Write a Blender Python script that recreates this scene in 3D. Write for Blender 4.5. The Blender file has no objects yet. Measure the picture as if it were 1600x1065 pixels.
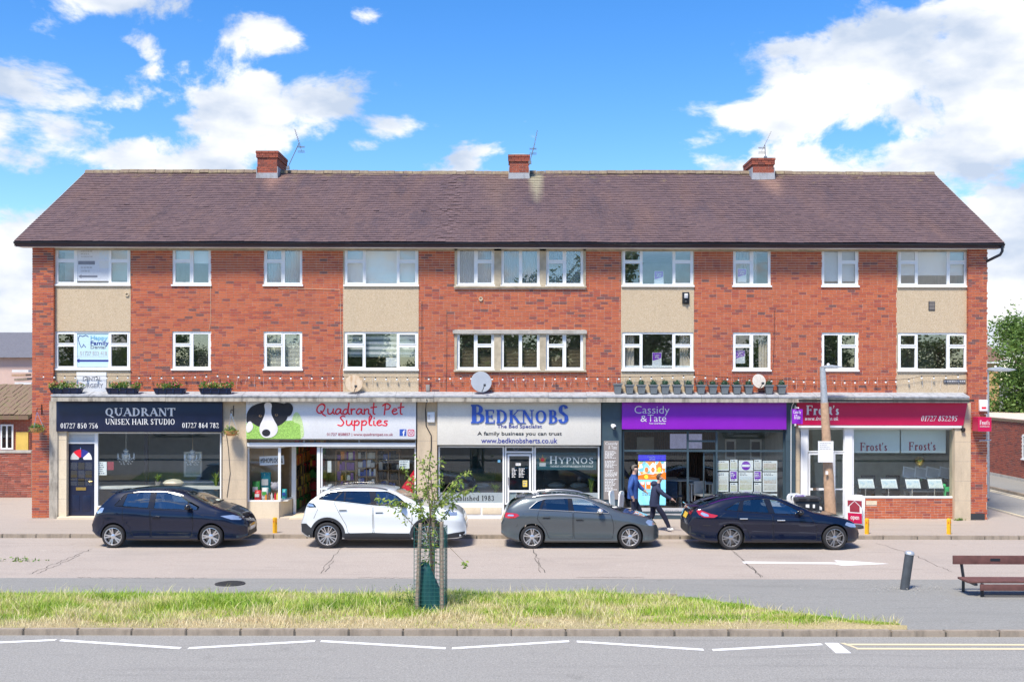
import bpy, bmesh, math, random
import numpy as np
from mathutils import Vector, Matrix, geometry
from mathutils.bvhtree import BVHTree
random.seed(7)
R = math.radians
SC = bpy.context.scene
COL = SC.collection

# ------------------------------------------------------------------ camera
F, CX, HY, CAMZ, CAMY = 1742.0, 800.0, 588.0, 4.27, -33.5
ROLL = 0.0018
cam_d = bpy.data.cameras.new('camera')
cam = bpy.data.objects.new('camera', cam_d)
COL.objects.link(cam)
SC.camera = cam
cam.location = (0, CAMY, CAMZ)
cam.rotation_euler = (R(90), -ROLL, 0)
cam_d.sensor_width = 36.0
cam_d.lens = F / 1600 * 36
cam_d.shift_y = (HY - 532.5) / 1600
cam_d.clip_end = 3000

# ------------------------------------------------------------------ world
SUN_EL, SUN_AZ = 58.0, 208.0      # azimuth clockwise from +Y: the sun stands behind the camera, to its left
world = bpy.data.worlds.new('World')
SC.world = world
world.use_nodes = True
WN = world.node_tree.nodes; WL = world.node_tree.links
WN.clear()

def wnode(t, **kw):
    n = WN.new(t)
    for k, v in kw.items():
        setattr(n, k, v)
    return n

def wmath(op, a, b=None, clamp=False):
    n = wnode('ShaderNodeMath', operation=op, use_clamp=clamp)
    for i, q in enumerate((a, b)):
        if q is None: continue
        if isinstance(q, (int, float)): n.inputs[i].default_value = q
        else: WL.new(q, n.inputs[i])
    return n.outputs[0]

def build_world():
    sky = wnode('ShaderNodeTexSky', sky_type='NISHITA', sun_disc=False)
    sky.sun_elevation = R(SUN_EL); sky.sun_rotation = R(SUN_AZ)
    sky.air_density = 1.0; sky.dust_density = 0.1; sky.ozone_density = 3.0; sky.altitude = 100
    hs = wnode('ShaderNodeHueSaturation')
    hs.inputs['Saturation'].default_value = 1.36; hs.inputs['Value'].default_value = 1.0; hs.inputs['Hue'].default_value = 0.508
    WL.new(sky.outputs[0], hs.inputs['Color'])
    tc = wnode('ShaderNodeTexCoord')
    # domain warp, then billowing noise
    mp = wnode('ShaderNodeMapping'); mp.inputs['Scale'].default_value = (1, 1, 1.7)
    WL.new(tc.outputs['Generated'], mp.inputs['Vector'])
    nz = wnode('ShaderNodeTexNoise'); nz.inputs['Scale'].default_value = 7.5; nz.inputs['Detail'].default_value = 14
    nz.inputs['Roughness'].default_value = 0.60; nz.inputs['Distortion'].default_value = 0.25
    WL.new(mp.outputs[0], nz.inputs['Vector'])
    lo = wnode('ShaderNodeTexNoise'); lo.inputs['Scale'].default_value = 1.9; lo.inputs['Detail'].default_value = 2
    WL.new(mp.outputs[0], lo.inputs['Vector'])
    dens = wmath('ADD', wmath('MULTIPLY', nz.outputs['Fac'], 2.3), wmath('MULTIPLY', lo.outputs['Fac'], 0.5))
    # cloud banks, given as directions (right, up) with angular radii
    banks = [(60, 140, 150, 90, .42), (20, 30, 130, 60, .34), (200, 10, 90, 26, .32), (430, 46, 75, 34, .38), (365, 205, 130, 56, .40), (250, 245, 110, 34, .36),
             (490, 165, 60, 22, .3), (620, 205, 52, 22, .40), (570, 228, 40, 15, .3), (565, 28, 36, 18, .34), (410, 135, 24, 18, .3), (215, 70, 36, 24, .32),
             (1420, 130, 190, 110, .55), (1560, 60, 160, 120, .50), (1290, 180, 110, 60, .42), (1400, 250, 260, 60, .45), (1150, 262, 110, 26, .36), (1165, 182, 40, 22, .36),
             (10, 440, 90, 110, .46), (30, 520, 120, 60, .4), (1580, 400, 90, 130, .48), (1600, 250, 120, 80, .42), (-120, 200, 160, 120, .35), (1720, 140, 190, 150, .4)]
    acc = None
    for px, py, rx, ry, w in banks:
        d = Vector(((px - CX) / F, 1.0, (HY - py) / F)).normalized()
        s = wnode('ShaderNodeVectorMath', operation='SUBTRACT'); WL.new(tc.outputs['Generated'], s.inputs[0]); s.inputs[1].default_value = d
        m = wnode('ShaderNodeVectorMath', operation='MULTIPLY'); WL.new(s.outputs[0], m.inputs[0]); m.inputs[1].default_value = (F / rx, F / rx, F / ry)
        l = wnode('ShaderNodeVectorMath', operation='LENGTH'); WL.new(m.outputs[0], l.inputs[0])
        g = wnode('ShaderNodeMapRange', interpolation_type='SMOOTHSTEP')
        WL.new(l.outputs['Value'], g.inputs['Value'])
        g.inputs['From Min'].default_value = 1.55; g.inputs['From Max'].default_value = 0.15
        g.inputs['To Min'].default_value = 0; g.inputs['To Max'].default_value = w
        acc = g.outputs[0] if acc is None else wmath('MAXIMUM', acc, g.outputs[0])
    el = wnode('ShaderNodeSeparateXYZ'); WL.new(tc.outputs['Generated'], el.inputs[0]); lowb = wnode('ShaderNodeMapRange', interpolation_type='SMOOTHSTEP'); WL.new(el.outputs[2], lowb.inputs['Value'])
    lowb.inputs['From Min'].default_value = .20; lowb.inputs['From Max'].default_value = .07; lowb.inputs['To Min'].default_value = 0; lowb.inputs['To Max'].default_value = .34   # cumulus crowd together towards the horizon
    tot = wmath('ADD', wmath('ADD', dens, acc), lowb.outputs[0])
    mask = wnode('ShaderNodeMapRange', interpolation_type='SMOOTHSTEP'); WL.new(tot, mask.inputs['Value'])
    mask.inputs['From Min'].default_value = 1.60; mask.inputs['From Max'].default_value = 1.83
    mask.inputs['To Min'].default_value = 0; mask.inputs['To Max'].default_value = 1
    # cloud tone: soft grey-blue in the thick of the cloud
    n2 = wnode('ShaderNodeTexNoise'); n2.inputs['Scale'].default_value = 9; n2.inputs['Detail'].default_value = 6
    mp2 = wnode('ShaderNodeMapping'); mp2.inputs['Location'].default_value = (0.4, 0.2, 0.7); mp2.inputs['Scale'].default_value = (1, 1, 2.0)
    WL.new(tc.outputs['Generated'], mp2.inputs['Vector']); WL.new(mp2.outputs[0], n2.inputs['Vector'])
    tone = wnode('ShaderNodeValToRGB')
    tone.color_ramp.elements[0].position = 0.42; tone.color_ramp.elements[0].color = (1.0, 1.0, 1.0, 1)
    tone.color_ramp.elements[1].position = 0.62; tone.color_ramp.elements[1].color = (0.52, 0.61, 0.76, 1)
    WL.new(n2.outputs['Fac'], tone.inputs[0])
    cb = wnode('ShaderNodeVectorMath', operation='SCALE'); WL.new(tone.outputs[0], cb.inputs[0]); cb.inputs['Scale'].default_value = CLOUD
    mx = wnode('ShaderNodeMix', data_type='RGBA'); WL.new(mask.outputs[0], mx.inputs[0]); WL.new(hs.outputs[0], mx.inputs[6]); WL.new(cb.outputs[0], mx.inputs[7])
    bg = wnode('ShaderNodeBackground'); WL.new(mx.outputs[2], bg.inputs['Color']); bg.inputs['Strength'].default_value = 0.097
    out = wnode('ShaderNodeOutputWorld'); WL.new(bg.outputs[0], out.inputs['Surface'])

CLOUD = 5.4
build_world()
sun_d = bpy.data.lights.new('sun', 'SUN')
sun_d.energy = 3.0; sun_d.angle = R(13); sun_d.color = (1.0, 0.92, 0.80)
sun = bpy.data.objects.new('sun', sun_d); COL.objects.link(sun)
_sd = Vector((math.sin(R(SUN_AZ)) * math.cos(R(SUN_EL)), math.cos(R(SUN_AZ)) * math.cos(R(SUN_EL)), math.sin(R(SUN_EL))))
sun.rotation_euler = _sd.to_track_quat('Z', 'Y').to_euler()
SC.view_settings.view_transform = 'Standard'
SC.view_settings.look = 'None'
SC.view_settings.exposure = 1.15
SC.view_settings.gamma = 1.0
SC.view_settings.use_curve_mapping = False
SC.render.engine = 'CYCLES'
SC.cycles.max_bounces = 8; SC.cycles.transparent_max_bounces = 12
SC.cycles.use_denoising = True

# ------------------------------------------------------------------ measuring
def W(px, py, Y):
    """world X, Z of the photo point (px, py) at depth plane Y"""
    D = Y - CAMY
    u, v = px - CX, py - HY
    u, v = u + v * ROLL, v - u * ROLL
    return u * D / F, CAMZ - v * D / F
def WX(px, Y=0.0): return (px - CX) * (Y - CAMY) / F
def WZ(py, Y=0.0): return CAMZ - (py - HY) * (Y - CAMY) / F
def GY(py, Z=0.0): return F * (CAMZ - Z) / (py - HY) + CAMY     # depth of a ground point

# ------------------------------------------------------------------ things and parts
OFF = {}
def tag(o, label=None, cat=None, group=None, kind=None):
    if label: o['label'] = label
    if cat: o['category'] = cat
    if group: o['group'] = group
    if kind: o['kind'] = kind
    return o
def thing(name, label, cat, loc=(0, 0, 0), group=None):
    o = bpy.data.objects.new(name, None); COL.objects.link(o)
    o.location = loc; o.empty_display_size = 0.2
    OFF[o.name] = Vector(loc)
    return tag(o, label, cat, group)
def copy_tree(o, parent=None):
    c = o.copy(); COL.objects.link(c); c.parent = parent
    OFF[c.name] = OFF.get(o.name, Vector())
    for ch in o.children: copy_tree(ch, c)
    return c
def place(root, loc, rz=0, rx=0, ry=0):
    root.location = loc; root.rotation_euler = (rx, ry, rz); OFF[root.name] = Vector(loc)
    return root
def link_mesh(name, me, mat, parent=None, origin=None, smooth=None):
    o = bpy.data.objects.new(name, me); COL.objects.link(o)
    if mat is not None:
        mats = mat if isinstance(mat, (list, tuple)) else [mat]
        if len(me.materials): me.materials.clear()
        for m in mats: me.materials.append(m)
    if smooth is not None:
        me.polygons.foreach_set('use_smooth', [True] * len(me.polygons))
        if smooth < 179: me.set_sharp_from_angle(angle=R(smooth))
    if parent is not None:
        off = OFF.get(parent.name, Vector())
        OFF[o.name] = off
        if off.length > 0: me.transform(Matrix.Translation(-off))
        o.parent = parent
    elif origin is not None:
        me.transform(Matrix.Translation(-Vector(origin))); o.location = origin; OFF[o.name] = Vector(origin)
    return o

class MB:
    def __init__(s): s.v = []; s.f = []; s.t = []; s.m = []
    def add(s, vs, fs, t=0.0, m=0):
        b = len(s.v); s.v.extend(tuple(q) for q in vs)
        for f in fs:
            s.f.append(tuple(b + i for i in f)); s.t.append(t); s.m.append(m)
        return s
    def box(s, x0, x1, y0, y1, z0, z1, t=0.0, m=0, skip=()):
        vs = [(x0, y0, z0), (x1, y0, z0), (x1, y1, z0), (x0, y1, z0), (x0, y0, z1), (x1, y0, z1), (x1, y1, z1), (x0, y1, z1)]
        fs = {'b': (0, 3, 2, 1), 't': (4, 5, 6, 7), 'f': (0, 1, 5, 4), 'r': (1, 2, 6, 5), 'k': (2, 3, 7, 6), 'l': (3, 0, 4, 7)}
        return s.add(vs, [f for k, f in fs.items() if k not in skip], t, m)
    def obox(s, c, sx, sy, sz, rx=0, ry=0, rz=0, t=0.0, m=0):
        M = Matrix.Translation(c) @ Matrix.Rotation(rz, 4, 'Z') @ Matrix.Rotation(ry, 4, 'Y') @ Matrix.Rotation(rx, 4, 'X')
        vs = [M @ Vector((a * sx / 2, b * sy / 2, d * sz / 2)) for d in (-1, 1) for a, b in ((-1, -1), (1, -1), (1, 1), (-1, 1))]
        return s.add(vs, [(0, 3, 2, 1), (4, 5, 6, 7), (0, 1, 5, 4), (1, 2, 6, 5), (2, 3, 7, 6), (3, 0, 4, 7)], t, m)
    def prism(s, poly, a0, a1, axis='y', t=0.0, m=0):
        n = len(poly)
        def pt(u, w, a): return (u, a, w) if axis == 'y' else (a, u, w) if axis == 'x' else (u, w, a)
        vs = [pt(u, w, a0) for u, w in poly] + [pt(u, w, a1) for u, w in poly]
        fs = [tuple(range(n)), tuple(range(2 * n - 1, n - 1, -1))] + [(i, (i + 1) % n, n + (i + 1) % n, n + i) for i in range(n)]
        return s.add(vs, fs, t, m)
    def quad(s, a, b, c, d, t=0.0, m=0): return s.add([a, b, c, d], [(0, 1, 2, 3)], t, m)
    def tube(s, pts, r, n=6, caps=True, t=0.0, m=0):
        pts = [Vector(p) for p in pts]; k = len(pts)
        rs = r if isinstance(r, (list, tuple)) else [r] * k
        vs = []; up = None
        for i, p in enumerate(pts):
            d = (pts[min(i + 1, k - 1)] - pts[max(i - 1, 0)]).normalized()
            if up is None: up = Vector((0, 0, 1)) if abs(d.z) < .9 else Vector((1, 0, 0))
            a = d.cross(up).normalized(); b = a.cross(d).normalized(); up = b
            for j in range(n):
                q = 2 * math.pi * j / n
                vs.append(p + (a * math.cos(q) + b * math.sin(q)) * rs[i])
        fs = [(i * n + j, i * n + (j + 1) % n, (i + 1) * n + (j + 1) % n, (i + 1) * n + j) for i in range(k - 1) for j in range(n)]
        if caps: fs += [tuple(range(n - 1, -1, -1)), tuple((k - 1) * n + j for j in range(n))]
        return s.add(vs, fs, t, m)
    def lathe(s, prof, c, axis='z', n=16, t=0.0, m=0, caps=True):
        c = Vector(c); vs = []; k = len(prof)
        for r, h in prof:
            for j in range(n):
                q = 2 * math.pi * j / n; u, w = r * math.cos(q), r * math.sin(q)
                vs.append(c + Vector((u, w, h) if axis == 'z' else (u, h, w) if axis == 'y' else (h, u, w)))
        fs = [(i * n + j, i * n + (j + 1) % n, (i + 1) * n + (j + 1) % n, (i + 1) * n + j) for i in range(k - 1) for j in range(n)]
        if caps and prof[0][0] > 1e-5: fs.append(tuple(range(n - 1, -1, -1)))
        if caps and prof[-1][0] > 1e-5: fs.append(tuple((k - 1) * n + j for j in range(n)))
        return s.add(vs, fs, t, m)
    def ball(s, c, rx, ry=None, rz=None, n=8, k=6, t=0.0, m=0):
        ry = ry or rx; rz = rz or rx; c = Vector(c)
        vs = [c + Vector((0, 0, -rz))]
        for i in range(1, k):
            a = math.pi * i / k - math.pi / 2
            for j in range(n):
                q = 2 * math.pi * j / n
                vs.append(c + Vector((rx * math.cos(a) * math.cos(q), ry * math.cos(a) * math.sin(q), rz * math.sin(a))))
        vs.append(c + Vector((0, 0, rz))); L = len(vs) - 1
        fs = [(0, 1 + (j + 1) % n, 1 + j) for j in range(n)]
        for i in range(k - 2):
            fs += [(1 + i * n + j, 1 + i * n + (j + 1) % n, 1 + (i + 1) * n + (j + 1) % n, 1 + (i + 1) * n + j) for j in range(n)]
        fs += [(L, 1 + (k - 2) * n + j, 1 + (k - 2) * n + (j + 1) % n) for j in range(n)]
        return s.add(vs, fs, t, m)
    def mesh(s, name='m', recalc=True):
        me = bpy.data.meshes.new(name); me.from_pydata(s.v, [], s.f)
        if any(s.t):
            a = me.attributes.new('tint', 'FLOAT', 'FACE'); a.data.foreach_set('value', s.t)
        if any(s.m): me.polygons.foreach_set('material_index', s.m)
        if recalc and len(s.f) < 30000:
            bm = bmesh.new(); bm.from_mesh(me); bmesh.ops.recalc_face_normals(bm, faces=bm.faces); bm.to_mesh(me); bm.free()
        me.update()
        return me
    def build(s, name, mat, parent=None, smooth=None, bevel=0, recalc=True):
        me = s.mesh(name, recalc)
        if bevel:
            bm = bmesh.new(); bm.from_mesh(me)
            bmesh.ops.bevel(bm, geom=[e for e in bm.edges if len(e.link_faces) == 2 and e.calc_face_angle(0) > .5], offset=bevel, segments=2, affect='EDGES', profile=.6, clamp_overlap=True)
            bm.to_mesh(me); bm.free()
            if smooth is None: smooth = 40
        origin = None
        if parent is None and s.v:
            A = np.array(s.v); lo, hi = A.min(0), A.max(0)
            origin = (float((lo[0] + hi[0]) / 2), float((lo[1] + hi[1]) / 2), float(lo[2]))
        return link_mesh(name, me, mat, parent, origin, smooth)

# ------------------------------------------------------------------ materials
def lin(r, g, b):
    f = lambda c: c / 255 / 12.92 if c / 255 <= .04045 else ((c / 255 + .055) / 1.055) ** 2.4
    return (f(r), f(g), f(b))
class NT:
    def __init__(s, name):
        s.m = bpy.data.materials.new(name); s.m.use_nodes = True; s.n = s.m.node_tree.nodes; s.l = s.m.node_tree.links
        s.b = s.n['Principled BSDF']; s.out = s.n['Material Output']
    def new(s, t, ins=None, **kw):
        n = s.n.new(t)
        for k, v in kw.items(): setattr(n, k, v)
        for k, v in (ins or {}).items(): s.put(n.inputs[k], v)
        return n
    def put(s, sock, v):
        if hasattr(v, 'is_linked') or hasattr(v, 'links'): s.l.new(v, sock)
        else: sock.default_value = v
    def pos(s): return s.new('ShaderNodeNewGeometry').outputs['Position']
    def obj(s): return s.new('ShaderNodeTexCoord').outputs['Object']
    def noise(s, vec, scale, detail=4, rough=.55, out='Fac'):
        return s.new('ShaderNodeTexNoise', {'Vector': vec, 'Scale': scale, 'Detail': detail, 'Roughness': rough}).outputs[out]
    def ramp(s, fac, stops):
        n = s.new('ShaderNodeValToRGB', {0: fac}); e = n.color_ramp.elements
        while len(e) > len(stops): e.remove(e[-1])
        while len(e) < len(stops): e.new(0.5)
        for q, (p, c) in zip(e, stops): q.position = p; q.color = (*c, 1) if len(c) == 3 else c
        return n.outputs[0]
    def mix(s, fac, a, b, blend='MIX'):
        n = s.new('ShaderNodeMix', data_type='RGBA', blend_type=blend); s.put(n.inputs[0], fac)
        for i, q in ((6, a), (7, b)): s.put(n.inputs[i], (*q, 1) if isinstance(q, tuple) and len(q) == 3 else q)
        return n.outputs[2]
    def math(s, op, a, b=0.0, clamp=False):
        n = s.new('ShaderNodeMath', operation=op, use_clamp=clamp); s.put(n.inputs[0], a); s.put(n.inputs[1], b); return n.outputs[0]
    def map(s, v, a, b, c=0.0, d=1.0):
        return s.new('ShaderNodeMapRange', {'Value': v, 'From Min': a, 'From Max': b, 'To Min': c, 'To Max': d}).outputs[0]
    def attr(s, name='tint'): return s.new('ShaderNodeAttribute', attribute_name=name, attribute_type='GEOMETRY').outputs['Fac']
    def scale(s, vec, sc):
        return s.new('ShaderNodeMapping', {'Vector': vec, 'Scale': sc}).outputs[0]
    def bump(s, h, strength=.3, dist=.01):
        n = s.new('ShaderNodeBump', {'Height': h, 'Strength': strength, 'Distance': dist}); s.l.new(n.outputs[0], s.b.inputs['Normal'])
    def base(s, c): s.put(s.b.inputs['Base Color'], (*c, 1) if isinstance(c, tuple) and len(c) == 3 else c)
    def rough(s, r): s.put(s.b.inputs['Roughness'], r)
MATS = {}
def M(name, col=None, rough=.55, metal=0.0, var=.12, scale=3.0, bump=0.0, bscale=60.0, coat=0.0, spec=.5, emit=0.0):
    """plain surface with a little mottling of colour, gloss and relief"""
    if name in MATS: return MATS[name]
    t = NT(name); v = t.obj()
    n = t.noise(v, scale, 6, .6)
    f = t.map(n, .3, .7, 1 - var, 1 + var)
    c = t.new('ShaderNodeVectorMath', operation='SCALE'); c.inputs[0].default_value = col; t.l.new(f, c.inputs['Scale'])
    t.base(c.outputs[0]); t.rough(t.map(n, .2, .8, max(rough - .07, .02), min(rough + .07, 1)))
    t.b.inputs['Metallic'].default_value = metal; t.b.inputs['Coat Weight'].default_value = coat; t.b.inputs['Coat Roughness'].default_value = .03
    t.b.inputs['Specular IOR Level'].default_value = spec
    if emit:
        t.b.inputs['Emission Color'].default_value = (*col, 1); t.b.inputs['Emission Strength'].default_value = emit
    if bump: t.bump(t.noise(v, bscale, 4, .6), bump, .01)
    MATS[name] = t.m
    return t.m

def mat_brick(name, stops, dirt=.25):
    t = NT(name); p = t.pos()
    c = t.ramp(t.attr(), stops)
    g = t.noise(p, 26, 5, .7); c = t.mix(t.map(g, .4, .8, 0, .35), c, (.2, .06, .04))
    big = t.noise(p, .7, 4, .6); c = t.mix(t.map(big, .45, .75, 0, dirt), c, (.20, .085, .06))
    st = t.noise(t.scale(p, (2.4, 1, .22)), 1.5, 6, .65); c = t.mix(t.map(st, .56, .76, 0, .3), c, (.17, .07, .05)); spk = t.noise(p, 9, 3, .6); c = t.mix(t.map(spk, .66, .78, 0, .35), c, (.55, .45, .38))
    t.base(c); t.rough(.86); t.bump(t.noise(p, 120, 4, .7), .5, .006)
    MATS[name] = t.m; return t.m
mat_brick('brick', [(.0, (.50, .122, .045)), (.3, (.53, .138, .05)), (.55, (.46, .106, .041)), (.74, (.38, .075, .04)), (.86, (.25, .065, .05)), (1.0, (.16, .075, .065))])
mat_brick('dark_brick', [(.0, (.30, .07, .045)), (.5, (.36, .09, .05)), (1.0, (.17, .05, .04))], .5)
mat_brick('yellow_brick', [(.0, (.55, .33, .12)), (.5, (.6, .38, .15)), (1.0, (.42, .24, .09))], .1)
M('mortar', (.66, .52, .42), .95, var=.2, scale=5, bump=.4)
def mat_procbrick(name, c1, c2, mort):
    t = NT(name); v = t.new('ShaderNodeSeparateXYZ', {0: t.pos()})
    co = t.new('ShaderNodeCombineXYZ', {0: t.math('ADD', v.outputs[0], v.outputs[1]), 1: v.outputs[2]})
    b = t.new('ShaderNodeTexBrick', {'Vector': co.outputs[0], 'Color1': (*c1, 1), 'Color2': (*c2, 1), 'Mortar': (*mort, 1), 'Scale': 1.0, 'Mortar Size': .008, 'Brick Width': .225, 'Row Height': .075})
    t.base(t.mix(t.map(t.noise(t.pos(), 3, 5), .4, .7, 0, .35), b.outputs[0], (.2, .07, .05))); t.rough(.9); MATS[name] = t.m
mat_procbrick('far_brick', (.40, .095, .05), (.30, .07, .045), (.35, .25, .2))
mat_procbrick('far_yellow_brick', (.58, .36, .12), (.48, .28, .1), (.5, .4, .26))
def mat_render():
    t = NT('pebble_dash'); p = t.pos()
    v = t.new('ShaderNodeTexVoronoi', {'Vector': p, 'Scale': 55.0})
    c = t.ramp(v.outputs['Color'], [(0, (.40, .31, .20)), (.4, (.50, .39, .26)), (.75, (.56, .45, .31)), (1, (.60, .52, .40))])
    big = t.noise(t.scale(p, (1.2, 1, .35)), 2.2, 5, .6)
    c = t.mix(t.map(big, .48, .8, 0, .35), c, (.36, .29, .2))
    t.base(c); t.rough(.92); t.bump(v.outputs['Distance'], .5, .01); MATS['pebble_dash'] = t.m
mat_render()
def mat_stone(name, col, stain, amt=.6, sc=2.0):
    t = NT(name); p = t.pos()
    n = t.noise(t.scale(p, (1.6, 1.6, .5)), sc, 7, .65); c = t.mix(t.map(n, .46, .72, 0, amt), col, stain)
    f = t.noise(p, 38, 4, .6); c = t.mix(t.map(f, .4, .75, 0, .3), c, tuple(q * .55 for q in col))
    t.base(c); t.rough(.88); t.bump(t.noise(p, 60, 5, .6), .35, .008); MATS[name] = t.m
mat_stone('cast_stone', (.58, .47, .33), (.33, .27, .20), .5)
mat_stone('stained_concrete', (.44, .40, .33), (.07, .06, .05), .9, 3.4)
mat_stone('grey_concrete', (.44, .42, .38), (.2, .18, .15), .6)
mat_stone('kerb_stone', (.33, .275, .215), (.13, .11, .085), .8, 3)
mat_stone('cream_stone', (.70, .60, .44), (.5, .4, .28), .4)
mat_stone('lead_flashing', (.38, .395, .42), (.15, .15, .155), .75, 4)
def mat_asphalt(name, a, b, patch, speck=.5, sscale=150, pamt=.5):
    t = NT(name); p = t.pos()
    s = t.new('ShaderNodeTexVoronoi', {'Vector': p, 'Scale': sscale})
    c = t.mix(t.map(s.outputs['Color'], .2, .9, 0, speck), a, b)
    n = t.noise(p, .55, 6, .65); c = t.mix(t.map(n, .48, .72, 0, pamt), c, patch)
    n2 = t.noise(t.scale(p, (.16, 1.5, 1)), 1.9, 6, .7); c = t.mix(t.map(n2, .52, .75, 0, .5), c, tuple(q * .68 for q in a)); n3 = t.noise(p, 1.7, 7, .8); c = t.mix(t.map(n3, .60, .70, 0, .45), c, tuple(q * .55 for q in a)); n4 = t.noise(p, 4.3, 6, .75); c = t.mix(t.map(n4, .62, .72, 0, .4), c, tuple(min(q * 1.3, 1) for q in b))
    f = t.noise(p, 30, 4, .8); c = t.mix(t.map(f, .52, .72, 0, .55), c, tuple(min(q * 1.4, 1) for q in b)); c = t.mix(t.map(f, .47, .3, 0, .6), c, tuple(q * .6 for q in a))
    t.base(c); t.rough(.9); t.bump(s.outputs['Distance'], .35, .006); MATS[name] = t.m
mat_asphalt('road_asphalt', (.225, .218, .200), (.345, .334, .306), (.26, .25, .232), .8, 70)
mat_asphalt('service_asphalt', (.345, .293, .25), (.45, .395, .342), (.295, .257, .226), .6, 60)
mat_asphalt('footway_asphalt', (.22, .218, .20), (.295, .29, .267), (.255, .25, .229), .5, 90)
mat_asphalt('paving', (.35, .296, .248), (.42, .366, .313), (.37, .322, .277), .4, 60)
mat_asphalt('old_asphalt', (.06, .06, .06), (.10, .10, .10), (.08, .08, .078), .5, 60)
mat_asphalt('ground_mix', (.22, .20, .18), (.28, .26, .23), (.2, .2, .17), .5, 20)
def mat_paint(name, col, wear=.35, under=(.2, .2, .2)):
    t = NT(name); p = t.pos(); n = t.noise(p, 30, 6, .75)
    t.base(t.mix(t.map(n, .62, .74, 0, wear), col, under)); t.rough(.75); MATS[name] = t.m
mat_paint('road_paint_white', (.78, .78, .76)); mat_paint('road_paint_yellow', (.66, .56, .36), .9)
def mat_tile():
    t = NT('roof_tile'); p = t.pos()
    c = t.ramp(t.attr(), [(0, (.086, .056, .060)), (.35, (.118, .076, .080)), (.6, (.14, .089, .088)), (.82, (.103, .071, .082)), (1, (.19, .118, .098))])
    streak = t.noise(t.scale(p, (.75, .16, .16)), 1.5, 5, .6)
    c = t.mix(t.map(streak, .5, .7, 0, .5), c, (.17, .10, .082))
    c = t.mix(t.map(t.noise(t.scale(p, (1.2, .3, .3)), 1.1, 5, .65), .55, .72, 0, .55), c, (.05, .042, .062))
    moss = t.noise(p, 2.2, 7, .75); zz = t.new('ShaderNodeSeparateXYZ', {0: p}).outputs[2]
    top = t.map(zz, 10.6, 11.25, 0, .14)
    c = t.mix(t.map(t.math('ADD', moss, top), .64, .76, 0, .55), c, (.27, .20, .10))
    sx = t.new('ShaderNodeSeparateXYZ', {0: p}).outputs[0]
    for cx, wd, z0, col, am in ((.8, .35, 9.6, (.36, .33, .22), .75), (-8.1, .5, 10.2, (.30, .17, .13), .6), (8.75, .55, 9.9, (.32, .19, .14), .6), (-.5, .8, 8.8, (.2, .125, .095), .45)):
        d = t.math('ABSOLUTE', t.math('SUBTRACT', sx, cx)); f = t.math('MULTIPLY', t.map(d, wd, 0, 0, 1), t.map(zz, z0, 11.1, 0, 1)); c = t.mix(t.math('MULTIPLY', t.map(t.math('MULTIPLY', f, t.math('ADD', moss, .45)), .1, .55, 0, 1), am, True), c, col)   # lichen and mortar wash below the stacks
    spk = t.noise(p, 16, 3, .6); c = t.mix(t.map(spk, .69, .76, 0, .7), c, (.42, .36, .31))
    t.base(c); t.rough(.85); t.bump(t.noise(p, 50, 4, .6), .4, .006); MATS['roof_tile'] = t.m
mat_tile()
def mat_glass(name, tint=(.86, .9, .9), refl=.16, rough=0.0):
    t = NT(name); t.n.remove(t.b)
    tr = t.new('ShaderNodeBsdfTransparent', {'Color': (*tint, 1)}); gl = t.new('ShaderNodeBsdfGlossy', {'Color': (1, 1, 1, 1), 'Roughness': rough})
    fr = t.new('ShaderNodeLayerWeight', {'Blend': .5}); k = t.math('ADD', t.math('MULTIPLY', t.math('POWER', fr.outputs['Facing'], 5.0), .9), refl, True)
    mx = t.new('ShaderNodeMixShader'); t.l.new(k, mx.inputs[0]); t.l.new(tr.outputs[0], mx.inputs[1]); t.l.new(gl.outputs[0], mx.inputs[2])
    t.l.new(mx.outputs[0], t.out.inputs['Surface']); MATS[name] = t.m
mat_glass('window_glass', (.95, .97, .97), .11); mat_glass('shop_glass', (.95, .98, .98), .055); mat_glass('car_glass', (.76, .83, .83), .20); mat_glass('clear_glass', (.97, .98, .98), .04); mat_glass('privacy_glass', (.22, .25, .27), .13); mat_glass('lamp_lens', (.9, .9, .9), .12, .05)
def mat_frost():
    t = NT('frosted_film'); t.b.inputs['Base Color'].default_value = (.33, .38, .39, 1); t.b.inputs['Roughness'].default_value = .25; t.rough(t.map(t.noise(t.obj(), 5), 0, 1, .2, .35)); MATS['frosted_film'] = t.m
mat_frost()
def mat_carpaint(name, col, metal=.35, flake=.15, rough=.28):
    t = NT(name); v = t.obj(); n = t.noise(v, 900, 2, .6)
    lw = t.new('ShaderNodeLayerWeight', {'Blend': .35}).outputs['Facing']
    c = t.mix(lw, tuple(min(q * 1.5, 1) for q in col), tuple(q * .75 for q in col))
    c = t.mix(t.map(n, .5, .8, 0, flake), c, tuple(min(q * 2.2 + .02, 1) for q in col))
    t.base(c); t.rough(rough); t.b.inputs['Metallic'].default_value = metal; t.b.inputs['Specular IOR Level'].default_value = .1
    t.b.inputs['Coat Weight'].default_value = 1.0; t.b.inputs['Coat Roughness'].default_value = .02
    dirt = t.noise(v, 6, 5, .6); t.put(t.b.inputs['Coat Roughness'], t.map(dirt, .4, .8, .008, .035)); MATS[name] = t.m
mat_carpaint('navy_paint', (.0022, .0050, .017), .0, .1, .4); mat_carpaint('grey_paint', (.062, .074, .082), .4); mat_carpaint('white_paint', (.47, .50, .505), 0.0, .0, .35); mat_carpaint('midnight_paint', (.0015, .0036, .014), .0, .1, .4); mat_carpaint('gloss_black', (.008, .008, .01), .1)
mat_carpaint('roof_purple_black', (.012, .009, .022)); mat_carpaint('silver_paint', (.5, .51, .52), .7); mat_carpaint('red_paint', (.32, .01, .015), .2)
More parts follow.
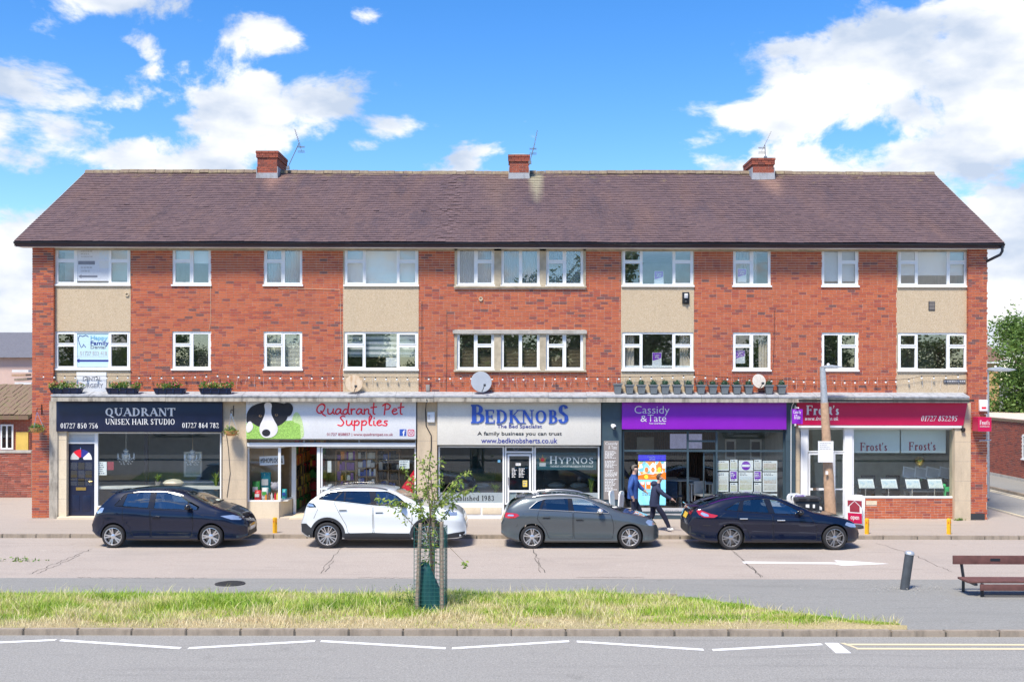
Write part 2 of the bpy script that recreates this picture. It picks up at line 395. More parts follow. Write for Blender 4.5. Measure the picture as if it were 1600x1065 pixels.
def mat_leaf(name, stops, trans=.35):
    t = NT(name); c = t.ramp(t.attr(), stops)
    c = t.mix(t.map(t.noise(t.pos(), 3, 3), .4, .7, 0, .3), c, stops[0][1])
    t.base(c); t.rough(.55); d = t.new('ShaderNodeBsdfTranslucent', {'Color': c}); mx = t.new('ShaderNodeMixShader'); mx.inputs[0].default_value = trans
    t.l.new(t.b.outputs[0], mx.inputs[1]); t.l.new(d.outputs[0], mx.inputs[2]); t.l.new(mx.outputs[0], t.out.inputs['Surface']); MATS[name] = t.m
mat_leaf('grass_blade', [(0, (.14, .30, .02)), (.3, (.30, .50, .035)), (.5, (.50, .60, .09)), (.68, (.68, .64, .27)), (1, (.80, .68, .44))], .3)
mat_leaf('sapling_leaf', [(0, (.12, .22, .03)), (.5, (.26, .38, .06)), (1, (.46, .50, .12))])
mat_leaf('tree_leaf', [(0, (.06, .12, .02)), (.5, (.14, .25, .05)), (1, (.26, .38, .09))])
mat_leaf('plant_leaf', [(0, (.05, .13, .03)), (.5, (.13, .26, .05)), (1, (.34, .42, .08))])
mat_leaf('petal', [(0, (.7, .05, .10)), (.35, (.75, .12, .3)), (.7, (.8, .45, .05)), (1, (.85, .75, .4))])
mat_leaf('box_leaf', [(0, (.02, .07, .04)), (1, (.07, .17, .09))])
M('bark', (.14, .10, .075), .9, var=.35, scale=14, bump=.6); M('twig', (.2, .16, .12), .9, var=.3)
M('upvc', (.80, .81, .80), .35, var=.04); M('white_board', (.76, .76, .74), .5, var=.06); M('black_plastic', (.015, .016, .018), .4); M('dark_plastic', (.03, .033, .038), .55)
M('gutter_black', (.010, .013, .024), .35, var=.3); M('interior_wall', (.62, .60, .56), .9); M('interior_dark', (.10, .10, .11), .9); M('interior_floor', (.20, .15, .11), .6); M('ceiling_white', (.8, .8, .78), .9)
M('rubber', (.018, .018, .02), .8, var=.3, scale=20); M('alloy', (.62, .62, .63), .28, .85); M('dark_alloy', (.36, .36, .37), .3, .85); M('chrome', (.75, .75, .76), .12, 1.0)
M('galvanised', (.52, .54, .55), .5, .6, var=.2, scale=12); M('timber_brown', (.46, .30, .19), .8, var=.2, scale=9, bump=.2); M('stake_wood', (.30, .24, .18), .9, var=.35, scale=22, bump=.5)
# ================================================================== the setting
ROADZ = -0.10
def struct(name, mb, mat, parent=None, **kw):
    o = mb.build(name, mat, parent, **kw)
    if parent is None: o['kind'] = 'structure'
    return o
KF = -3.45                      # face of the far kerb
NK = -14.7                      # face of the near kerb
SRX0, SRX1 = 15.65, 18.75       # side road
struct('ground', MB().box(-900, 900, -900, 1500, -.6, -.125), MATS['ground_mix'])
struct('service_road', MB().quad((-90, -9.4, ROADZ), (90, -9.4, ROADZ), (90, KF, ROADZ), (-90, KF, ROADZ)), MATS['service_asphalt'])
struct('main_road', MB().quad((-150, -24, ROADZ), (150, -24, ROADZ), (150, NK, ROADZ), (-150, NK, ROADZ)), MATS['road_asphalt'])
struct('side_road', MB().quad((SRX0, KF + .004, ROADZ + .004), (SRX1, KF + .004, ROADZ + .004), (SRX1, 120, ROADZ + .004), (SRX0, 120, ROADZ + .004)), MATS['road_asphalt'])
struct('car_park', MB().quad((-90, -75, -.10), (90, -75, -.10), (90, -26.9, -.10), (-90, -26.9, -.10)), MATS['old_asphalt'])
struct('opposite_footway', MB().box(-150, 150, -26.9, -24.0, -.12, .0), MATS['footway_asphalt'])
# pavement before the shops and round the corner
struct('pavement', MB().box(-90, SRX0 - .14, KF + .13, 60, -.3, 0), MATS['paving'])
struct('far_footway', MB().box(SRX1 + .13, 21.0, -2.5, 120, -.3, -.0), MATS['footway_asphalt'])
def kerb_run(name, x0, x1, y0, y1, n, axis):
    k = struct(name, MB().box(x0 + .01, x1 - .01, y0 + .012, y1 - .01, -.3, -.03), M('joint_dark', (.10, .09, .075), .95))
    L = (x1 - x0) if axis == 'x' else (y1 - y0)
    st = L / n
    v = []
    for q in range(3):
        b = MB(); w = (.130, .125, .128)[q]
        if axis == 'x': b.box(-st / 2 + .009, st / 2 - .009, -w / 2, w / 2, -.2, 0)
        else: b.box(-w / 2, w / 2, -st / 2 + .009, st / 2 - .009, -.2, 0)
        me = b.mesh(); bm = bmesh.new(); bm.from_mesh(me); bmesh.ops.bevel(bm, geom=bm.edges[:], offset=.012, segments=2, affect='EDGES'); bm.to_mesh(me); bm.free()
        me.materials.append(MATS['kerb_stone']); v.append(me)
    for i in range(n):
        o = bpy.data.objects.new('kerb_stone', v[random.randrange(3)]); COL.objects.link(o); o.parent = k
        c = Vector((x0 + (i + .5) * st, (y0 + y1) / 2, 0)) if axis == 'x' else Vector(((x0 + x1) / 2, y0 + (i + .5) * st, 0))
        o.location = c + Vector((0, random.uniform(-.006, .006) if axis == 'x' else 0, random.uniform(-.004, .004))) - Vector(OFF[k.name])
        o.rotation_euler = (random.uniform(-.012, .012), random.uniform(-.005, .005), random.uniform(-.005, .005))
    return k
kerb_run('near_kerb', -14.64, 14.64, NK, NK + .13, 32, 'x')
kerb_run('far_kerb', -18.3, SRX0 - .15, KF, KF + .13, 37, 'x')
kerb_run('side_kerb', SRX0 - .135, SRX0 - .005, KF + .1, 14, 19, 'y')
kerb_run('opposite_kerb', SRX1 + .004, SRX1 + .134, -2, 25, 30, 'y')
for s in (-1, 1):
    struct('near_kerb_beyond', MB().box(s * 14.7 if s > 0 else -90, 90 if s > 0 else -14.7, NK, NK + .13, -.3, 0), MATS['kerb_stone'])
# footway behind the verge; the verge narrows to the right
def fy(px, py, Z): return GY(py, Z)
fw = MB(); edge = [(-90, -11.75), (WX(1040, -11.75), -11.75), (WX(1170, -12.9), -12.85), (WX(1250, -13.6), -13.56), (WX(1325, -14.1), -14.1), (WX(1425, NK), NK + .14), (90, NK + .14)]
n_ = len(edge)
fw.add([(x, y, -.012) for x, y in edge] + [(x, -9.4, ROADZ + .004) for x, y in edge], [(i, i + 1, n_ + i + 1, n_ + i) for i in range(n_ - 1)])
struct('footway', fw, MATS['footway_asphalt'])
# the verge: low mound of earth
def verge_back(x):
    for (xa, ya), (xb, yb) in zip(edge, edge[1:]):
        if xa <= x <= xb: return ya + (yb - ya) * (x - xa) / (xb - xa)
    return -11.75
VX1 = WX(1422, NK)
def verge_z(x, f): return .012 - .03 * (1 - f) ** 6 + .06 * math.sin(math.pi * min(max(f, 0), 1)) * (1 if x < 8 else max(0, (VX1 - x) / 5)) + .012 * math.sin(x * 2.3 + f * 5)
vm = MB(); nx, ny = 90, 8
vs = []
for i in range(nx + 1):
    x = -20 + (VX1 + 20) * i / nx; y1 = verge_back(x) - .02; y0 = NK + .115
    for j in range(ny + 1):
        f = j / ny; vs.append((x, y0 + (y1 - y0) * f, verge_z(x, f)))
vm.add(vs, [(i * (ny + 1) + j, (i + 1) * (ny + 1) + j, (i + 1) * (ny + 1) + j + 1, i * (ny + 1) + j + 1) for i in range(nx) for j in range(ny)])
mat_asphalt('verge_soil', (.30, .24, .13), (.42, .35, .2), (.2, .2, .08), .6, 40)
struct('verge', vm, MATS['verge_soil'], smooth=180)
ed = MB()
for i in range(34):
    x = -17 + i * .75
    if x > WX(1030, -11.7): break
    ed.box(x, x + .735, -11.76, -11.70, -.1, .035 + random.uniform(-.006, .006))
struct('verge_edging', ed, MATS['kerb_stone'])
# grass
def grass():
    rng = np.random.default_rng(3); N = 130000
    x = rng.uniform(-15.5, VX1 - .1, N); f = rng.uniform(0.0, 1.0, N)
    yb = np.array([verge_back(q) for q in x]) + .05; y0 = NK + .14
    y = y0 + (yb - y0) * f; z = np.array([verge_z(a, b) for a, b in zip(x, f)]) - .01
    def fbm(u, v, s):
        r = 0
        for k in range(4):
            q = s * 2 ** k; r = r + np.sin(u * q + 3.1 * np.sin(v * q * .8 + k * 1.7) + k) * np.cos(v * q * 1.1 + 2.3 * np.sin(u * q * .6 + k)) / 2 ** k
        return r
    wv = fbm(x, y * 2.2, 1.25) + .35 * rng.normal(size=N)
    h = np.clip(.13 + .085 * wv + .05 * rng.normal(size=N), .03, .42) * np.clip(.45 + 2.6 * f * (1.02 - f), .3, 1.1) * .72
    h *= np.where(x > 3, np.clip((VX1 - x) / 4.5, .3, 1), 1)
    tall = rng.random(N) < .025 + .16 * (fbm(x, y, .9) > .7); h = np.where(tall, h + rng.uniform(.05, .17, N), h)
    dry = np.clip(.53 + .36 * fbm(x + 40, y * 2.4, 1.3) + .34 * (.50 - f) + .16 * rng.normal(size=N), 0, 1); dry = np.where(tall, np.clip(dry + .25, 0, .95), dry)
    dry = np.where(f < .14, np.clip(dry + .3, 0, 1), dry)
    keep = (f > .1) | (rng.random(N) < .55)
    keep &= ~((fbm(x + 9, y * 2, 1.1) > 1.0) & (f < .35))
    x, y, z, h, dry = x[keep], y[keep], z[keep], h[keep], dry[keep]; n = len(x)
    a = rng.uniform(0, math.pi, n); wd = rng.uniform(.003, .008, n)
    lean = rng.normal(0, .5, (n, 2)) * h[:, None]
    dx, dy = np.cos(a) * wd, np.sin(a) * wd * .6
    V = np.zeros((n, 5, 3))
    V[:, 0] = np.stack([x - dx, y - dy, z], 1); V[:, 1] = np.stack([x + dx, y + dy, z], 1)
    mxx, myy = x + lean[:, 0] * .4, y + lean[:, 1] * .4
    V[:, 2] = np.stack([mxx + dx * .8, myy + dy * .8, z + h * .6], 1); V[:, 3] = np.stack([mxx - dx * .8, myy - dy * .8, z + h * .6], 1)
    V[:, 4] = np.stack([x + lean[:, 0], y + lean[:, 1], z + h], 1)
    me = bpy.data.meshes.new('grass'); me.vertices.add(n * 5); me.vertices.foreach_set('co', V.reshape(-1))
    b = (np.arange(n) * 5)[:, None]
    loops = np.concatenate([b + [0, 1, 2, 3], b + [3, 2, 4]], 1).reshape(-1)
    me.loops.add(len(loops)); me.loops.foreach_set('vertex_index', loops)
    st = (np.arange(n) * 7)[:, None] + [0, 4]; tt = np.tile([4, 3], n)
    me.polygons.add(n * 2); me.polygons.foreach_set('loop_start', st.reshape(-1)); me.polygons.foreach_set('loop_total', tt)
    at = me.attributes.new('tint', 'FLOAT', 'FACE'); at.data.foreach_set('value', np.repeat(dry, 2))
    me.update(calc_edges=True)
    o = link_mesh('verge_grass', me, MATS['grass_blade']); tag(o, 'long uneven grass, part green and part straw dry, on the roadside verge', 'grass', kind='stuff')
grass()
# road paint
def strip(mb, p, q, w, z):
    (x0, y0), (x1, y1) = p, q
    mb.quad((x0, y0 - w / 2, z), (x1, y1 - w / 2, z), (x1, y1 + w / 2, z), (x0, y0 + w / 2, z))
def gp(px, py, Z=ROADZ): y = GY(py, Z); return (WX(px, y), y)
zz = [((-110, 1014), (-10, 1006)), ((-8, 1005), (88, 1000.5)), ((95, 1001), (283, 1013)), ((295, 1013), (493, 1001.5)), ((502, 1001.5), (697, 1012.5)), ((707, 1012.5), (890, 1001)), ((902, 1001.5), (1100, 1014)), ((1114, 1014.5), (1285, 1005))]
for i, (a, b) in enumerate(zz):
    m = MB(); strip(m, gp(*a), gp(*b), .125, ROADZ + .004); struct('zigzag_line', m, MATS['road_paint_white'])
m = MB(); m.add([(*gp(*q), ROADZ + .004) for q in ((1289, 1003), (1310, 1003), (1331, 1019), (1307, 1019))], [(0, 1, 2, 3)]); struct('white_block_marking', m, MATS['road_paint_white'])
for pts in ([(1313, 1003), (1321, 1003), (1343, 1011.5), (1338, 1011.5)],):
    m = MB(); m.add([(*gp(*q), ROADZ + .004) for q in pts], [(0, 1, 2, 3)]); struct('yellow_line_end', m, MATS['road_paint_yellow'])
for y in (1005.5, 1012.0):
    m = MB(); a = gp(1326 if y < 1008 else 1338, y); strip(m, a, (60, a[1]), .11, ROADZ + .005); struct('double_yellow_line', m, MATS['road_paint_yellow'])
for x in (SRX0 + .16, SRX0 + .38, SRX1 - .2, SRX1 - .42):
    struct('side_yellow_line', MB().quad((x, -1.5, ROADZ + .008), (x + .09, -1.5, ROADZ + .008), (x + .09, 60, ROADZ + .008), (x, 60, ROADZ + .008)), MATS['road_paint_yellow'])
m = MB(); P_ = lambda x, y: (*gp(x, y), ROADZ + .004)
m.add([P_(1160, 876), P_(1310, 877.5), P_(1304, 874), P_(1334, 875.5), P_(1390, 879.2), P_(1318, 882.5), P_(1305, 880), P_(1163, 879)], [(0, 1, 6, 7), (1, 2, 3, 4, 5, 6)])
struct('lane_arrow', m, MATS['road_paint_white'])
# cracks in the old surface, filled with dark tar: shallow real ribbons
M('tar', (.06, .055, .05), .9)
def crack(pts, w=.010, amp=1.1):
    m = MB(); P = []
    for (a, b), (c, d) in zip(pts, pts[1:]):
        n = max(3, int(math.hypot(c - a, d - b) / 4))
        for i in range(n): P.append((a + (c - a) * i / n + random.uniform(-1, 1) * 2.2 * amp, b + (d - b) * i / n + random.uniform(-.6, .6) * amp))
    P = [gp(*q) for q in P]
    for (x0, y0), (x1, y1) in zip(P, P[1:]):
        d = Vector((x1 - x0, y1 - y0)); nn = Vector((-d.y, d.x)).normalized() * random.uniform(.4, 1.1) * w
        m.quad((x0 - nn.x, y0 - nn.y, ROADZ + .003), (x1 - nn.x, y1 - nn.y, ROADZ + .003), (x1 + nn.x, y1 + nn.y, ROADZ + .003), (x0 + nn.x, y0 + nn.y, ROADZ + .003))
    struct('crack', m, MATS['tar'])
for c in ([(45, 898), (95, 878), (148, 857)], [(60, 897), (130, 866)], [(500, 896), (522, 868), (538, 852)], [(508, 894), (524, 872)], [(833, 855), (838, 872), (848, 898)], [(836, 862), (846, 880), (852, 899)], [(1140, 855), (1165, 877), (1192, 903)], [(1146, 862), (1196, 903)],
          [(1370, 847), (1430, 866), (1490, 893)], [(120, 903), (330, 903.5)], [(560, 902.5), (650, 902.8)], [(900, 901), (1010, 901.5)]):
    crack(c)
# iron manhole cover
mx_, my_ = gp(360, 915.5, ROADZ)
mh = MB(); mh.lathe([(.31, -.02), (.31, .0), (.28, .004), (.0, .004)], (mx_, my_, -.045), 'z', 28)
for i in range(-4, 5):
    L = math.sqrt(max(.25 ** 2 - (i * .055) ** 2, 0)); mh.box(mx_ - L, mx_ + L, my_ + i * .055 - .012, my_ + i * .055 + .012, -.043, -.036)
M('cast_iron', (.055, .055, .055), .6, .4, var=.3, scale=20)
tag(mh.build('manhole_cover', MATS['cast_iron']), 'round dark iron manhole cover set in the grey footway', 'manhole')
# ================================================================== the building
BX0, BX1 = WX(50), WX(1543)
ZC = 3.80                        # top of the shop storey
ZE = 8.17                        # top of the facade
bld = thing('shop_building', 'long three storey red brick parade with shops below, flats above and brown tiled roof', 'building', (0, 0, 0))
TINTS = [.05, .2, .35, .5, .65, .8, .92]
def brick_tint():
    r = random.random()
    return random.uniform(0, .7) if r < .88 else random.uniform(.7, .86) if r < .96 else random.uniform(.86, 1)
def lay_bricks(x0, x1, z0, z1, holes, pitch=.225, row=.075, j=.0135):
    out = []; n = int(round((z1 - z0) / row)); row = (z1 - z0) / n
    for i in range(n):
        za, zb = z0 + i * row + j * .62, z0 + (i + 1) * row - j * .62
        x = x0 - (pitch / 2 if i % 2 else 0)
        cuts = [(a, b) for a, b, c, d in holes if c < zb - .01 and d > za + .01]
        while x < x1 - .02:
            full = random.random() > .14
            w = pitch if full else pitch / 2
            segs = [(max(x + j * .35, x0), min(x + w - j * .35, x1))]
            for a, b in cuts:
                s2 = []
                for p, q in segs:
                    if b <= p or a >= q: s2.append((p, q)); continue
                    if a - p > .02: s2.append((p, a))
                    if q - b > .02: s2.append((b, q))
                segs = s2
            for p, q in segs:
                if q - p > .02: out.append((p, q, za, zb))
            x += w
    return out
def brick_mesh(w, h, d, t):
    b = MB().box(-w / 2, w / 2, 0, d, -h / 2, h / 2, t + 1e-4, skip=('k',)); me = b.mesh()
    return me
def wall_holes(mb, x0, x1, z0, z1, y0, y1, holes):
    xs = sorted({x0, x1, *[v for h in holes for v in h[:2] if x0 < v < x1]}); zs = sorted({z0, z1, *[v for h in holes for v in h[2:] if z0 < v < z1]})
    for za, zb in zip(zs, zs[1:]):
        run = None
        for xa, xb in zip(xs, xs[1:]):
            cx, cz = (xa + xb) / 2, (za + zb) / 2
            solid = not any(a < cx < b and c < cz < d for a, b, c, d in holes)
            if solid: run = (run[0], xb) if run else (xa, xb)
            if (not solid or xb == xs[-1]) and run: mb.box(run[0], run[1], y0, y1, za, zb); run = None
# --- windows of the flats: (px0, px1, layout, storey, depth, setting)
UP, LO = (WZ(446), WZ(387.5)), (WZ(577.5), WZ(518.5))
cols = {'A': (84, 204), 'B': (536, 654), 'C': (970, 1084), 'D': (1401, 1512)}
wins = []
for nm, (a, b) in cols.items():
    for s in (0, 1): wins.append((a + 2, b - 1, 'W3', s, nm))
for s in (0, 1):
    wins += [(269, 329, '2L', s, 'b1'), (412, 472, '2L', s, 'b2'), (1145, 1204, '2L', s, 'b3'), (1284, 1341, '2R', s, 'b4')]
    wins += [(714, 772, '2R', s, 'm1'), (783, 843, '22', s, 'm2'), (853, 911, '2L', s, 'm3')]
colr = [(WX(a), WX(b), ZC, ZE) for a, b in cols.values()]
midr = [(WX(710), WX(915), WZ(449.5), WZ(386)), (WX(710), WX(915), WZ(580.5), WZ(516))]
wrect = [(WX(a), WX(b), *((UP, LO)[s])) for a, b, l, s, n in wins]
# brick wall: backing slab with real openings, bricks on its face
fx0, fx1 = WX(84), WX(1512)
mb = MB(); wall_holes(mb, BX0 + .02, BX1 - .02, ZC - .5, ZE, .012, .28, wrect)
mb.box(BX0, BX0 + .28, .281, 10.3, 0, ZE); mb.box(BX1 - .28, BX1, .281, 10.3, 0, ZE); mb.box(BX0 + .281, BX1 - .281, 10.0, 10.3, 0, ZE)
for x in (BX0, BX1 - .28): mb.prism([(.0, ZE), (10.3, ZE), (5.1, ZE + 2.75)], x + .01, x + .27, 'x')
bwall = mb.build('brick_wall', MATS['mortar'], bld)
bricks = lay_bricks(fx0, fx1, ZC, ZE, colr + midr + [r for r, w in zip(wrect, wins) if w[4][0] == 'b'])
full = [b for b in bricks if b[1] - b[0] > .21]
full.sort(key=lambda b: (abs((b[2] + b[3]) / 2 - CAMZ), abs(b[0])))
big = set(full[:300])
bw, bh = .2155, .0583
bmeshes = []
for t in TINTS:
    me = brick_mesh(bw, bh, .018, t); me.materials.append(MATS['brick']); bmeshes.append(me)
def tint_mesh():
    t = brick_tint(); return bmeshes[min(range(len(TINTS)), key=lambda i: abs(TINTS[i] - t))]
def put_brick(parent, x, y, z):
    o = bpy.data.objects.new('brick', tint_mesh()); COL.objects.link(o); o.parent = parent
    o.location = Vector((x, y, z)) - OFF.get(parent.name, Vector())
bk = MB()
for b in bricks:
    y = random.uniform(-.003, .003)
    if b in big: put_brick(bwall, (b[0] + b[1]) / 2, y, (b[2] + b[3]) / 2)
    else: bk.box(b[0], b[1], y, .016, b[2], b[3], brick_tint() + 1e-4, skip=('k',))
o = bk.build('brickwork', MATS['brick'], bwall, recalc=False); o['kind'] = 'stuff'
# end piers stand a little forward of the facade
for a, b in ((50, 83.5), (1512.5, 1543)):
    x0, x1 = WX(a, -.12), WX(b, -.12)
    pier = MB().box(x0 + .008, x1 - .008, -.108, .0, 0, ZE + .03).box(x0 + .01, x1 - .01, .002, .279, 0, ZC - .5).build('brick_pier', MATS['mortar'], bld)
    pm = MB()
    for p in lay_bricks(x0, x1, .02, ZE, []): pm.box(p[0], p[1], -.12 + random.uniform(-.003, .003), -.104, p[2], p[3], min(brick_tint() + .12, 1), skip=('k',))
    nrow = int(ZE / .075)
    for i in range(nrow):
        for xs in ((x1 - .012, x1) if a < 800 else (x0, x0 + .012),): pm.box(xs[0], xs[1], -.116, .0, .03 + i * .075, .03 + i * .075 + .064, brick_tint())
    o = pm.build('pier_brickwork', MATS['brick'], pier, recalc=False); o['kind'] = 'stuff'
    if a > 800:
        MB().box(x0 + .06, x1 - .08, -.135, -.122, .02, .2).build('plinth', MATS['dark_plastic'], pier)
# rendered panels between the wide windows, and the cast surround of the middle group
M('cement_surround', (.42, .36, .26), .9, var=.25, scale=4, bump=.3)
for (x0, x1, _, _), nm in zip(colr, cols):
    ins = .0
    for z0, z1 in ((ZC, LO[0]), (LO[1], UP[0]), (UP[1], ZE)):
        MB().box(x0 + ins, x1 - ins, -.006, .011, z0, z1).build('render_panel', MATS['pebble_dash' if z1 < ZE else 'cement_surround'], bld)
    for z0, z1 in (UP, LO):
        for xa, xb in ((x0, WX(0, 0) if False else x0 + (WX(2) - WX(0))), (x1 - (WX(1) - WX(0)), x1)):
            MB().box(xa, xb, -.006, .011, z0, z1).build('render_strip', MATS['cement_surround'], bld)
for k, (x0, x1, z0, z1) in enumerate(midr):
    m = MB(); hs = [r for r, w in zip(wrect, wins) if w[4][0] == 'm' and w[3] == k]
    wall_holes(m, x0, x1, z0, z1, -.03, .011, hs)
    sr = m.build('window_surround', MATS['cement_surround'], bld)
    MB().box(x0 - .02, x1 + .02, -.07, -.031, z0, z0 + .05).build('sill', MATS['cement_surround'], sr)
    if k == 1: MB().box(x0 - .05, x1 + .03, -.09, -.031, z1 - .10, z1).build('hood_mould', MATS['grey_concrete'], sr)
# window dressing materials
M('blind_white', (.70, .71, .70), .8, var=.03); M('blind_brown', (.20, .15, .09), .6, var=.1); M('blind_cream', (.62, .60, .52), .7, var=.05); M('curtain_cream', (.55, .48, .40), .9); M('blind_grey', (.24, .29, .29), .8)
def mat_net():
    t = NT('net_curtain'); tr = t.new('ShaderNodeBsdfTransparent'); mx = t.new('ShaderNodeMixShader'); mx.inputs[0].default_value = .45
    t.base(t.mix(t.noise(t.obj(), 30), (.62, .65, .67), (.72, .75, .77))); t.rough(.9); t.l.new(t.b.outputs[0], mx.inputs[1]); t.l.new(tr.outputs[0], mx.inputs[2]); t.l.new(mx.outputs[0], t.out.inputs['Surface']); MATS['net_curtain'] = t.m
mat_net()
def make_window(x0, x1, z0, z1, yf, layout, parent, fw=.055, name='window', glass='window_glass'):
    """white frame with mullions and opening lights; every light has its own pane"""
    m = MB(); W_, H_ = x1 - x0, z1 - z0; d = .07
    lights = []
    def ring(a, b, c, e, w, y0, y1):
        m.box(a, a + w, y0, y1, c, e); m.box(b - w, b, y0, y1, c, e); m.box(a + w, b - w, y0, y1, c, c + w); m.box(a + w, b - w, y0, y1, e - w, e)
    ring(x0, x1, z0, z1, fw, yf, yf + d)
    ix0, ix1, iz0, iz1 = x0 + fw, x1 - fw, z0 + fw, z1 - fw; mw = .055
    if layout == 'W3': xs = [ix0, x0 + .262 * W_, x0 + .262 * W_ + mw, x0 + .735 * W_ - mw, x0 + .735 * W_, ix1]; bays = [(0, 1, 'v'), (2, 3, 'f'), (4, 5, 'v')]
    else:
        c = (x0 + x1) / 2; xs = [ix0, c - mw / 2, c + mw / 2, ix1]
        bays = [(0, 1, 'v' if layout == '2L' else 's'), (2, 3, 'v' if layout == '2R' else 's')]
    for i in range(1, len(xs) - 1, 2): m.box(xs[i], xs[i + 1], yf + .002, yf + d - .002, iz0, iz1)
    for a, b, k in bays:
        A, B = xs[a], xs[b]
        if k == 'v':
            zt = iz1 - .29 * H_
            m.box(A, B, yf + .004, yf + d - .004, zt - .045, zt)
            for c, e in ((zt, iz1), (iz0, zt - .045)):
                ring(A, B, c, e, .03, yf - .012, yf + .04); lights.append((A + .03, B - .03, c + .03, e - .03))
        elif k == 's': ring(A, B, iz0, iz1, .022, yf - .004, yf + .04); lights.append((A + .022, B - .022, iz0 + .022, iz1 - .022))
        else: lights.append((A, B, iz0, iz1))
    w = m.build(name, MATS['upvc'], parent)
    for a, b, c, e in lights:
        o = MB().box(a - .004, b + .004, yf + .024, yf + .030, c - .004, e + .004).build('pane', MATS[glass], w)
        # panes never sit perfectly true: each mirrors a slightly different piece of sky
        t = Matrix.Translation(((a + b) / 2, yf + .027, (c + e) / 2)); ti = random.uniform(-.004, .004), random.uniform(-.004, .004)
        o.data.transform(t @ Matrix.Rotation(ti[0], 4, 'X') @ Matrix.Rotation(ti[1], 4, 'Z') @ t.inverted())
    MB().box(x0 - .03, x1 + .03, yf - .075, yf - .001, z0 - .035, z0 + .012).build('sill', MATS['upvc'], w)
    return w, lights
def slats(w, x0, x1, z0, z1, y, mat, tilt=.5, pitch=.042, name='venetian_blind'):
    m = MB(); z = z1
    while z > z0:
        m.obox(((x0 + x1) / 2, y, z), x1 - x0, .034, .003, rx=tilt); z -= pitch
    m.build(name, MATS[mat], w)
def drape(w, x0, x1, z0, z1, y, mat, n=9, amp=.025, name='curtain', flare=0.0):
    m = MB(); vs = []; k = n * 4
    for i in range(k + 1):
        f = i / k
        for z, fl in ((z0, flare), ((z0 * .6 + z1 * .4), -abs(flare) * .6 if flare else 0), (z1, 0)):
            vs.append((x0 + (x1 - x0) * f + fl * (f if flare > 0 else 1 - f) , y + amp * math.sin(f * n * 2 * math.pi), z))
    m.add(vs, [(i * 3 + j, i * 3 + 3 + j, i * 3 + 4 + j, i * 3 + 1 + j) for i in range(k) for j in range(2)])
    m.build(name, MATS[mat], w, smooth=180, recalc=False)
WIN = {}
for (a, b, lay, s, nm), (x0, x1, z0, z1) in zip(wins, wrect):
    yf = .02 if nm in cols else .035
    w, L = make_window(x0, x1, z0, z1, yf, lay, bld); WIN[nm, s] = (w, L, x0, x1, z0, z1)
    yb = yf + .16; e = .06; X0, X1, Z0, Z1 = x0 + e, x1 - e, z0 + e, z1 - e; H_ = Z1 - Z0
    if (nm, s) == ('b1', 0): MB().box(X0, X1, yb, yb + .01, Z1 - .40 * H_, Z1).build('roller_blind', MATS['blind_white'], w)
    elif (nm, s) == ('b1', 1): slats(w, X0, X1, Z0, Z1, yb, 'interior_dark', .35, .05)
    elif (nm, s) == ('b2', 0): drape(w, X0, X1, Z0, Z1, yb, 'net_curtain', 14, name='net_curtain')
    elif (nm, s) == ('b2', 1): slats(w, X0, X1, Z0, Z1, yb, 'blind_cream', 1.1, .04)
    elif (nm, s) == ('B', 0):
        m = MB(); x = X0
        while x < X1 - .05: m.obox((x + .05, yb, (Z0 + Z1) / 2), .098, .004, Z1 - Z0, rz=.22); x += .09
        m.build('vertical_blind', MATS['blind_white'], w)
    elif (nm, s) == ('B', 1):
        m = MB(); m2 = MB(); z = Z1; i = 0
        while z > Z0 + .33 * H_:
            (m if i % 2 else m2).box(X0, X1, yb, yb + .006, z - .075, z - .002); z -= .077; i += 1
        m.build('striped_blind', MATS['blind_white'], w); m2.build('striped_blind', MATS['blind_grey'], w)
        MB().box(WX(602), WX(622), yb - .03, yb - .02, Z0 + .02, Z0 + .30 * H_).build('paper_notice', MATS['blind_white'], w)
    elif nm in ('m1', 'm2', 'm3') and s == 0: drape(w, X0, X1, Z0, Z1, yb, 'net_curtain', 16, name='net_curtain')
    elif nm in ('m1', 'm2', 'm3'): slats(w, X0, X1, Z0, Z1, yb, 'blind_brown', .75, .042)
    elif (nm, s) == ('C', 1):
        drape(w, X0, X0 + .32, Z0, Z1, yb, 'curtain_cream', 4, flare=-.12); drape(w, X1 - .32, X1, Z0, Z1, yb, 'curtain_cream', 4, flare=.12)
    elif (nm, s) == ('b3', 1): drape(w, X1 - .26, X1, Z0, Z1, yb, 'curtain_cream', 3)
    elif (nm, s) == ('b4', 0): MB().box(X0, X1, yb, yb + .01, Z0 + .1 * H_, Z1).build('roller_blind', MATS['blind_white'], w)
    elif (nm, s) == ('D', 0): MB().box(X0, X1, yb, yb + .01, Z0 + .28 * H_, Z1).build('roller_blind', MATS['blind_white'], w)
    elif (nm, s) == ('A', 0): MB().box(X0, X1, yb + .4, yb + .41, Z0 + .1 * H_, Z1).build('roller_blind', MATS['blind_white'], w)
    elif (nm, s) == ('b3', 0): drape(w, X0, X1 - .3, Z0, Z1, yb + .1, 'net_curtain', 6, name='net_curtain')
# floors and partitions of the flats
for z in (3.42, 6.02): MB().box(BX0 + .3, BX1 - .3, .30, 9.95, z, z + .2).build('floor_slab', MATS['ceiling_white'], bld)
MB().box(BX0 + .3, BX1 - .3, .30, 9.95, ZE - .12, ZE - .02).build('floor_slab', MATS['ceiling_white'], bld)
MB().box(BX0 + .3, BX1 - .3, 3.4, 3.5, 3.63, 6.01).box(BX0 + .3, BX1 - .3, 3.4, 3.5, 6.23, ZE - .13).build('inner_wall', MATS['interior_wall'], bld)
m = MB()
for px in (236, 370, 505, 690, 940, 1115, 1244, 1372):
    for z0, z1 in ((3.63, 6.01), (6.23, ZE - .13)): m.box(WX(px) - .05, WX(px) + .05, .30, 3.39, z0, z1)
m.build('inner_wall', MATS['interior_wall'], bld)
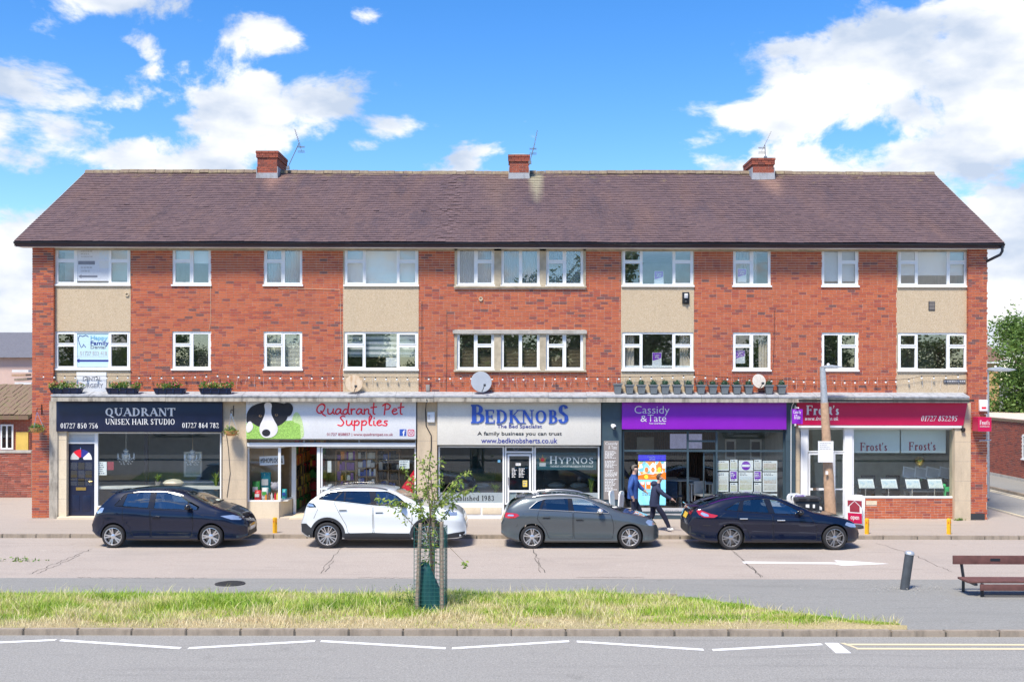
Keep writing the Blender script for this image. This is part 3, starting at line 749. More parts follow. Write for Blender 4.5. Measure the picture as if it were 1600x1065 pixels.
# --- roof
EY, RY = -.45, 5.07
EZ, RZ = 8.25, 11.29
RX0, RX1 = -14.76, 14.58
sl = Vector((0, RY - EY, RZ - EZ)); SL = sl.length; sl.normalize(); nrm = Vector((0, -sl.z, sl.y))
def rp(x, s, h=0.0): return Vector((x, EY, EZ)) + sl * s + nrm * h
m = MB()
m.prism([(EY + .02, EZ - .04), (RY, RZ - .04), (10.6, EZ - .04), (10.6, EZ - .16), (RY, RZ - .2), (EY + .02, EZ - .16)], RX0 + .02, RX1 - .02, 'x')
m.add([(RX0, RY, RZ), (RX1, RY, RZ), (RX1, 10.65, EZ - .02), (RX0, 10.65, EZ - .02)], [(0, 1, 2, 3)])
roof = m.build('roof', MATS['roof_tile'], bld)
def tiles():
    rows = 37; g = SL / rows; tw = .166; vs = []; fs = []; tt = []
    n = int((RX1 - RX0) / tw)
    for i in range(rows):
        off = (tw / 2 if i % 2 else 0); sag = .0
        for k in range(-1, n + 1):
            xa = RX0 + k * tw + off; xb = xa + tw - .003
            xa, xb = max(xa, RX0), min(xb, RX1)
            if xb - xa < .02: continue
            # the two halves of the terrace were laid apart: a rough joint near the middle
            wob = .010 * math.sin(xa * 1.3 + i * .2) + .012 * math.exp(-((xa + 2.1) / .35) ** 2) * random.uniform(-1, 1)
            lift = .022 + random.uniform(0, .008) + (.012 if random.random() < .004 else 0)
            s0, s1 = i * g - .012 + random.uniform(-.004, .004), (i + 1) * g + .03
            b = len(vs)
            h0, h1 = lift + wob, .004 + wob
            vs += [tuple(rp(xa, s0, h0)), tuple(rp(xb, s0, h0 + random.uniform(-.003, .003))), tuple(rp(xb, s1, h1)), tuple(rp(xa, s1, h1)), tuple(rp(xa, s0, h0 - .02)), tuple(rp(xb, s0, h0 - .02))]
            t = random.gauss(.42, .12); t = min(max(t, .01), 1)
            fs += [(b, b + 1, b + 2, b + 3), (b, b + 4, b + 5, b + 1), (b, b + 3, b + 4), (b + 1, b + 5, b + 2)]; tt += [t] * 4
    me = bpy.data.meshes.new('tiles'); me.from_pydata(vs, [], fs); a = me.attributes.new('tint', 'FLOAT', 'FACE'); a.data.foreach_set('value', tt)
    o = link_mesh('roof_tiling', me, MATS['roof_tile'], roof); o['kind'] = 'stuff'
tiles()
# ridge tiles
mat_stone('ridge_clay', (.20, .15, .11), (.38, .33, .18), .7, 5)
rm = MB(); rm.prism([(-.13, -.05), (-.08, .05), (0, .085), (.08, .05), (.13, -.05)], -.148, .148, 'x')
rme = rm.mesh(); rme.materials.append(MATS['ridge_clay'])
nR = int((RX1 - RX0) / .305)
for i in range(nR):
    o = bpy.data.objects.new('ridge_tile', rme); COL.objects.link(o); o.parent = roof
    o.location = (RX0 + (i + .5) * (RX1 - RX0) / nR, RY, RZ + .015 + random.uniform(-.008, .01) + .02 * math.sin(i * .12)); o.rotation_euler = (random.uniform(-.03, .03), random.uniform(-.02, .02), random.uniform(-.03, .03))
# verge boards, fascia, soffit, gutter, downpipe
for x in (RX0 - .01, RX1 + .001):
    MB().prism([(EY, EZ - .15), (EY, EZ + .03), (RY, RZ + .03), (RY, RZ - .16)], x, x + .015, 'x').build('verge_board', MATS['grey_concrete'], bld)
MB().box(RX0 + .03, RX1 - .03, -.40, -.375, EZ - .15, EZ - .03).build('fascia_board', MATS['gutter_black'], bld)
MB().box(RX0 + .06, RX1 - .06, -.374, -.01, EZ - .15, EZ - .13).build('soffit', MATS['white_board'], bld)
MB().box(fx0, fx1, -.03, -.007, ZE - .13, ZE - .02).build('frieze_board', MATS['cement_surround'], bld)
gp_ = [(math.cos(a) * .062, math.sin(a) * .062) for a in [math.pi + i * math.pi / 8 for i in range(9)]] + [(math.cos(a) * .054, math.sin(a) * .054) for a in [2 * math.pi - i * math.pi / 8 for i in range(9)]]
for i in range(8):
    x0 = RX0 + (RX1 - RX0) * i / 8; x1 = RX0 + (RX1 - RX0) * (i + 1) / 8
    g = MB().prism([(-.468 + u, EZ - .02 + v - .01 * i / 8) for u, v in gp_], x0, x1 - .004, 'x').build('gutter', MATS['gutter_black'], bld)
    MB().prism([(-.468 + u * 1.08, EZ - .02 + v * 1.08 - .01 * i / 8) for u, v in gp_], x1 - .06, x1 + .05 if i < 7 else x1, 'x').build('gutter_joint', MATS['gutter_black'], g)
dpx, dpz = W(1566, 384, -.46)
MB().tube([(dpx, -.46, dpz), (dpx, -.46, dpz - .16), (dpx - .05, -.44, dpz - .26), (dpx - .30, -.1, dpz - .42), (dpx - .36, .05, dpz - .50), (dpx - .37, .1, dpz - .8), (dpx - .37, .1, .1)], .042, 10).build('downpipe', MATS['gutter_black'], bld, smooth=60)
# chimneys
def chimney(px0, px1, ptop, dep):
    yf = 4.55; x0, _ = W(px0, 270, yf); x1, _ = W(px1, 270, yf); zt = W((px0 + px1) / 2, ptop, yf)[1]; zb = 10.55
    core = MB().box(x0 + .015, x1 - .015, yf + .015, yf + dep - .015, zb, zt - .02).build('chimney', MATS['mortar'], bld)
    m = MB(); n = int((zt - RZ + .1) / .075)
    for i in range(n + 4):
        z1 = zt - .01 - i * .075; z0 = z1 - .064
        if z0 < 10.9: break
        pr = .035 if i in (1, 2) else .05 if i == 0 else 0
        sh = .11 if i % 2 else 0
        for (u0, u1, side) in ((x0 - pr, x1 + pr, 'f'), (yf - pr, yf + dep + pr, 'l'), (yf - pr, yf + dep + pr, 'r')):
            u = u0 - sh
            while u < u1 - .02:
                a, b = max(u, u0), min(u + .214, u1); u += .225
                if b - a < .03: continue
                t = min(brick_tint() + .18, 1)
                if side == 'f': m.box(a, b, yf - pr, yf + .03, z0, z1, t)
                elif side == 'l': m.box(x0 - pr + .001, x0 + .03, a + .001, b, z0, z1, t)
                else: m.box(x1 - .03, x1 + pr - .001, a + .001, b, z0, z1, t)
    o = m.build('chimney_brickwork', MATS['dark_brick'], core, recalc=False); o['kind'] = 'stuff'
    cx, cy = (x0 + x1) / 2, yf + dep / 2
    c = MB(); c.add([(x0 - .05, yf - .05, zt), (x1 + .05, yf - .05, zt), (x1 + .05, yf + dep + .05, zt), (x0 - .05, yf + dep + .05, zt), (cx - .15, cy - .15, zt + .07), (cx + .15, cy - .15, zt + .07), (cx + .15, cy + .15, zt + .07), (cx - .15, cy + .15, zt + .07)], [(0, 1, 5, 4), (1, 2, 6, 5), (2, 3, 7, 6), (3, 0, 4, 7), (4, 5, 6, 7)])
    c.build('chimney_cap', MATS['grey_concrete'], core)
    fz0 = W(px0, 281, yf - .05)[1]; fz1 = W(px0, 270, yf - .05)[1]
    MB().prism([(x0 - .04, fz0), (x1 + .04, fz0 + .02), (x1 + .02, fz1), (x0 - .02, fz1)], yf - .05, yf - .004).box(x0 - .03, x0 - .004, yf - .03, yf + .9, fz0 + .05, RZ + .12).box(x1 + .004, x1 + .03, yf - .03, yf + .9, fz0 + .05, RZ + .12).build('flashing', MATS['lead_flashing'], core)
    return x0, x1, zt
CH = [chimney(402, 433, 236, 1.55), chimney(796, 826, 242, .7), chimney(1176, 1209, 247, 1.35)]
M('aerial_metal', (.20, .21, .23), .5, .5)
def aerial(base, lean, flip, label, mast=.95):
    t = thing('tv_aerial', label, 'aerial', base, 'aerials on the chimneys')
    b = Vector(base); top = b + Vector((lean * mast, 0, mast))
    MB().tube([b, b + Vector((0, 0, .12)) + Vector((lean * .1, 0, 0)), top], .014, 6).build('mast', MATS['aerial_metal'], t)
    d = Vector((.42 * flip, .1, .62)).normalized() * .8; s = top - d * .35; e = top + d * .65
    MB().tube([s, e], .010, 5).build('boom', MATS['aerial_metal'], t)
    for i in range(9):
        c = s + (e - s) * (.18 + .1 * i); MB().tube([c + Vector((-.02, -.16 + .006 * i, 0)), c + Vector((.02, .16 - .006 * i, 0))], .005, 4).build('element', MATS['aerial_metal'], t)
    m = MB(); c = s + (e - s) * .06
    for q in (-1, 1):
        for k in range(4): m.tube([c + Vector((-.12, .02 * k, .05 * q + .02 * k * q)), c + Vector((.12, .02 * k, .05 * q + .02 * k * q))], .005, 4)
    m.build('reflector', MATS['aerial_metal'], t)
    MB().box(b.x - .05, b.x + .05, b.y - .04, b.y + .04, b.z - .06, b.z + .04).build('bracket', MATS['aerial_metal'], t)
x, z = W(450, 262, 4.9); aerial((x, 4.9, z), .45, -.5, 'bent tv aerial on the left chimney, leaning to the right', .85)
x, z = W(828, 254, 4.55); aerial((x, 4.5, z), .25, .3, 'slim tv aerial rising beside the middle chimney', .6)
x, z = W(1196, 246, 5.0); aerial((x, 5.0, z), -.05, .75, 'tv aerial on the right chimney, pointing up to the right', .45)
# ================================================================== lettering
_ts = bpy.data.scenes.new('type_setting')
def sans_mesh(body, bold=0.0, shear=0.0, spacing=1.0):
    cu = bpy.data.curves.new('t', 'FONT'); cu.body = body; cu.offset = bold; cu.shear = shear; cu.space_character = spacing; cu.extrude = .01; cu.resolution_u = 3
    o = bpy.data.objects.new('t', cu); _ts.collection.objects.link(o); vl = _ts.view_layers[0]; vl.update()
    dg = vl.depsgraph; dg.update()
    me = bpy.data.meshes.new_from_object(o.evaluated_get(dg)); bpy.data.objects.remove(o); bpy.data.curves.remove(cu)
    V = np.empty(len(me.vertices) * 3); me.vertices.foreach_get('co', V); V = V.reshape(-1, 3)
    fs = [tuple(p.vertices) for p in me.polygons]; bpy.data.meshes.remove(me)
    return [(V[:, :2], V[:, 2] / .02 + .5, fs)]
# a roman face drawn with thick and thin strokes: v/n stems, h bar, d/e diagonals, a bowl, f foot serif, c dot
TK, TN = .165, .065
G = {
 'Q': (1.04, 'a.5,.5,.43,.46,0,360 d.45,.12,.98,-.2'), 'U': (1.02, 'v.2,.3,1 f.2,1 n.82,.3,1 f.82,1 a.51,.33,.31,.3,180,360'), 'A': (.98, 'e.1,0,.5,1 d.47,1,.86,0 h.24,.7,.33 f.1,0 f.86,0'),
 'D': (.97, 'v.22,0,1 h.06,.46,.97 h.06,.46,.03 a.42,.5,.46,.47,-90,90'), 'R': (.98, 'v.22,0,1 h.06,.46,.97 h.22,.46,.49 a.44,.73,.28,.24,-90,90 d.45,.48,.86,0 f.22,0 f.9,0'),
 'N': (1.02, 'n.18,0,1 d.18,1,.84,0 n.84,0,1 f.18,0 f.13,1 f.84,1'), 'T': (.92, 'v.46,0,1 h.05,.87,.97 f.46,0 n.06,.74,1 n.86,.74,1'), 'I': (.44, 'v.22,0,1 f.22,0 f.22,1'),
 'S': (.78, 'a.4,.73,.26,.24,20,255 a.38,.27,.28,.25,-165,78 d.27,.62,.52,.4'), 'E': (.86, 'v.22,0,1 h.06,.74,.97 h.06,.78,.03 h.22,.6,.5 n.72,.76,1 n.77,0,.24 n.6,.38,.62'),
 'X': (.98, 'd.14,1,.84,0 e.82,1,.14,0 f.14,1 f.82,1 f.14,0 f.84,0'), 'H': (1.06, 'v.22,0,1 v.84,0,1 h.22,.84,.5 f.22,0 f.84,0 f.22,1 f.84,1'), 'O': (1.02, 'a.5,.5,.43,.46,0,360'),
 'B': (.9, 'v.22,0,1 h.06,.46,.97 h.06,.46,.03 h.22,.46,.52 a.42,.745,.25,.225,-90,90 a.44,.27,.31,.245,-90,90'), 'K': (.98, 'v.22,0,1 e.22,.42,.8,1 d.42,.58,.86,0 f.22,0 f.22,1 f.82,1 f.88,0'),
 'F': (.8, 'v.22,0,1 h.06,.72,.97 h.22,.58,.52 f.22,0 n.71,.74,1 n.57,.4,.64'), 'P': (.84, 'v.22,0,1 h.06,.44,.97 h.22,.44,.46 a.42,.715,.3,.255,-90,90 f.22,0'), 'Y': (.94, 'v.48,0,.5 d.12,1,.48,.45 e.84,1,.5,.45 f.48,0 f.12,1 f.84,1'),
 'a': (.6, 'v.45,.06,.48 a.28,.47,.18,.18,10,165 a.24,.17,.17,.17,30,330 f.5,.02'), 'b': (.68, 'v.16,0,1 a.34,.32,.25,.32,-150,150'), 'c': (.56, 'a.3,.33,.23,.32,40,320'), 'd': (.68, 'v.5,0,1 a.3,.32,.24,.32,30,330 f.55,.02'),
 'e': (.58, 'a.3,.33,.24,.32,0,315 h.08,.52,.36'), 'f': (.4, 'v.18,0,.78 a.32,.78,.16,.2,60,180 h.04,.4,.64 f.18,0'), 'h': (.72, 'v.16,0,1 a.36,.4,.2,.25,0,170 v.55,0,.42 f.16,0 f.56,0'),
 'i': (.34, 'v.17,0,.66 f.17,0 c.17,.88,.09'), 'k': (.68, 'v.16,0,1 e.16,.26,.52,.64 d.3,.4,.58,0 f.16,0 f.58,0'), 'l': (.34, 'v.17,0,1 f.17,0'), 'm': (1.0, 'v.16,0,.66 v.5,0,.45 v.85,0,.45 a.33,.42,.17,.23,0,170 a.68,.42,.17,.23,0,170 f.16,0 f.5,0 f.85,0'),
 'o': (.64, 'a.32,.33,.25,.32,0,360'), 'r': (.5, 'v.17,0,.66 a.33,.44,.15,.2,40,170 c.43,.56,.075 f.17,0'), 's': (.5, 'a.25,.48,.16,.17,20,250 a.24,.18,.18,.17,-165,75 d.18,.4,.32,.26'), 't': (.42, 'v.19,.12,.86 a.31,.15,.13,.14,180,320 h.03,.38,.64'),
 'u': (.7, 'v.17,.24,.66 v.54,0,.66 a.36,.24,.19,.23,180,360'), 'w': (.92, 'd.08,.66,.28,0 e.46,.66,.28,0 d.46,.66,.66,0 e.84,.66,.66,0'), '.': (.28, 'c.13,.07,.085'), "'": (.24, 'v.12,.74,1'), '’': (.24, 'c.12,.93,.08 e.15,.93,.06,.72'), ' ': (.36, ''),
 '0': (.72, 'a.36,.5,.28,.48,0,360'), '1': (.5, 'v.28,0,1 e.28,1,.1,.84 f.28,0'), '2': (.68, 'a.32,.72,.23,.26,-25,170 e.52,.6,.1,.06 h.08,.6,.05 n.6,0,.2'), '3': (.66, 'a.3,.74,.22,.24,-80,160 a.3,.27,.26,.26,-160,85'), '4': (.7, 'v.48,0,1 e.48,1,.06,.32 h.06,.66,.28'),
 '5': (.66, 'h.14,.56,.96 n.15,.5,1 a.3,.3,.25,.29,-150,125'), '6': (.68, 'a.36,.3,.25,.29,0,360 a.48,.4,.38,.58,95,190'), '7': (.64, 'h.06,.58,.96 e.57,.96,.24,.0 n.08,.8,1 e.55,.96,.22,.0'), '8': (.68, 'a.34,.74,.21,.24,0,360 a.34,.26,.26,.26,0,360'), '9': (.68, 'a.32,.7,.25,.29,0,360 a.2,.6,.38,.58,-85,10')}
def serif_polys(body, shear=0.0, fat=1.0):
    out = []; x0 = 0.0; tk, tn = TK * fat, TN * fat
    def strip_(pts, ws):
        L = []; Rr = []; n = len(pts)
        for i, (x, y) in enumerate(pts):
            a = pts[max(i - 1, 0)]; b = pts[min(i + 1, n - 1)]; dx, dy = b[0] - a[0], b[1] - a[1]; q = math.hypot(dx, dy) or 1
            nx, ny = -dy / q * ws[i] / 2, dx / q * ws[i] / 2; L.append((x + nx, y + ny)); Rr.append((x - nx, y - ny))
        return [[L[i], L[i + 1], Rr[i + 1], Rr[i]] for i in range(n - 1)]
    for ch in body:
        adv, code = G.get(ch, G[' '])
        polys = []
        for tok in code.split():
            k = tok[0]; p = [float(q) for q in tok[1:].split(',')]
            if k in 'vn': w = (tk if k == 'v' else tn) / 2; polys.append([(p[0] - w, p[1]), (p[0] + w, p[1]), (p[0] + w, p[2]), (p[0] - w, p[2])])
            elif k == 'h': polys.append([(p[0], p[2] - tn / 2), (p[1], p[2] - tn / 2), (p[1], p[2] + tn / 2), (p[0], p[2] + tn / 2)])
            elif k in 'de': w = (tk if k == 'd' else tn) / 2 * 1.08; polys.append([(p[0] - w, p[1]), (p[0] + w, p[1]), (p[2] + w, p[3]), (p[2] - w, p[3])])
            elif k == 'f': s = 1 if p[1] < .5 else -1; w = tk * .5 + .085; polys.append([(p[0] - w, p[1]), (p[0] + w, p[1]), (p[0] + w * .75, p[1] + s * .055), (p[0] - w * .75, p[1] + s * .055)])
            elif k == 'c': polys.append([(p[0] + p[2] * math.cos(q * math.pi / 4), p[1] + p[2] * math.sin(q * math.pi / 4)) for q in range(8)])
            elif k == 'a':
                n = max(6, int(abs(p[5] - p[4]) / 16)); an = [R(p[4] + (p[5] - p[4]) * i / n) for i in range(n + 1)]
                ws = [tn + (tk * .95 - tn) * abs(math.cos(q)) ** 1.3 for q in an]
                polys += strip_([(p[0] + (p[2] - .5 * w) * math.cos(q), p[1] + (p[3] - .5 * w * .6) * math.sin(q)) for q, w in zip(an, ws)], ws)
        for i, q in enumerate(polys):
            V = np.array([(x0 + x + shear * y, y) for x, y in q]); n = len(q)
            fs = [tuple(range(n)), tuple(range(2 * n - 1, n - 1, -1))] + [(j, (j + 1) % n, n + (j + 1) % n, n + j) for j in range(n)]
            d = 1.0 - .012 * (i % 23)
            out.append((np.concatenate([V, V]), np.array([d] * n + [0.0] * n), fs))
        x0 += adv + .03
    return out
HAND = {'Q': (1.0, [[(.75, .85), (.5, 1), (.15, .75), (.05, .35), (.3, .12), (.62, .3), (.8, .7), (.72, .95), (.5, 1)], [(.42, .35), (.6, .05), (.85, -.12)]]), 'u': (.72, [[(.08, .55), (.1, .15), (.3, .05), (.52, .25), (.6, .55)], [(.6, .55), (.57, .2), (.72, .05)]]),
 'a': (.72, [[(.55, .5), (.3, .55), (.08, .25), (.22, .04), (.45, .2), (.58, .5), (.56, .18), (.72, .04)]]), 'd': (.72, [[(.5, .45), (.25, .5), (.06, .22), (.2, .03), (.45, .2), (.62, 1.1)], [(.62, 1.1), (.54, .2), (.7, .04)]]),
 'r': (.52, [[(.1, .55), (.14, .04)], [(.13, .3), (.25, .5), (.46, .52)]]), 'n': (.7, [[(.1, .55), (.12, .04)], [(.12, .3), (.32, .53), (.5, .45), (.5, .12), (.66, .04)]]), 't': (.55, [[(.3, 1.1), (.24, .2), (.4, .04)], [(.02, .66), (.56, .74)]]),
 'P': (.85, [[(.28, 1.0), (.18, .0)], [(.02, .85), (.35, 1.05), (.72, .88), (.6, .55), (.22, .48)]]), 'e': (.6, [[(.08, .3), (.4, .38), (.46, .52), (.25, .56), (.07, .28), (.25, .03), (.56, .14)]]),
 'S': (.8, [[(.72, .98), (.5, 1.05), (.3, .85), (.5, .55), (.6, .28), (.38, .0), (.05, .08)]]), 'p': (.7, [[(.12, .55), (.08, -.5)], [(.12, .3), (.35, .55), (.56, .38), (.42, .08), (.12, .12)]]), 'l': (.42, [[(.1, .3), (.35, .95), (.25, 1.1), (.12, .8), (.14, .15), (.36, .05)]]),
 'i': (.36, [[(.14, .52), (.14, .14), (.3, .04)], [(.17, .78), (.19, .84)]]), 's': (.55, [[(.46, .52), (.25, .52), (.2, .36), (.42, .22), (.34, .02), (.06, .06)]]), ' ': (.55, [])}
def hand_polys(body, w=.125):
    out = []; x0 = 0; k = 0
    for ch in body:
        adv, strokes = HAND[ch]
        for st in strokes:
            P = []
            for i in range(len(st) - 1):
                p0, p1, p2, p3 = st[max(i - 1, 0)], st[i], st[i + 1], st[min(i + 2, len(st) - 1)]
                for s in range(4):
                    t = s / 4; P.append(tuple(.5 * (2 * b + (c - a) * t + (2 * a - 5 * b + 4 * c - d) * t * t + (3 * b - a - 3 * c + d) * t ** 3) for a, b, c, d in zip(p0, p1, p2, p3)))
            P.append(st[-1])
            for (xa, ya), (xb, yb) in zip(P, P[1:]):
                d = Vector((xb - xa, yb - ya)); 
                if d.length < 1e-4: continue
                d.normalize(); nx, ny = -d.y * w / 2, d.x * w / 2; ex, ey = d.x * w * .35, d.y * w * .35
                V = np.array([(x0 + xa + nx - ex, ya + ny - ey), (x0 + xa - nx - ex, ya - ny - ey), (x0 + xb - nx + ex, yb - ny + ey), (x0 + xb + nx + ex, yb + ny + ey)])
                fs = [(0, 1, 2, 3), (7, 6, 5, 4)] + [(j, (j + 1) % 4, 4 + (j + 1) % 4, 4 + j) for j in range(4)]
                k += 1; dd = 1 - .01 * (k % 29)
                out.append((np.concatenate([V, V]), np.array([dd] * 4 + [0.0] * 4), fs))
        x0 += adv
    return out
def letter(parent, body, px0, px1, py0, py1, Y, mat, style='sans', name='lettering', thick=.008, world=False):
    """sets body so that its ink fills the given box (photo pixels at depth Y, or metres when world)"""
    if style == 'serif': P = serif_polys(body)
    elif style == 'fat': P = serif_polys(body, 0, 1.35)
    elif style == 'serif_i': P = serif_polys(body, .25)
    elif style == 'hand': P = hand_polys(body)
    elif style == 'bold': P = sans_mesh(body, .011)
    elif style == 'thin': P = sans_mesh(body, -.008)
    else: P = sans_mesh(body)
    A = np.concatenate([p[0] for p in P]); lo, hi = A.min(0), A.max(0)
    if world: x0, x1, z1, z0 = px0, px1, py0, py1
    else: x0, x1, z0, z1 = WX(px0, Y), WX(px1, Y), WZ(py1, Y), WZ(py0, Y)
    m = MB()
    for V, d, fs in P:
        q = (V - lo) / (hi - lo)
        m.add([(x0 + (x1 - x0) * a, Y - thick * e, z0 + (z1 - z0) * b) for (a, b), e in zip(q, d)], fs)
    return m.build(name, mat, parent)
def bars(parent, px0, px1, py0, py1, n, Y, mat, name='small_print', thick=.002, seed=0):
    """rows of print too small to read, each row a broken line of word-sized marks"""
    rr = random.Random(seed); m = MB(); H_ = (py1 - py0) / n
    for i in range(n):
        x = px0; e = px1 - rr.uniform(0, .45) * (px1 - px0)
        while x < e:
            w = min(rr.uniform(1.2, 4.2), e - x); m.box(WX(x, Y), WX(x + w, Y), Y - thick, Y, WZ(py0 + (i + .62) * H_, Y), WZ(py0 + (i + .12) * H_, Y)); x += w + .9
    return m.build(name, mat, parent)
M('ink_white', (.78, .78, .76), .5, var=.03); M('ink_black', (.012, .012, .014), .5); M('ink_blue', (.03, .09, .42), .4); M('ink_navy', (.02, .03, .24), .5); M('ink_red', (.70, .008, .03), .45); M('ink_maroon', (.30, .03, .05), .6); M('ink_grey', (.22, .23, .26), .6); M('ink_skyblue', (.16, .42, .62), .5); M('ink_purple', (.20, .03, .45), .5); M('ink_pale', (.5, .5, .5), .6)
# ================================================================== shop storey
S = -.20                          # face of the shop signs
PY = -.12                         # face of the pilasters
GY0 = .02                         # shopfront plane
M('shop_navy', (.006, .012, .042), .35, var=.15); M('shop_slate', (.045, .075, .095), .4, var=.12); M('shop_purple', (.25, .012, .48), .35, var=.04); M('shop_crimson', (.52, .004, .07), .35, var=.04); mat_stone('sign_white', (.70, .72, .74), (.58, .58, .57), .35, .8); mat_stone('sign_cream', (.68, .66, .60), (.56, .53, .46), .4, .8)
M('oak', (.30, .19, .10), .6, var=.25, scale=8); M('desk_white', (.62, .60, .55), .5); M('chair_blue', (.03, .08, .16), .6); M('brass', (.55, .38, .12), .3, .9); M('taupe', (.27, .24, .22), .6, var=.08); M('screen_glass', (.01, .01, .012), .1)
# canopy over the shops
cz = lambda py, Y: WZ(py, Y)
c0, c1 = WX(79, -.5), WX(1516, -.5)
m = MB(); n = 24
can = MB().prism([(.0, 3.79), (-.46, 3.675), (-.46, 3.52), (.0, 3.52)], c0 + .03, c1 - .03, 'x').build('canopy', MATS['stained_concrete'], bld)
for i in range(n):
    x0 = c0 + (c1 - c0) * i / n; x1 = c0 + (c1 - c0) * (i + 1) / n - random.uniform(.003, .012); dz = random.uniform(-.006, .006)
    MB().prism([(-.001, 3.81 + dz), (-.5, 3.70 + dz), (-.5, 3.655 + dz), (-.465, 3.655 + dz), (-.465, 3.675 + dz), (-.001, 3.79 + dz)], x0, x1, 'x').build('lead_sheet', MATS['lead_flashing'], can)
    MB().box(x0, x1, -.485 + random.uniform(-.004, .004), -.461, 3.515 + random.uniform(-.003, .003), 3.64).build('canopy_edge', MATS['stained_concrete'], can)
# pilasters
def pilaster(a, b, mat, py1=628, plinth=None, front=PY):
    x0, x1 = WX(a, front), WX(b, front); zt = 3.515
    o = MB().box(x0, x1, front, .27, 0, zt).build('pilaster', MATS[mat], bld)
    m = MB(); nb = 6
    for i in range(1, nb): m.box(x0 - .001, x1 + .001, front - .0015, front, i * zt / nb - .003, i * zt / nb + .003)
    m.build('joint', MATS['taupe'] if mat != 'shop_slate' else MATS['dark_plastic'], o)
    return o
pilaster(77, 90, 'stained_concrete', front=-.16); pilaster(90, 104, 'cream_stone'); pilaster(348, 385.5, 'cast_stone'); pilaster(652, 683, 'cast_stone'); pilaster(940, 971.5, 'shop_slate'); pilaster(1228, 1243, 'shop_slate'); pilaster(1243.2, 1250, 'cast_stone', front=-.05); pilaster(1492, 1517, 'cast_stone', front=-.14)
# rooms behind the shopfronts
party = [BX0 + .3, WX(366), WX(668), WX(956), WX(1240), BX1 - .3]
rooms = ['salon', 'pet', 'beds', 'agents', 'frosts']
wallm = {'salon': M('salon_wall', (.26, .32, .37), .8), 'pet': M('pet_wall', (.45, .33, .2), .8), 'beds': M('beds_wall', (.12, .2, .26), .8), 'agents': M('agents_wall', (.17, .11, .08), .7, var=.3, scale=6), 'frosts': M('frosts_wall', (.72, .78, .70), .8)}
for i, nm in enumerate(rooms):
    a, b = party[i], party[i + 1]; dep = (4.2, 4.6, 4.5, 4.8, 4.2)[i]
    MB().box(a + .07, b - .07, dep, dep + .1, .03, 3.40).build('back_wall', wallm[nm], bld)
    MB().box(a + .07, b - .07, .06, dep + .1, -.0, .03).build('shop_floor', M('floor_' + nm, {'salon': (.4, .4, .4), 'pet': (.6, .52, .4), 'beds': (.42, .38, .33), 'agents': (.42, .38, .36), 'frosts': (.6, .6, .56)}[nm], .6), bld)
    for q in (a, b - .06): MB().box(q, q + .06, .28, dep + .1, .0, 3.41).build('party_wall', MATS['interior_wall'] if nm != 'beds' else wallm['beds'], bld)
def bulkhead(a, b, py, mat='interior_dark'):
    MB().box(WX(a), WX(b), S + .085, .26, WZ(py, S) + .01, 3.5).build('bulkhead', MATS[mat], bld)
def sign_board(name, label, a, b, p0, p1, mat, slope=0.0, tap=0):
    x0, x1, z0, z1 = WX(a, S), WX(b, S), WZ(p1, S), WZ(p0, S)
    t = thing(name, label, 'sign', ((x0 + x1) / 2, S, z0))
    if tap: MB().prism([(x0, z0), (x1 - tap, z0), (x1, z1), (x0, z1)], S, S + .08).build('board', mat, t)
    else: MB().box(x0, x1, S, S + .08, z0, z1).build('board', mat, t, bevel=.006)
    return t
def glazed(a, b, p0, p1, fmat, fpx=2.2, vb=(), hb=(), Y=GY0, glass='shop_glass', name='shop_window', parent=None, d=.08, nopane=()):
    x0, x1, z0, z1 = WX(a, Y), WX(b, Y), WZ(p1, Y), WZ(p0, Y); w = fpx / 52
    m = MB(); m.box(x0, x0 + w, Y, Y + d, z0, z1); m.box(x1 - w, x1, Y, Y + d, z0, z1); m.box(x0 + w, x1 - w, Y, Y + d, z0, z0 + w); m.box(x0 + w, x1 - w, Y, Y + d, z1 - w, z1)
    xs = [x0 + w] + [v for q in vb for v in (WX(q, Y) - w / 2, WX(q, Y) + w / 2)] + [x1 - w]; zs = [z0 + w] + [v for q in sorted(hb, reverse=True) for v in (WZ(q, Y) - w / 2, WZ(q, Y) + w / 2)] + [z1 - w]
    for i in range(1, len(xs) - 1, 2): m.box(xs[i], xs[i + 1], Y + .002, Y + d - .002, z0 + w, z1 - w)
    for i in range(0, len(xs), 2):
        for j in range(1, len(zs) - 1, 2): m.box(xs[i], xs[i + 1], Y + .004, Y + d - .004, zs[j], zs[j + 1])
    f = m.build(name, fmat, parent or bld)
    k = 0
    for i in range(0, len(xs), 2):
        for j in range(0, len(zs), 2):
            if k not in nopane:
                MB().box(xs[i], xs[i + 1], Y + d / 2 - .004, Y + d / 2 + .004, zs[j], zs[j + 1]).build('pane', MATS[glass], f)
            k += 1
    return f
def flat(parent, a, b, p0, p1, Y, mat, name='panel', th=.006, **kw):
    return MB().box(WX(a, Y), WX(b, Y), Y - th, Y, WZ(p1, Y), WZ(p0, Y)).build(name, MATS[mat] if isinstance(mat, str) else mat, parent, **kw)
def disc(parent, cx, cy, r, Y, mat, name, th=.006, ry=None, n=20, a0=0, a1=360, rin=0):
    ry = ry or r; A = [R(a0 + (a1 - a0) * i / n) for i in range(n + 1)]
    P = [(WX(cx + r * math.cos(q), Y), WZ(cy - ry * math.sin(q), Y)) for q in A]
    if rin: P += [(WX(cx + rin * math.cos(q), Y), WZ(cy - rin * ry / r * math.sin(q), Y)) for q in reversed(A)]
    elif a1 - a0 < 360: P.append((WX(cx, Y), WZ(cy, Y)))
    else: P = P[:-1]
    return MB().prism(P, Y - th, Y).build(name, MATS[mat], parent)
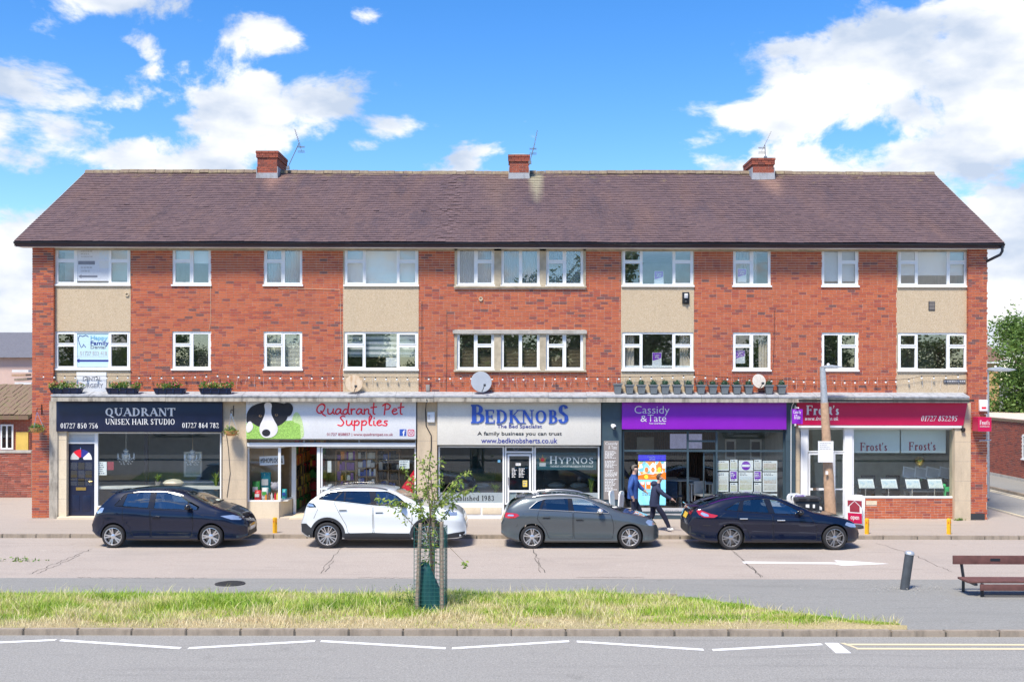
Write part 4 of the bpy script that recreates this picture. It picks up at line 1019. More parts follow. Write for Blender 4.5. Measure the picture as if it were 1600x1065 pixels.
def pxpoly(parent, pts, Y, mat, name, th=.004):
    if name == 'printed_picture' and mat != 'print_grass':
        for _ in range(2): pts = [q for a, b in zip(pts, pts[1:] + pts[:1]) for q in ((a[0] * .75 + b[0] * .25, a[1] * .75 + b[1] * .25), (a[0] * .25 + b[0] * .75, a[1] * .25 + b[1] * .75))]
    return MB().prism([(WX(a, Y), WZ(b, Y)) for a, b in pts], Y - th, Y).build(name, MATS[mat], parent)
# ---------------------------------------------------------------- hair salon
bulkhead(90, 348, 675)
sg = sign_board('shop_sign', 'navy shop sign with white serif lettering over the hair studio', 88, 347.5, 628, 675, MATS['shop_navy'])
letter(sg, 'QUADRANT', 165, 274, 638, 653, S, MATS['ink_white'], 'fat'); letter(sg, 'UNISEX HAIR STUDIO', 165, 273, 655, 664, S, MATS['ink_white'], 'serif'); letter(sg, '01727 850 756', 95, 153, 662, 670, S, MATS['ink_white'], 'serif'); letter(sg, '01727 864 782', 285, 342, 661, 669, S, MATS['ink_white'], 'serif')
m = MB(); x0, x1 = WX(102, GY0), WX(151, GY0); zt = WZ(676, GY0); zl = WZ(694, GY0); w = .06
m.box(x0, x0 + w, GY0, .14, .06, zt); m.box(x1 - w, x1, GY0, .14, .06, zt); m.box(x0 + w, x1 - w, GY0, .14, zl, zl + .05); m.box(x0 + w, x1 - w, GY0, .14, zt - .04, zt)
m.box(x0 + w, x1 - w, .09, .12, zl + .05, zt - .04)
df = m.build('door_frame', MATS['upvc'], bld)
for i in range(6): MB().obox(((x0 + x1) / 2, .06, zl + .08 + i * .042), x1 - x0 - 2 * w - .06, .04, .006, rx=.7).build('louvre', MATS['upvc'], df)
MB().box(x0 - .1, x1 + .6, -.35, .05, 0, .06).build('door_step', MATS['cream_stone'], bld)
dx0, dx1 = x0 + w + .005, x1 - w - .005; dc = (dx0 + dx1) / 2; dw = dx1 - dx0
door = MB().box(dx0, dx1, .05, .10, .07, zl - .005).build('front_door', MATS['shop_navy'], bld)
fz = zl - .48; r0 = dw * .40
cols_ = ['ink_red', 'ink_navy', 'ink_pale', 'ink_white']
for i, c in enumerate(('ink_pale', 'ink_red', 'ink_navy', 'ink_white')):
    A = [R(180 - 45 * i - 45 * q / 6) for q in range(7)]
    MB().prism([(dc + r0 * math.cos(q), fz + r0 * .95 * math.sin(q)) for q in A] + [(dc + .08 * math.cos(A[-1]), fz + .08 * math.sin(A[-1])), (dc + .08 * math.cos(A[0]), fz + .08 * math.sin(A[0]))], .040, .049).build('fanlight_pane', MATS[c], door)
for i in range(3):
    for j in range(3): MB().box(dc - r0 + i * r0 * .68 + .01, dc - r0 + (i + 1) * r0 * .68 - .012, .044, .049, fz - .06 - (j + 1) * .24, fz - .085 - j * .24).build('pane', MATS['privacy_glass' if (i + j) % 2 else 'shop_glass'], door)
MB().box(dc - .15, dc + .15, .035, .049, .83, .92).build('letter_plate', MATS['brass'], door)
for i in (-1, 1):
    MB().box(dc + i * .17 - .12, dc + i * .17 + .12, .040, .049, .2, .68).build('door_panel', MATS['shop_navy'], door, bevel=.012)
MB().tube([(dx1 - .06, .04, 1.1), (dx1 - .06, -.01, 1.1), (dx1 - .15, -.01, 1.1)], .012, 6).build('handle', MATS['brass'], door)
MB().tube([(dc, .045, fz + .36), (dc, .01, fz + .36), (dc, .0, fz + .30)], .012, 6).build('knocker', MATS['chrome'], door)
glazed(151, 346, 676, 793, MATS['upvc'], 2.0)
MB().box(WX(151), WX(346), GY0 - .02, .1, 0.0, WZ(793.5)).build('stall_riser', MATS['cream_stone'], bld)
def chandelier(px, py, Y, label):
    x, z = WX(px, Y), WZ(py, Y); t = thing('chandelier', label, 'chandelier', (x, Y, z), 'chandeliers in the hair salon')
    M('crystal', (.8, .82, .84), .15, .1)
    MB().tube([(x, Y, 3.4), (x, Y, z + .2)], .008, 5).build('chain', MATS['chrome'], t)
    MB().lathe([(.02, .22), (.09, .16), (.05, .1), (.12, .04), (.06, -.04), (.03, -.18)], (x, Y, z), 'z', 8).build('stem', MATS['crystal'], t)
    for i in range(8):
        a = i * math.pi / 4; d = Vector((math.cos(a), math.sin(a), 0)); c = Vector((x, Y, z))
        m = MB().tube([c + Vector((0, 0, -.05)), c + d * .14 + Vector((0, 0, -.12)), c + d * .25 + Vector((0, 0, -.05))], .014, 5)
        e = c + d * .25; m.lathe([(.03, -.05), (.02, -.02), (.012, .07), (0, .09)], e, 'z', 6)
        for q in range(3): m.ball(e + Vector((0, 0, -.10 - .07 * q)) - d * .05 * q, .02, n=5, k=4)
        m.build('arm', MATS['crystal'], t)
chandelier(197, 713, .8, 'white crystal chandelier hanging above the left of the salon window'); chandelier(301, 714, .9, 'white crystal chandelier above the mirror, right of the salon window')
def paper(a, b, p0, p1, Y, label, mat='ink_white', rows=0, cat='notice', name='paper_notice', ink='ink_grey', grp=None):
    t = flat(None, a, b, p0, p1, Y, mat, name); tag(t, label, cat, grp)
    if rows: bars(t, a + 1, b - 1, p0 + 1, p1 - 1, rows, Y - .0062, MATS[ink], seed=int(a))
    return t
paper(152.5, 167, 722, 743, .10, 'white paper notice in the corner of the salon window', rows=6)
flat(None, 168, 178, 722, 735, .10, 'ink_maroon', 'window_sticker').update_tag(); tag(bpy.data.objects['window_sticker'], 'small dark red printed card beside the white notice in the salon window', 'sticker')
t = thing('styling_mirror', 'tall pale framed mirror standing inside the salon window', 'mirror', (WX(302, 1.6), 1.6, .9))
flat(t, 288, 316, 706, 745, 1.6, 'desk_white', 'mirror_frame', .04); flat(t, 291, 313, 709, 742, 1.558, 'frosted_film', 'mirror_glass', .004)
t = thing('reception_desk', 'low white counter inside the salon, below the mirror', 'counter', (WX(300, 1.5), 1.3, .03))
MB().box(WX(262, 1.3), WX(345, 1.3), 1.15, 1.6, .95, 1.0).build('counter_top', MATS['desk_white'], t); MB().box(WX(265, 1.3), WX(343, 1.3), 1.2, 1.58, .03, .949).build('counter_front', MATS['blind_grey'], t)
def spiky(x, y, z, n, h, label, name='potted_plant', pot=True, lean=.6, w=.02, mat='plant_leaf', cat='plant', grp=None):
    t = thing(name, label, cat, (x, y, z), grp); m = MB(); rr = random.Random(int(x * 100 + z * 77)); b = z + (.12 if pot else 0)
    for i in range(n):
        a = rr.uniform(0, 6.28); l = rr.uniform(.2, 1) * lean; hh = h * rr.uniform(.55, 1.05); d = Vector((math.cos(a), math.sin(a), 0)); s = Vector((-d.y, d.x, 0)) * w * rr.uniform(.7, 1.3)
        p = [Vector((x, y, b)) + d * .02, Vector((x, y, b + hh * .6)) + d * l * h * .35, Vector((x, y, b + hh * rr.uniform(.75, 1))) + d * l * h]
        m.add([p[0] - s * .6, p[0] + s * .6, p[1] + s, p[1] - s, p[2]], [(0, 1, 2, 3), (3, 2, 4)], rr.uniform(.1, 1))
    m.build('leaves', MATS[mat], t, recalc=False)
    if pot: MB().lathe([(.06, 0), (.085, .12), (.09, .13), (.07, .13), (.06, .11), (0, .11)], (x, y, z), 'z', 12).build('pot', MATS['taupe'], t, smooth=40)
    return t
spiky(WX(247, .25), .25, .95, 24, .28, 'small spiky aloe on the sill inside the salon window'); spiky(WX(338, .3), .3, .8, 30, .5, 'leafy plant at the right end of the salon window')
MB().box(WX(151, .2), WX(346, .2), .12, .45, .86, .94).build('window_shelf', MATS['desk_white'], bld)
t = MB().lathe([(0, 0), (.25, .02), (.32, .1), (.22, .18), (.0, .22)], (WX(271, .3), .3, .94), 'z', 10).build('straw_hat', M('straw', (.5, .44, .34), .9), smooth=60); tag(t, 'heap of pale woven straw on the salon window shelf', 'ornament')
# the navy partition behind
for px, nm in ((228, 'post'),):
    tag(MB().box(WX(226, 1.2), WX(231, 1.2), 1.2, 1.26, .03, 3.4).build('curtain_post', MATS['shop_navy']), 'dark upright post inside the middle of the salon window', 'post')
# ---------------------------------------------------------------- pet shop
bulkhead(386, 652, 687)
sg = sign_board('shop_sign', 'white pet shop sign with red handwritten lettering and a collie picture', 384.5, 650, 627.5, 686, MATS['sign_white'])
letter(sg, 'Quadrant Pet', 494, 632, 629, 651, S, MATS['ink_red'], 'hand'); letter(sg, 'Supplies', 527, 606, 648, 673, S, MATS['ink_red'], 'hand'); letter(sg, '01727 858857 | www.quadrantpet.co.uk', 511, 614, 676.5, 682, S, MATS['ink_maroon'])
M('dog_black', (.012, .012, .018), .6, var=.4, scale=20); M('dog_white', (.72, .70, .70), .6, var=.08); M('print_grass', (.28, .50, .10), .7, var=.45, scale=35); M('print_grass_light', (.5, .66, .3), .7, var=.3, scale=30); M('fb_blue', (.03, .09, .42), .4); M('insta_pink', (.62, .06, .14), .5)
y = S - .001
rr = random.Random(4)
gr = [(385, 686)] + [(385 + i * 4, 664 + rr.uniform(-5, 3) - (8 if 12 < i < 19 else 0)) for i in range(22)] + [(470, 686)]
pxpoly(sg, [(455, 686), (456, 652), (463, 642), (470, 650), (474, 664), (476, 686)], y, 'print_grass_light', 'printed_picture'); pxpoly(sg, gr, y - .004, 'print_grass', 'printed_picture')
pxpoly(sg, [(385, 655), (388, 640), (397, 633), (410, 629), (430, 628.5), (446, 631), (452, 640), (449, 655), (440, 664), (428, 668), (405, 668), (396, 662)], y - .005, 'dog_black', 'printed_picture')
pxpoly(sg, [(384.6, 657), (386, 644), (394, 634), (404, 632), (400, 648), (393, 664), (387, 666)], y - .0095, 'dog_black', 'printed_picture'); pxpoly(sg, [(440, 632), (452, 628.2), (459, 636), (456, 648), (449, 652), (443, 644)], y - .0097, 'dog_black', 'printed_picture')
pxpoly(sg, [(385, 662), (392, 657), (397, 668), (390, 676), (385, 676)], y - .0140, 'dog_white', 'printed_picture')
pxpoly(sg, [(412, 629), (426, 629), (423, 645), (428, 656), (435, 668), (433, 678), (424, 684.5), (412, 684.5), (406, 677), (405, 667), (411, 655), (415, 644)], y - .0145, 'dog_white', 'printed_picture')
disc(sg, 416, 676.5, 6.5, y - .0190, 'dog_black', 'printed_picture', .004, 5.5); disc(sg, 407, 650, 2.4, y - .0100, 'oak', 'printed_picture', .004, 2); disc(sg, 432, 648.5, 2.4, y - .0100, 'oak', 'printed_picture', .004, 2)
disc(sg, 407.4, 649.6, 1.2, y - .0142, 'dog_black', 'printed_picture', .003); disc(sg, 432, 648.2, 1.2, y - .0142, 'dog_black', 'printed_picture', .003)
letter(sg, '55', 387, 394, 630, 634.5, S - .006, MATS['ink_white'], 'bold')
flat(sg, 624.5, 635, 670.5, 681, y, 'fb_blue', 'logo_tile', .003); letter(sg, 'f', 629, 633.5, 672, 681, S - .005, MATS['ink_white'], 'bold', thick=.004)
def ring_sq(parent, cx, cy, r, w, Y, mat, name):
    P = []
    for rad in (r, r - w):
        pts = []
        for qx, qy, a in ((1, -1, 0), (-1, -1, 90), (-1, 1, 180), (1, 1, 270)):
            for k in range(5):
                t = R(a + k * 22.5); pts.append((cx + qx * (rad - rad * .45) + rad * .45 * math.cos(t), cy + qy * (rad - rad * .45) - rad * .45 * math.sin(t)))
        P.append(pts)
    o, i = P; n = len(o); m = MB(); V = [(WX(a, Y), Y, WZ(b, Y)) for a, b in o + i] + [(WX(a, Y), Y - .004, WZ(b, Y)) for a, b in o + i]
    F_ = []
    for k in range(n):
        q = (k + 1) % n; F_ += [(2 * n + k, 2 * n + q, 3 * n + q, 3 * n + k), (k, q, 2 * n + q, 2 * n + k), (n + k, n + q, 3 * n + q, 3 * n + k)]
    m.add(V, F_).build(name, MATS[mat], parent)
ring_sq(sg, 642.3, 676, 5.2, 1.1, y, 'insta_pink', 'logo_ring'); disc(sg, 642.3, 676, 2.7, y, 'insta_pink', 'logo_ring', .004, rin=1.7); disc(sg, 645.4, 672.9, .7, y, 'insta_pink', 'logo_dot', .004)
flat(bld, 385, 650, 692, 697.5, GY0 - .06, 'upvc', 'shop_beam', .05)
glazed(386, 650, 686.5, 692.5, MATS['upvc'], 1.0, vb=(475, 561), name='transom_light', glass='clear_glass')
# splayed bay, recessed door, right-hand window
MB().prism([(WX(386), GY0), (WX(436), GY0), (WX(458, .9), .9), (WX(458, .9), 1.0), (WX(386), 1.0)], .0, WZ(784), 'z').build('stall_riser', MATS['cream_stone'], bld)
glazed(387, 437, 698, 784, MATS['upvc'], 2.2, glass='clear_glass')
a, b = Vector((WX(437), GY0, 0)), Vector((WX(458, .9), .9, 0)); d = (b - a); n_ = Vector((d.y, -d.x, 0)).normalized() * -.02
m = MB(); zt, zb = WZ(698), WZ(784)
for p in (a + d * .03, b - d * .03): m.obox((p.x, p.y, (zt + zb) / 2), .05, .05, zt - zb)
for z in (zt - .025, zb + .025): m.obox(((a + b) / 2 + Vector((0, 0, z))), d.length, .05, .05, rz=math.atan2(d.y, d.x))
fr = m.build('bay_window', MATS['upvc'], bld); MB().add([(a.x, a.y, zb), (b.x, b.y, zb), (b.x, b.y, zt), (a.x, a.y, zt)], [(0, 1, 2, 3)]).build('pane', MATS['clear_glass'], fr)
MB().box(WX(459, .9), WX(463, .9), .85, .95, 0, zt).build('door_jamb', MATS['upvc'], bld); MB().box(WX(498, .3), WX(503, .3), GY0, .12, 0, zt).build('door_jamb', MATS['upvc'], bld)
glazed(502, 650, 698, 792, MATS['upvc'], 2.0, glass='shop_glass'); MB().box(WX(502), WX(650), GY0 - .01, .12, 0, WZ(792.5)).build('stall_riser', MATS['cream_stone'], bld)
MB().box(WX(455), WX(505), -.3, 1.0, .002, .05).build('door_step', MATS['cream_stone'], bld)
PC = [('pk_red', (.6, .03, .04)), ('pk_orange', (.75, .28, .05)), ('pk_yellow', (.8, .6, .12)), ('pk_green', (.06, .35, .06)), ('pk_teal', (.03, .32, .35)), ('pk_blue', (.03, .08, .35)), ('pk_purple', (.16, .03, .3)), ('pk_white', (.62, .62, .6)), ('pk_brown', (.22, .12, .06)), ('pk_black', (.02, .02, .02))]
for n_, c in PC: M(n_, c, .4, var=.12, scale=12)
PCM = [MATS[n_] for n_, _ in PC]
def shelf_unit(name, label, x0, x1, y, dep, z0, z1, n, seed, bias=None, dirx=True, fill=.92):
    """shelving packed with goods; the goods are too small and many to count"""
    t = thing(name, label, 'shelving', ((x0 + x1) / 2 if dirx else y, y if dirx else (x0 + x1) / 2, z0)); rr = random.Random(seed); m = MB(); st = (z1 - z0) / n
    def bx(mb, a, b, c, d, e, f, **k): mb.box(a, b, c, d, e, f, **k) if dirx else mb.box(c, d, a, b, e, f, **k)
    for i in range(n + 1): bx(m, x0, x1, y, y + dep, z0 + i * st - .015, z0 + i * st + .01)
    for x in (x0, (x0 + x1) / 2, x1): bx(m, x - .015, x + .015, y, y + dep, z0, z1)
    m.build('shelf', MATS['oak'], t)
    g = MB()
    for i in range(n):
        x = x0 + .03; zc = z0 + i * st + .012; base = rr.choice(bias or range(10))
        while x < x1 - .08:
            w = rr.uniform(.06, .17); h = min(rr.uniform(.45, .93) * st, st - .04)
            if rr.random() < fill: bx(g, x, min(x + w * .94, x1 - .02), y + rr.uniform(.01, .08), y + dep - .02, zc, zc + h, m=base if rr.random() < .55 else rr.choice(bias or range(10)))
            x += w
    o = g.build('stocked_goods', PCM, t, recalc=False); o['kind'] = 'stuff'
    return t
shelf_unit('shop_shelving', 'warm coloured shelves packed with pet goods, seen through the open shop door', 1.3, 4.4, WX(463, 1.3) - .55, .5, .05, 2.5, 7, 5, [0, 1, 2, 8, 3, 9], dirx=False)
shelf_unit('shop_shelving', 'back wall shelves of yellow and brown pet goods behind the open door', WX(452, 4), WX(510, 4), 4.1, .4, .05, 2.8, 7, 6, [1, 2, 3, 8, 0])
shelf_unit('shop_shelving', 'shelves of purple and white packets in the pet shop window', WX(525, 1.4), WX(556, 1.4), 1.4, .35, .05, 1.95, 6, 8, [6, 6, 7, 6, 1])
shelf_unit('shop_shelving', 'shelves of white tins in the middle of the pet shop window', WX(558, 1.4), WX(588, 1.4), 1.4, .35, .05, 1.95, 7, 9, [7, 7, 5, 9])
shelf_unit('shop_shelving', 'dim blue shelves at the right of the pet shop window', WX(590, 1.6), WX(624, 1.6), 1.6, .35, .05, 1.95, 6, 10, [5, 9, 7, 9, 4])
shelf_unit('shop_shelving', 'crowded shelf of pet toys behind the splayed bay', WX(420, 2.2), WX(458, 2.2), 1.9, .4, .05, 2.6, 7, 12, [8, 1, 0, 9, 8])
tag(MB().box(WX(388, .9), WX(437, .9), .85, .9, WZ(784) , 2.55).build('display_backing', MATS['pet_wall'] if 'pet_wall' in MATS else MATS['interior_wall']), 'tan backing board behind the pet shop bay display', 'board')
bd = thing('hanging_board', 'white hanging board lettered shop local in the pet shop bay', 'sign', (WX(425, .3), .3, WZ(727, .3)))
MB().obox((WX(425, .3), .3, WZ(719.5, .3)), .74, .02, .27, ry=-.05).build('board', MATS['white_board'], bd); letter(bd, '#SHOPLOCAL', 407, 443, 716, 724, .285, MATS['ink_black']); MB().tube([(WX(412, .3), .3, WZ(713, .3)), (WX(412, .3), .3, 2.6)], .004, 4).tube([(WX(438, .3), .3, WZ(711, .3)), (WX(438, .3), .3, 2.6)], .004, 4).build('cord', MATS['ink_grey'], bd)
def sack(a, b, p0, p1, Y, mat, label, band='pk_white', name='feed_bag'):
    x0, x1, z0, z1 = WX(a, Y), WX(b, Y), WZ(p1, Y), WZ(p0, Y); c = (x0 + x1) / 2; t = thing(name, label, 'bag', (c, Y, z0))
    m = MB(); w, h = (x1 - x0) / 2, z1 - z0; V = []; ks = [(0, .86, .09), (.12, 1.0, .11), (.5, .98, .11), (.85, .92, .06), (1, .96, .012)]
    for f, q, dd in ks:
        for i in range(10):
            an = 2 * math.pi * i / 10; V.append((c + w * q * math.copysign(abs(math.cos(an)) ** .6, math.cos(an)), Y + dd * math.sin(an), z0 + f * h))
    m.add(V, [(k * 10 + i, k * 10 + (i + 1) % 10, k * 10 + 10 + (i + 1) % 10, k * 10 + 10 + i) for k in range(4) for i in range(10)] + [tuple(range(9, -1, -1)), tuple(range(40, 50))]).build('sack', MATS[mat], t, smooth=50)
    MB().box(c - w * .6, c + w * .6, Y - .128, Y - .118, z0 + h * .38, z0 + h * .68).build('label', MATS[band], t)
fl = WZ(783); SH = .3
MB().box(WX(388, .4), WX(455, .6), .12, .84, fl - .02, fl + .01).build('display_shelf', MATS['desk_white'], bld)
sack(407, 424, 738, 770, .62, 'pk_teal', 'large teal pet food bag at the back of the bay'); sack(394, 407, 752, 778, .42, 'pk_green', 'bright green feed bag in the left of the bay'); sack(398, 409, 766, 782, .25, 'pk_red', 'red and white packet low in the bay corner'); sack(441, 449, 764, 780, .5, 'pk_teal', 'small teal packet by the splayed pane', 'pk_blue'); sack(409, 420, 762, 780, .3, 'pk_white', 'white packet at the middle of the bay', 'pk_green')
for i, (px, c) in enumerate(((416, 'pk_orange'), (421, 'pk_brown'), (425, 'pk_white'), (430, 'pk_red'), (434, 'pk_yellow'))):
    x = WX(px, .2); o = MB().lathe([(.035, 0), (.035, .15), (.015, .19), (.015, .22)], (x, .2 + .04 * (i % 2), fl + .01), 'z', 8).build('treat_jar', MATS[c], smooth=40); tag(o, ('orange', 'brown', 'white', 'red', 'yellow')[i] + ' treat jar in the row at the front of the bay', 'jar', 'treat jars')
tag(MB().ball((WX(430, .5), .5, WZ(760, .5)), .14, .12, .13).ball((WX(430, .5) - .09, .48, WZ(760, .5) + .1), .04).ball((WX(430, .5) + .09, .48, WZ(760, .5) + .1), .04).build('plush_toy', M('plush', (.4, .38, .42), .95), smooth=180), 'grey round plush toy perched in the bay display', 'toy')
o = pxpoly(None, [(622, 770), (647, 734), (649, 770)], .10, 'ink_red', 'window_graphic'); tag(o, 'red triangular graphic stuck low on the right pet shop window', 'graphic')
paper(623, 648, 770.5, 777, .10, 'narrow white strip with red print on the pet shop window', rows=1, ink='ink_red'); paper(624, 640, 719, 732, .10, 'white hours notice high on the right pet shop window', rows=3)
paper(512, 518, 720, 738, .12, 'tall pale tag hanging by the pet shop door', 'pk_white')
# ---------------------------------------------------------------- bed shop
bulkhead(684, 939, 696)
sg = sign_board('shop_sign', 'cream bed shop sign with large blue raised serif lettering', 683.5, 939, 628, 695, MATS['sign_cream'])
letter(sg, 'B', 736, 757, 632, 661, S, MATS['ink_blue'], 'fat', thick=.03); letter(sg, 'EDKNOB', 758, 871, 640, 661, S, MATS['ink_blue'], 'fat', thick=.03); letter(sg, 'S', 872, 888, 632, 661, S, MATS['ink_blue'], 'fat', thick=.03)
letter(sg, 'The Bed Specialist', 777, 847, 663, 670, S, MATS['ink_navy'], 'bold'); letter(sg, 'A family business you can trust', 746, 878, 674, 681.5, S, MATS['ink_black'], 'bold'); letter(sg, 'www.bedknobsherts.co.uk', 752, 871, 684, 692, S, MATS['ink_navy'], 'bold')
glazed(685, 788, 696.5, 788, MATS['upvc'], 2.4); wz = glazed(835, 937, 696.5, 788, MATS['upvc'], 2.4)
MB().box(WX(685), WX(788), GY0, .1, 0, WZ(788.5)).build('stall_riser', MATS['upvc'], bld); MB().box(WX(835), WX(937), GY0, .1, 0, WZ(788.5)).build('stall_riser', MATS['upvc'], bld)
for a in (688, 721, 754): MB().box(WX(a), WX(a + 30), GY0 - .02, GY0 - .001, WZ(803), WZ(792)).build('riser_panel', MATS['cream_stone'], bld, bevel=.008)
flat(bld, 687.5, 785.5, 769, 785.5, .055, 'frosted_film', 'frosted_band', .003); flat(bld, 837.5, 934.5, 769, 785.5, .055, 'frosted_film', 'frosted_band', .003)
letter(bld, 'Established 1983', 699, 772, 773.5, 782, .05, MATS['ink_black'], 'serif', thick=.003)
dr = glazed(789, 834, 696.5, 788, MATS['upvc'], 2.6, hb=(706,), name='door_frame', nopane=(0,))
ddoor = glazed(793, 830, 709, 806, MATS['upvc'], 3.0, hb=(767,), Y=.06, name='shop_door', d=.05)
flat(ddoor, 796.5, 826.5, 769, 803, .105, 'frosted_film', 'lower_panel', .003)
MB().tube([(WX(794.5), .05, 1.02), (WX(794.5), .0, 1.02), (WX(794.5), .0, 1.25), (WX(794.5), .05, 1.25)], .012, 6).build('handle', MATS['chrome'], ddoor)
MB().box(WX(789), WX(834), -.2, .1, .0, .05).build('door_step', MATS['grey_concrete'], bld)
for i, (a, b) in enumerate(((800, 808), (811, 821))):
    for p in range(6): pass
bars(ddoor, 800, 808, 731, 746, 7, .08, MATS['ink_white'], 'opening_hours', seed=2); bars(ddoor, 811, 821, 731, 746, 7, .08, MATS['ink_white'], 'opening_hours', seed=3)
paper(806, 814, 723, 727, .078, 'small white card on the bed shop door', 'ink_white', 1); paper(817, 824, 750, 760, .078, 'yellow sticker low on the bed shop door', 'pk_yellow', 2)
disc(ddoor, 806.5, 700, 4, .05, 'ink_grey', 'emblem', .003, rin=3)
M('hyp_teal', (.012, .07, .085), .5)
hp = thing('window_banner', 'dark teal banner with white capitals and a gold crest in the bed shop window', 'banner', (WX(885), .10, WZ(733)))
flat(hp, 838, 932, 706, 733.5, .10, 'hyp_teal', 'banner_cloth'); letter(hp, 'H', 859, 871, 712, 724, .092, MATS['ink_white'], 'serif'); letter(hp, 'YPNOS', 872, 927, 714, 724, .092, MATS['ink_white'], 'serif'); letter(hp, 'THE MOST COMFORTABLE BEDS IN THE WORLD', 860, 927, 726.5, 729.5, .092, MATS['ink_white'])
pxpoly(hp, [(844, 722), (842, 714), (846, 716), (848, 709), (850, 716), (854, 714), (852, 722)], .093, 'brass', 'crest'); flat(hp, 843, 853, 722.5, 728, .093, 'ink_pale', 'crest_scroll', .003); disc(hp, 848, 717.5, 3, .088, 'ink_red', 'crest_shield', .003)
flat(None, 778, 782, 718, 722, .055, 'ink_skyblue', 'window_sticker').name = 'window_sticker'; tag([o for o in bpy.data.objects if o.name.startswith('window_sticker') and 'label' not in o][0], 'tiny pale blue round sticker in the left bed shop window', 'sticker')
spiky(WX(924, .35), .35, WZ(779), 50, .62, 'tall green bushy plant at the right of the bed shop window', w=.03, lean=.35); spiky(WX(775, .35), .35, WZ(779), 44, .34, 'low green fern beside the bed shop door', w=.025, lean=.8)
spiky(WX(690, .3), .3, WZ(779), 34, .4, 'green plant in the left corner of the bed shop window', w=.03, lean=.5)
def bed(x, y, z, w, l, label):
    t = thing('display_bed', label, 'bed', (x, y, .03), 'beds in the showroom')
    MB().box(x - w / 2, x + w / 2, y, y + l, .08, .38).build('divan_base', MATS['blind_grey'], t, bevel=.02); MB().box(x - w / 2, x + w / 2, y, y + l, .385, .64).build('mattress', MATS['blind_white'], t, bevel=.06); MB().box(x - w / 2 - .03, x + w / 2 + .03, y + l, y + l + .08, .08, 1.25).build('headboard', MATS['shop_slate'], t, bevel=.03)
    for s in (-1, 1): MB().ball((x + s * w * .24, y + l - .3, .72), .3, .2, .1).build('pillow', MATS['ink_white'], t, smooth=180)
bed(WX(735, 2), 1.2, 0, 1.5, 2, 'white mattress bed on show behind the left bed shop window'); bed(WX(890, 2), 1.3, 0, 1.5, 2, 'white mattress bed on show behind the right bed shop window')
# ---------------------------------------------------------------- purple estate agents
bulkhead(972, 1228, 670)
sg = sign_board('shop_sign', 'plain purple estate agent sign with thin white lettering at its left', 972, 1229, 627.5, 670, MATS['shop_purple'])
letter(sg, 'Cassidy', 991.5, 1046, 633.5, 649, S, MATS['ink_white'], 'thin'); letter(sg, '&', 1001, 1011, 648.5, 658, S, MATS['ink_white'], 'thin'); letter(sg, 'Tate', 1012, 1041, 647, 658, S, MATS['ink_white'], 'thin'); letter(sg, 'Your Local Experts', 1014, 1040, 659.5, 662.5, S, MATS['ink_white'], 'bold')
tl = thing('sign_trough_light', 'long white trough light on brackets above the purple sign', 'light', (WX(1100, S - .1), S - .12, WZ(626, S)))
MB().tube([(WX(975, S), S - .12, WZ(625, S)), (WX(1236, S), S - .12, WZ(624.6, S))], .028, 8).build('trough', MATS['upvc'], tl)
for px in (995, 1038, 1080, 1123, 1166, 1211): MB().tube([(WX(px, S), S - .12, WZ(624, S)), (WX(px, S), S - .08, WZ(621.5, S)), (WX(px, S), S - .02, WZ(623.5, S))], .016, 6).build('bracket', MATS['upvc'], tl)
MB().tube([(WX(1236, S), S - .12, WZ(624.6, S)), (WX(1239, S), S - .1, WZ(628, S)), (WX(1238, S), S, WZ(632, S)), (WX(1237, S), PY - .02, WZ(640, S)), (WX(1237, S), PY - .02, .3)], .012, 6).build('cable', MATS['upvc'], tl)
glazed(972.5, 1227, 671, 801, MATS['shop_slate'], 3.0, vb=(1075, 1120), hb=(703.5,), glass='shop_glass', name='shopfront', nopane=(2,))
MB().box(WX(1077), WX(1118), GY0 + .01, GY0 + .07, WZ(689.8), WZ(687)).build('transom', MATS['shop_slate'], bld)
MB().box(WX(973), WX(1228), GY0 - .02, GY0 + .1, 0, .10).build('stall_riser', MATS['shop_slate'], bld)
flat(bld, 975, 1073.5, 792.5, 803.5, GY0 + .03, 'ink_pale', 'frosted_riser', .02); letter(bld, 'CONVEYANCING', 1024, 1068, 796, 801, GY0 + .008, MATS['ink_grey'], thick=.003)
flat(bld, 1123, 1224, 784, 800, GY0 + .03, 'ink_pale', 'frosted_riser', .02)
dd = glazed(1099, 1117, 705, 803, MATS['shop_slate'], 2.0, Y=.09, name='shop_door', d=.045)
MB().tube([(WX(1101), .085, .9), (WX(1101), .03, .9), (WX(1101), .03, 1.5), (WX(1101), .085, 1.5)], .014, 6).build('handle', MATS['chrome'], dd)
# advertising screen
def mat_advert():
    t = NT('advert_picture'); p = t.obj(); v = t.new('ShaderNodeTexVoronoi', {'Vector': p, 'Scale': 9.0}); n = t.noise(p, 4, 3)
    c = t.ramp(v.outputs['Color'], [(0, (.75, .10, .03)), (.25, (.9, .30, .03)), (.45, (.95, .75, .55)), (.6, (.15, .45, .85)), (.75, (.15, .35, .05)), (.9, (.9, .85, .8))])
    t.base(c); t.rough(.2); t.put(t.b.inputs['Emission Color'], c); t.b.inputs['Emission Strength'].default_value = .45; MATS['advert_picture'] = t.m
mat_advert()
M('advert_sky', (.25, .62, .80), .3, emit=.4); M('advert_blue', (.04, .03, .55), .3, emit=.5); M('advert_orange', (.85, .18, .02), .3, emit=.4); M('advert_yellow', (.9, .75, .05), .3, emit=.4); M('advert_white', (.85, .88, .9), .3, emit=.4)
ad = thing('advert_screen', 'tall bright advertising screen with orange and blue pictures in the agents window', 'screen', (WX(1019, .2), .2, WZ(792, .2)))
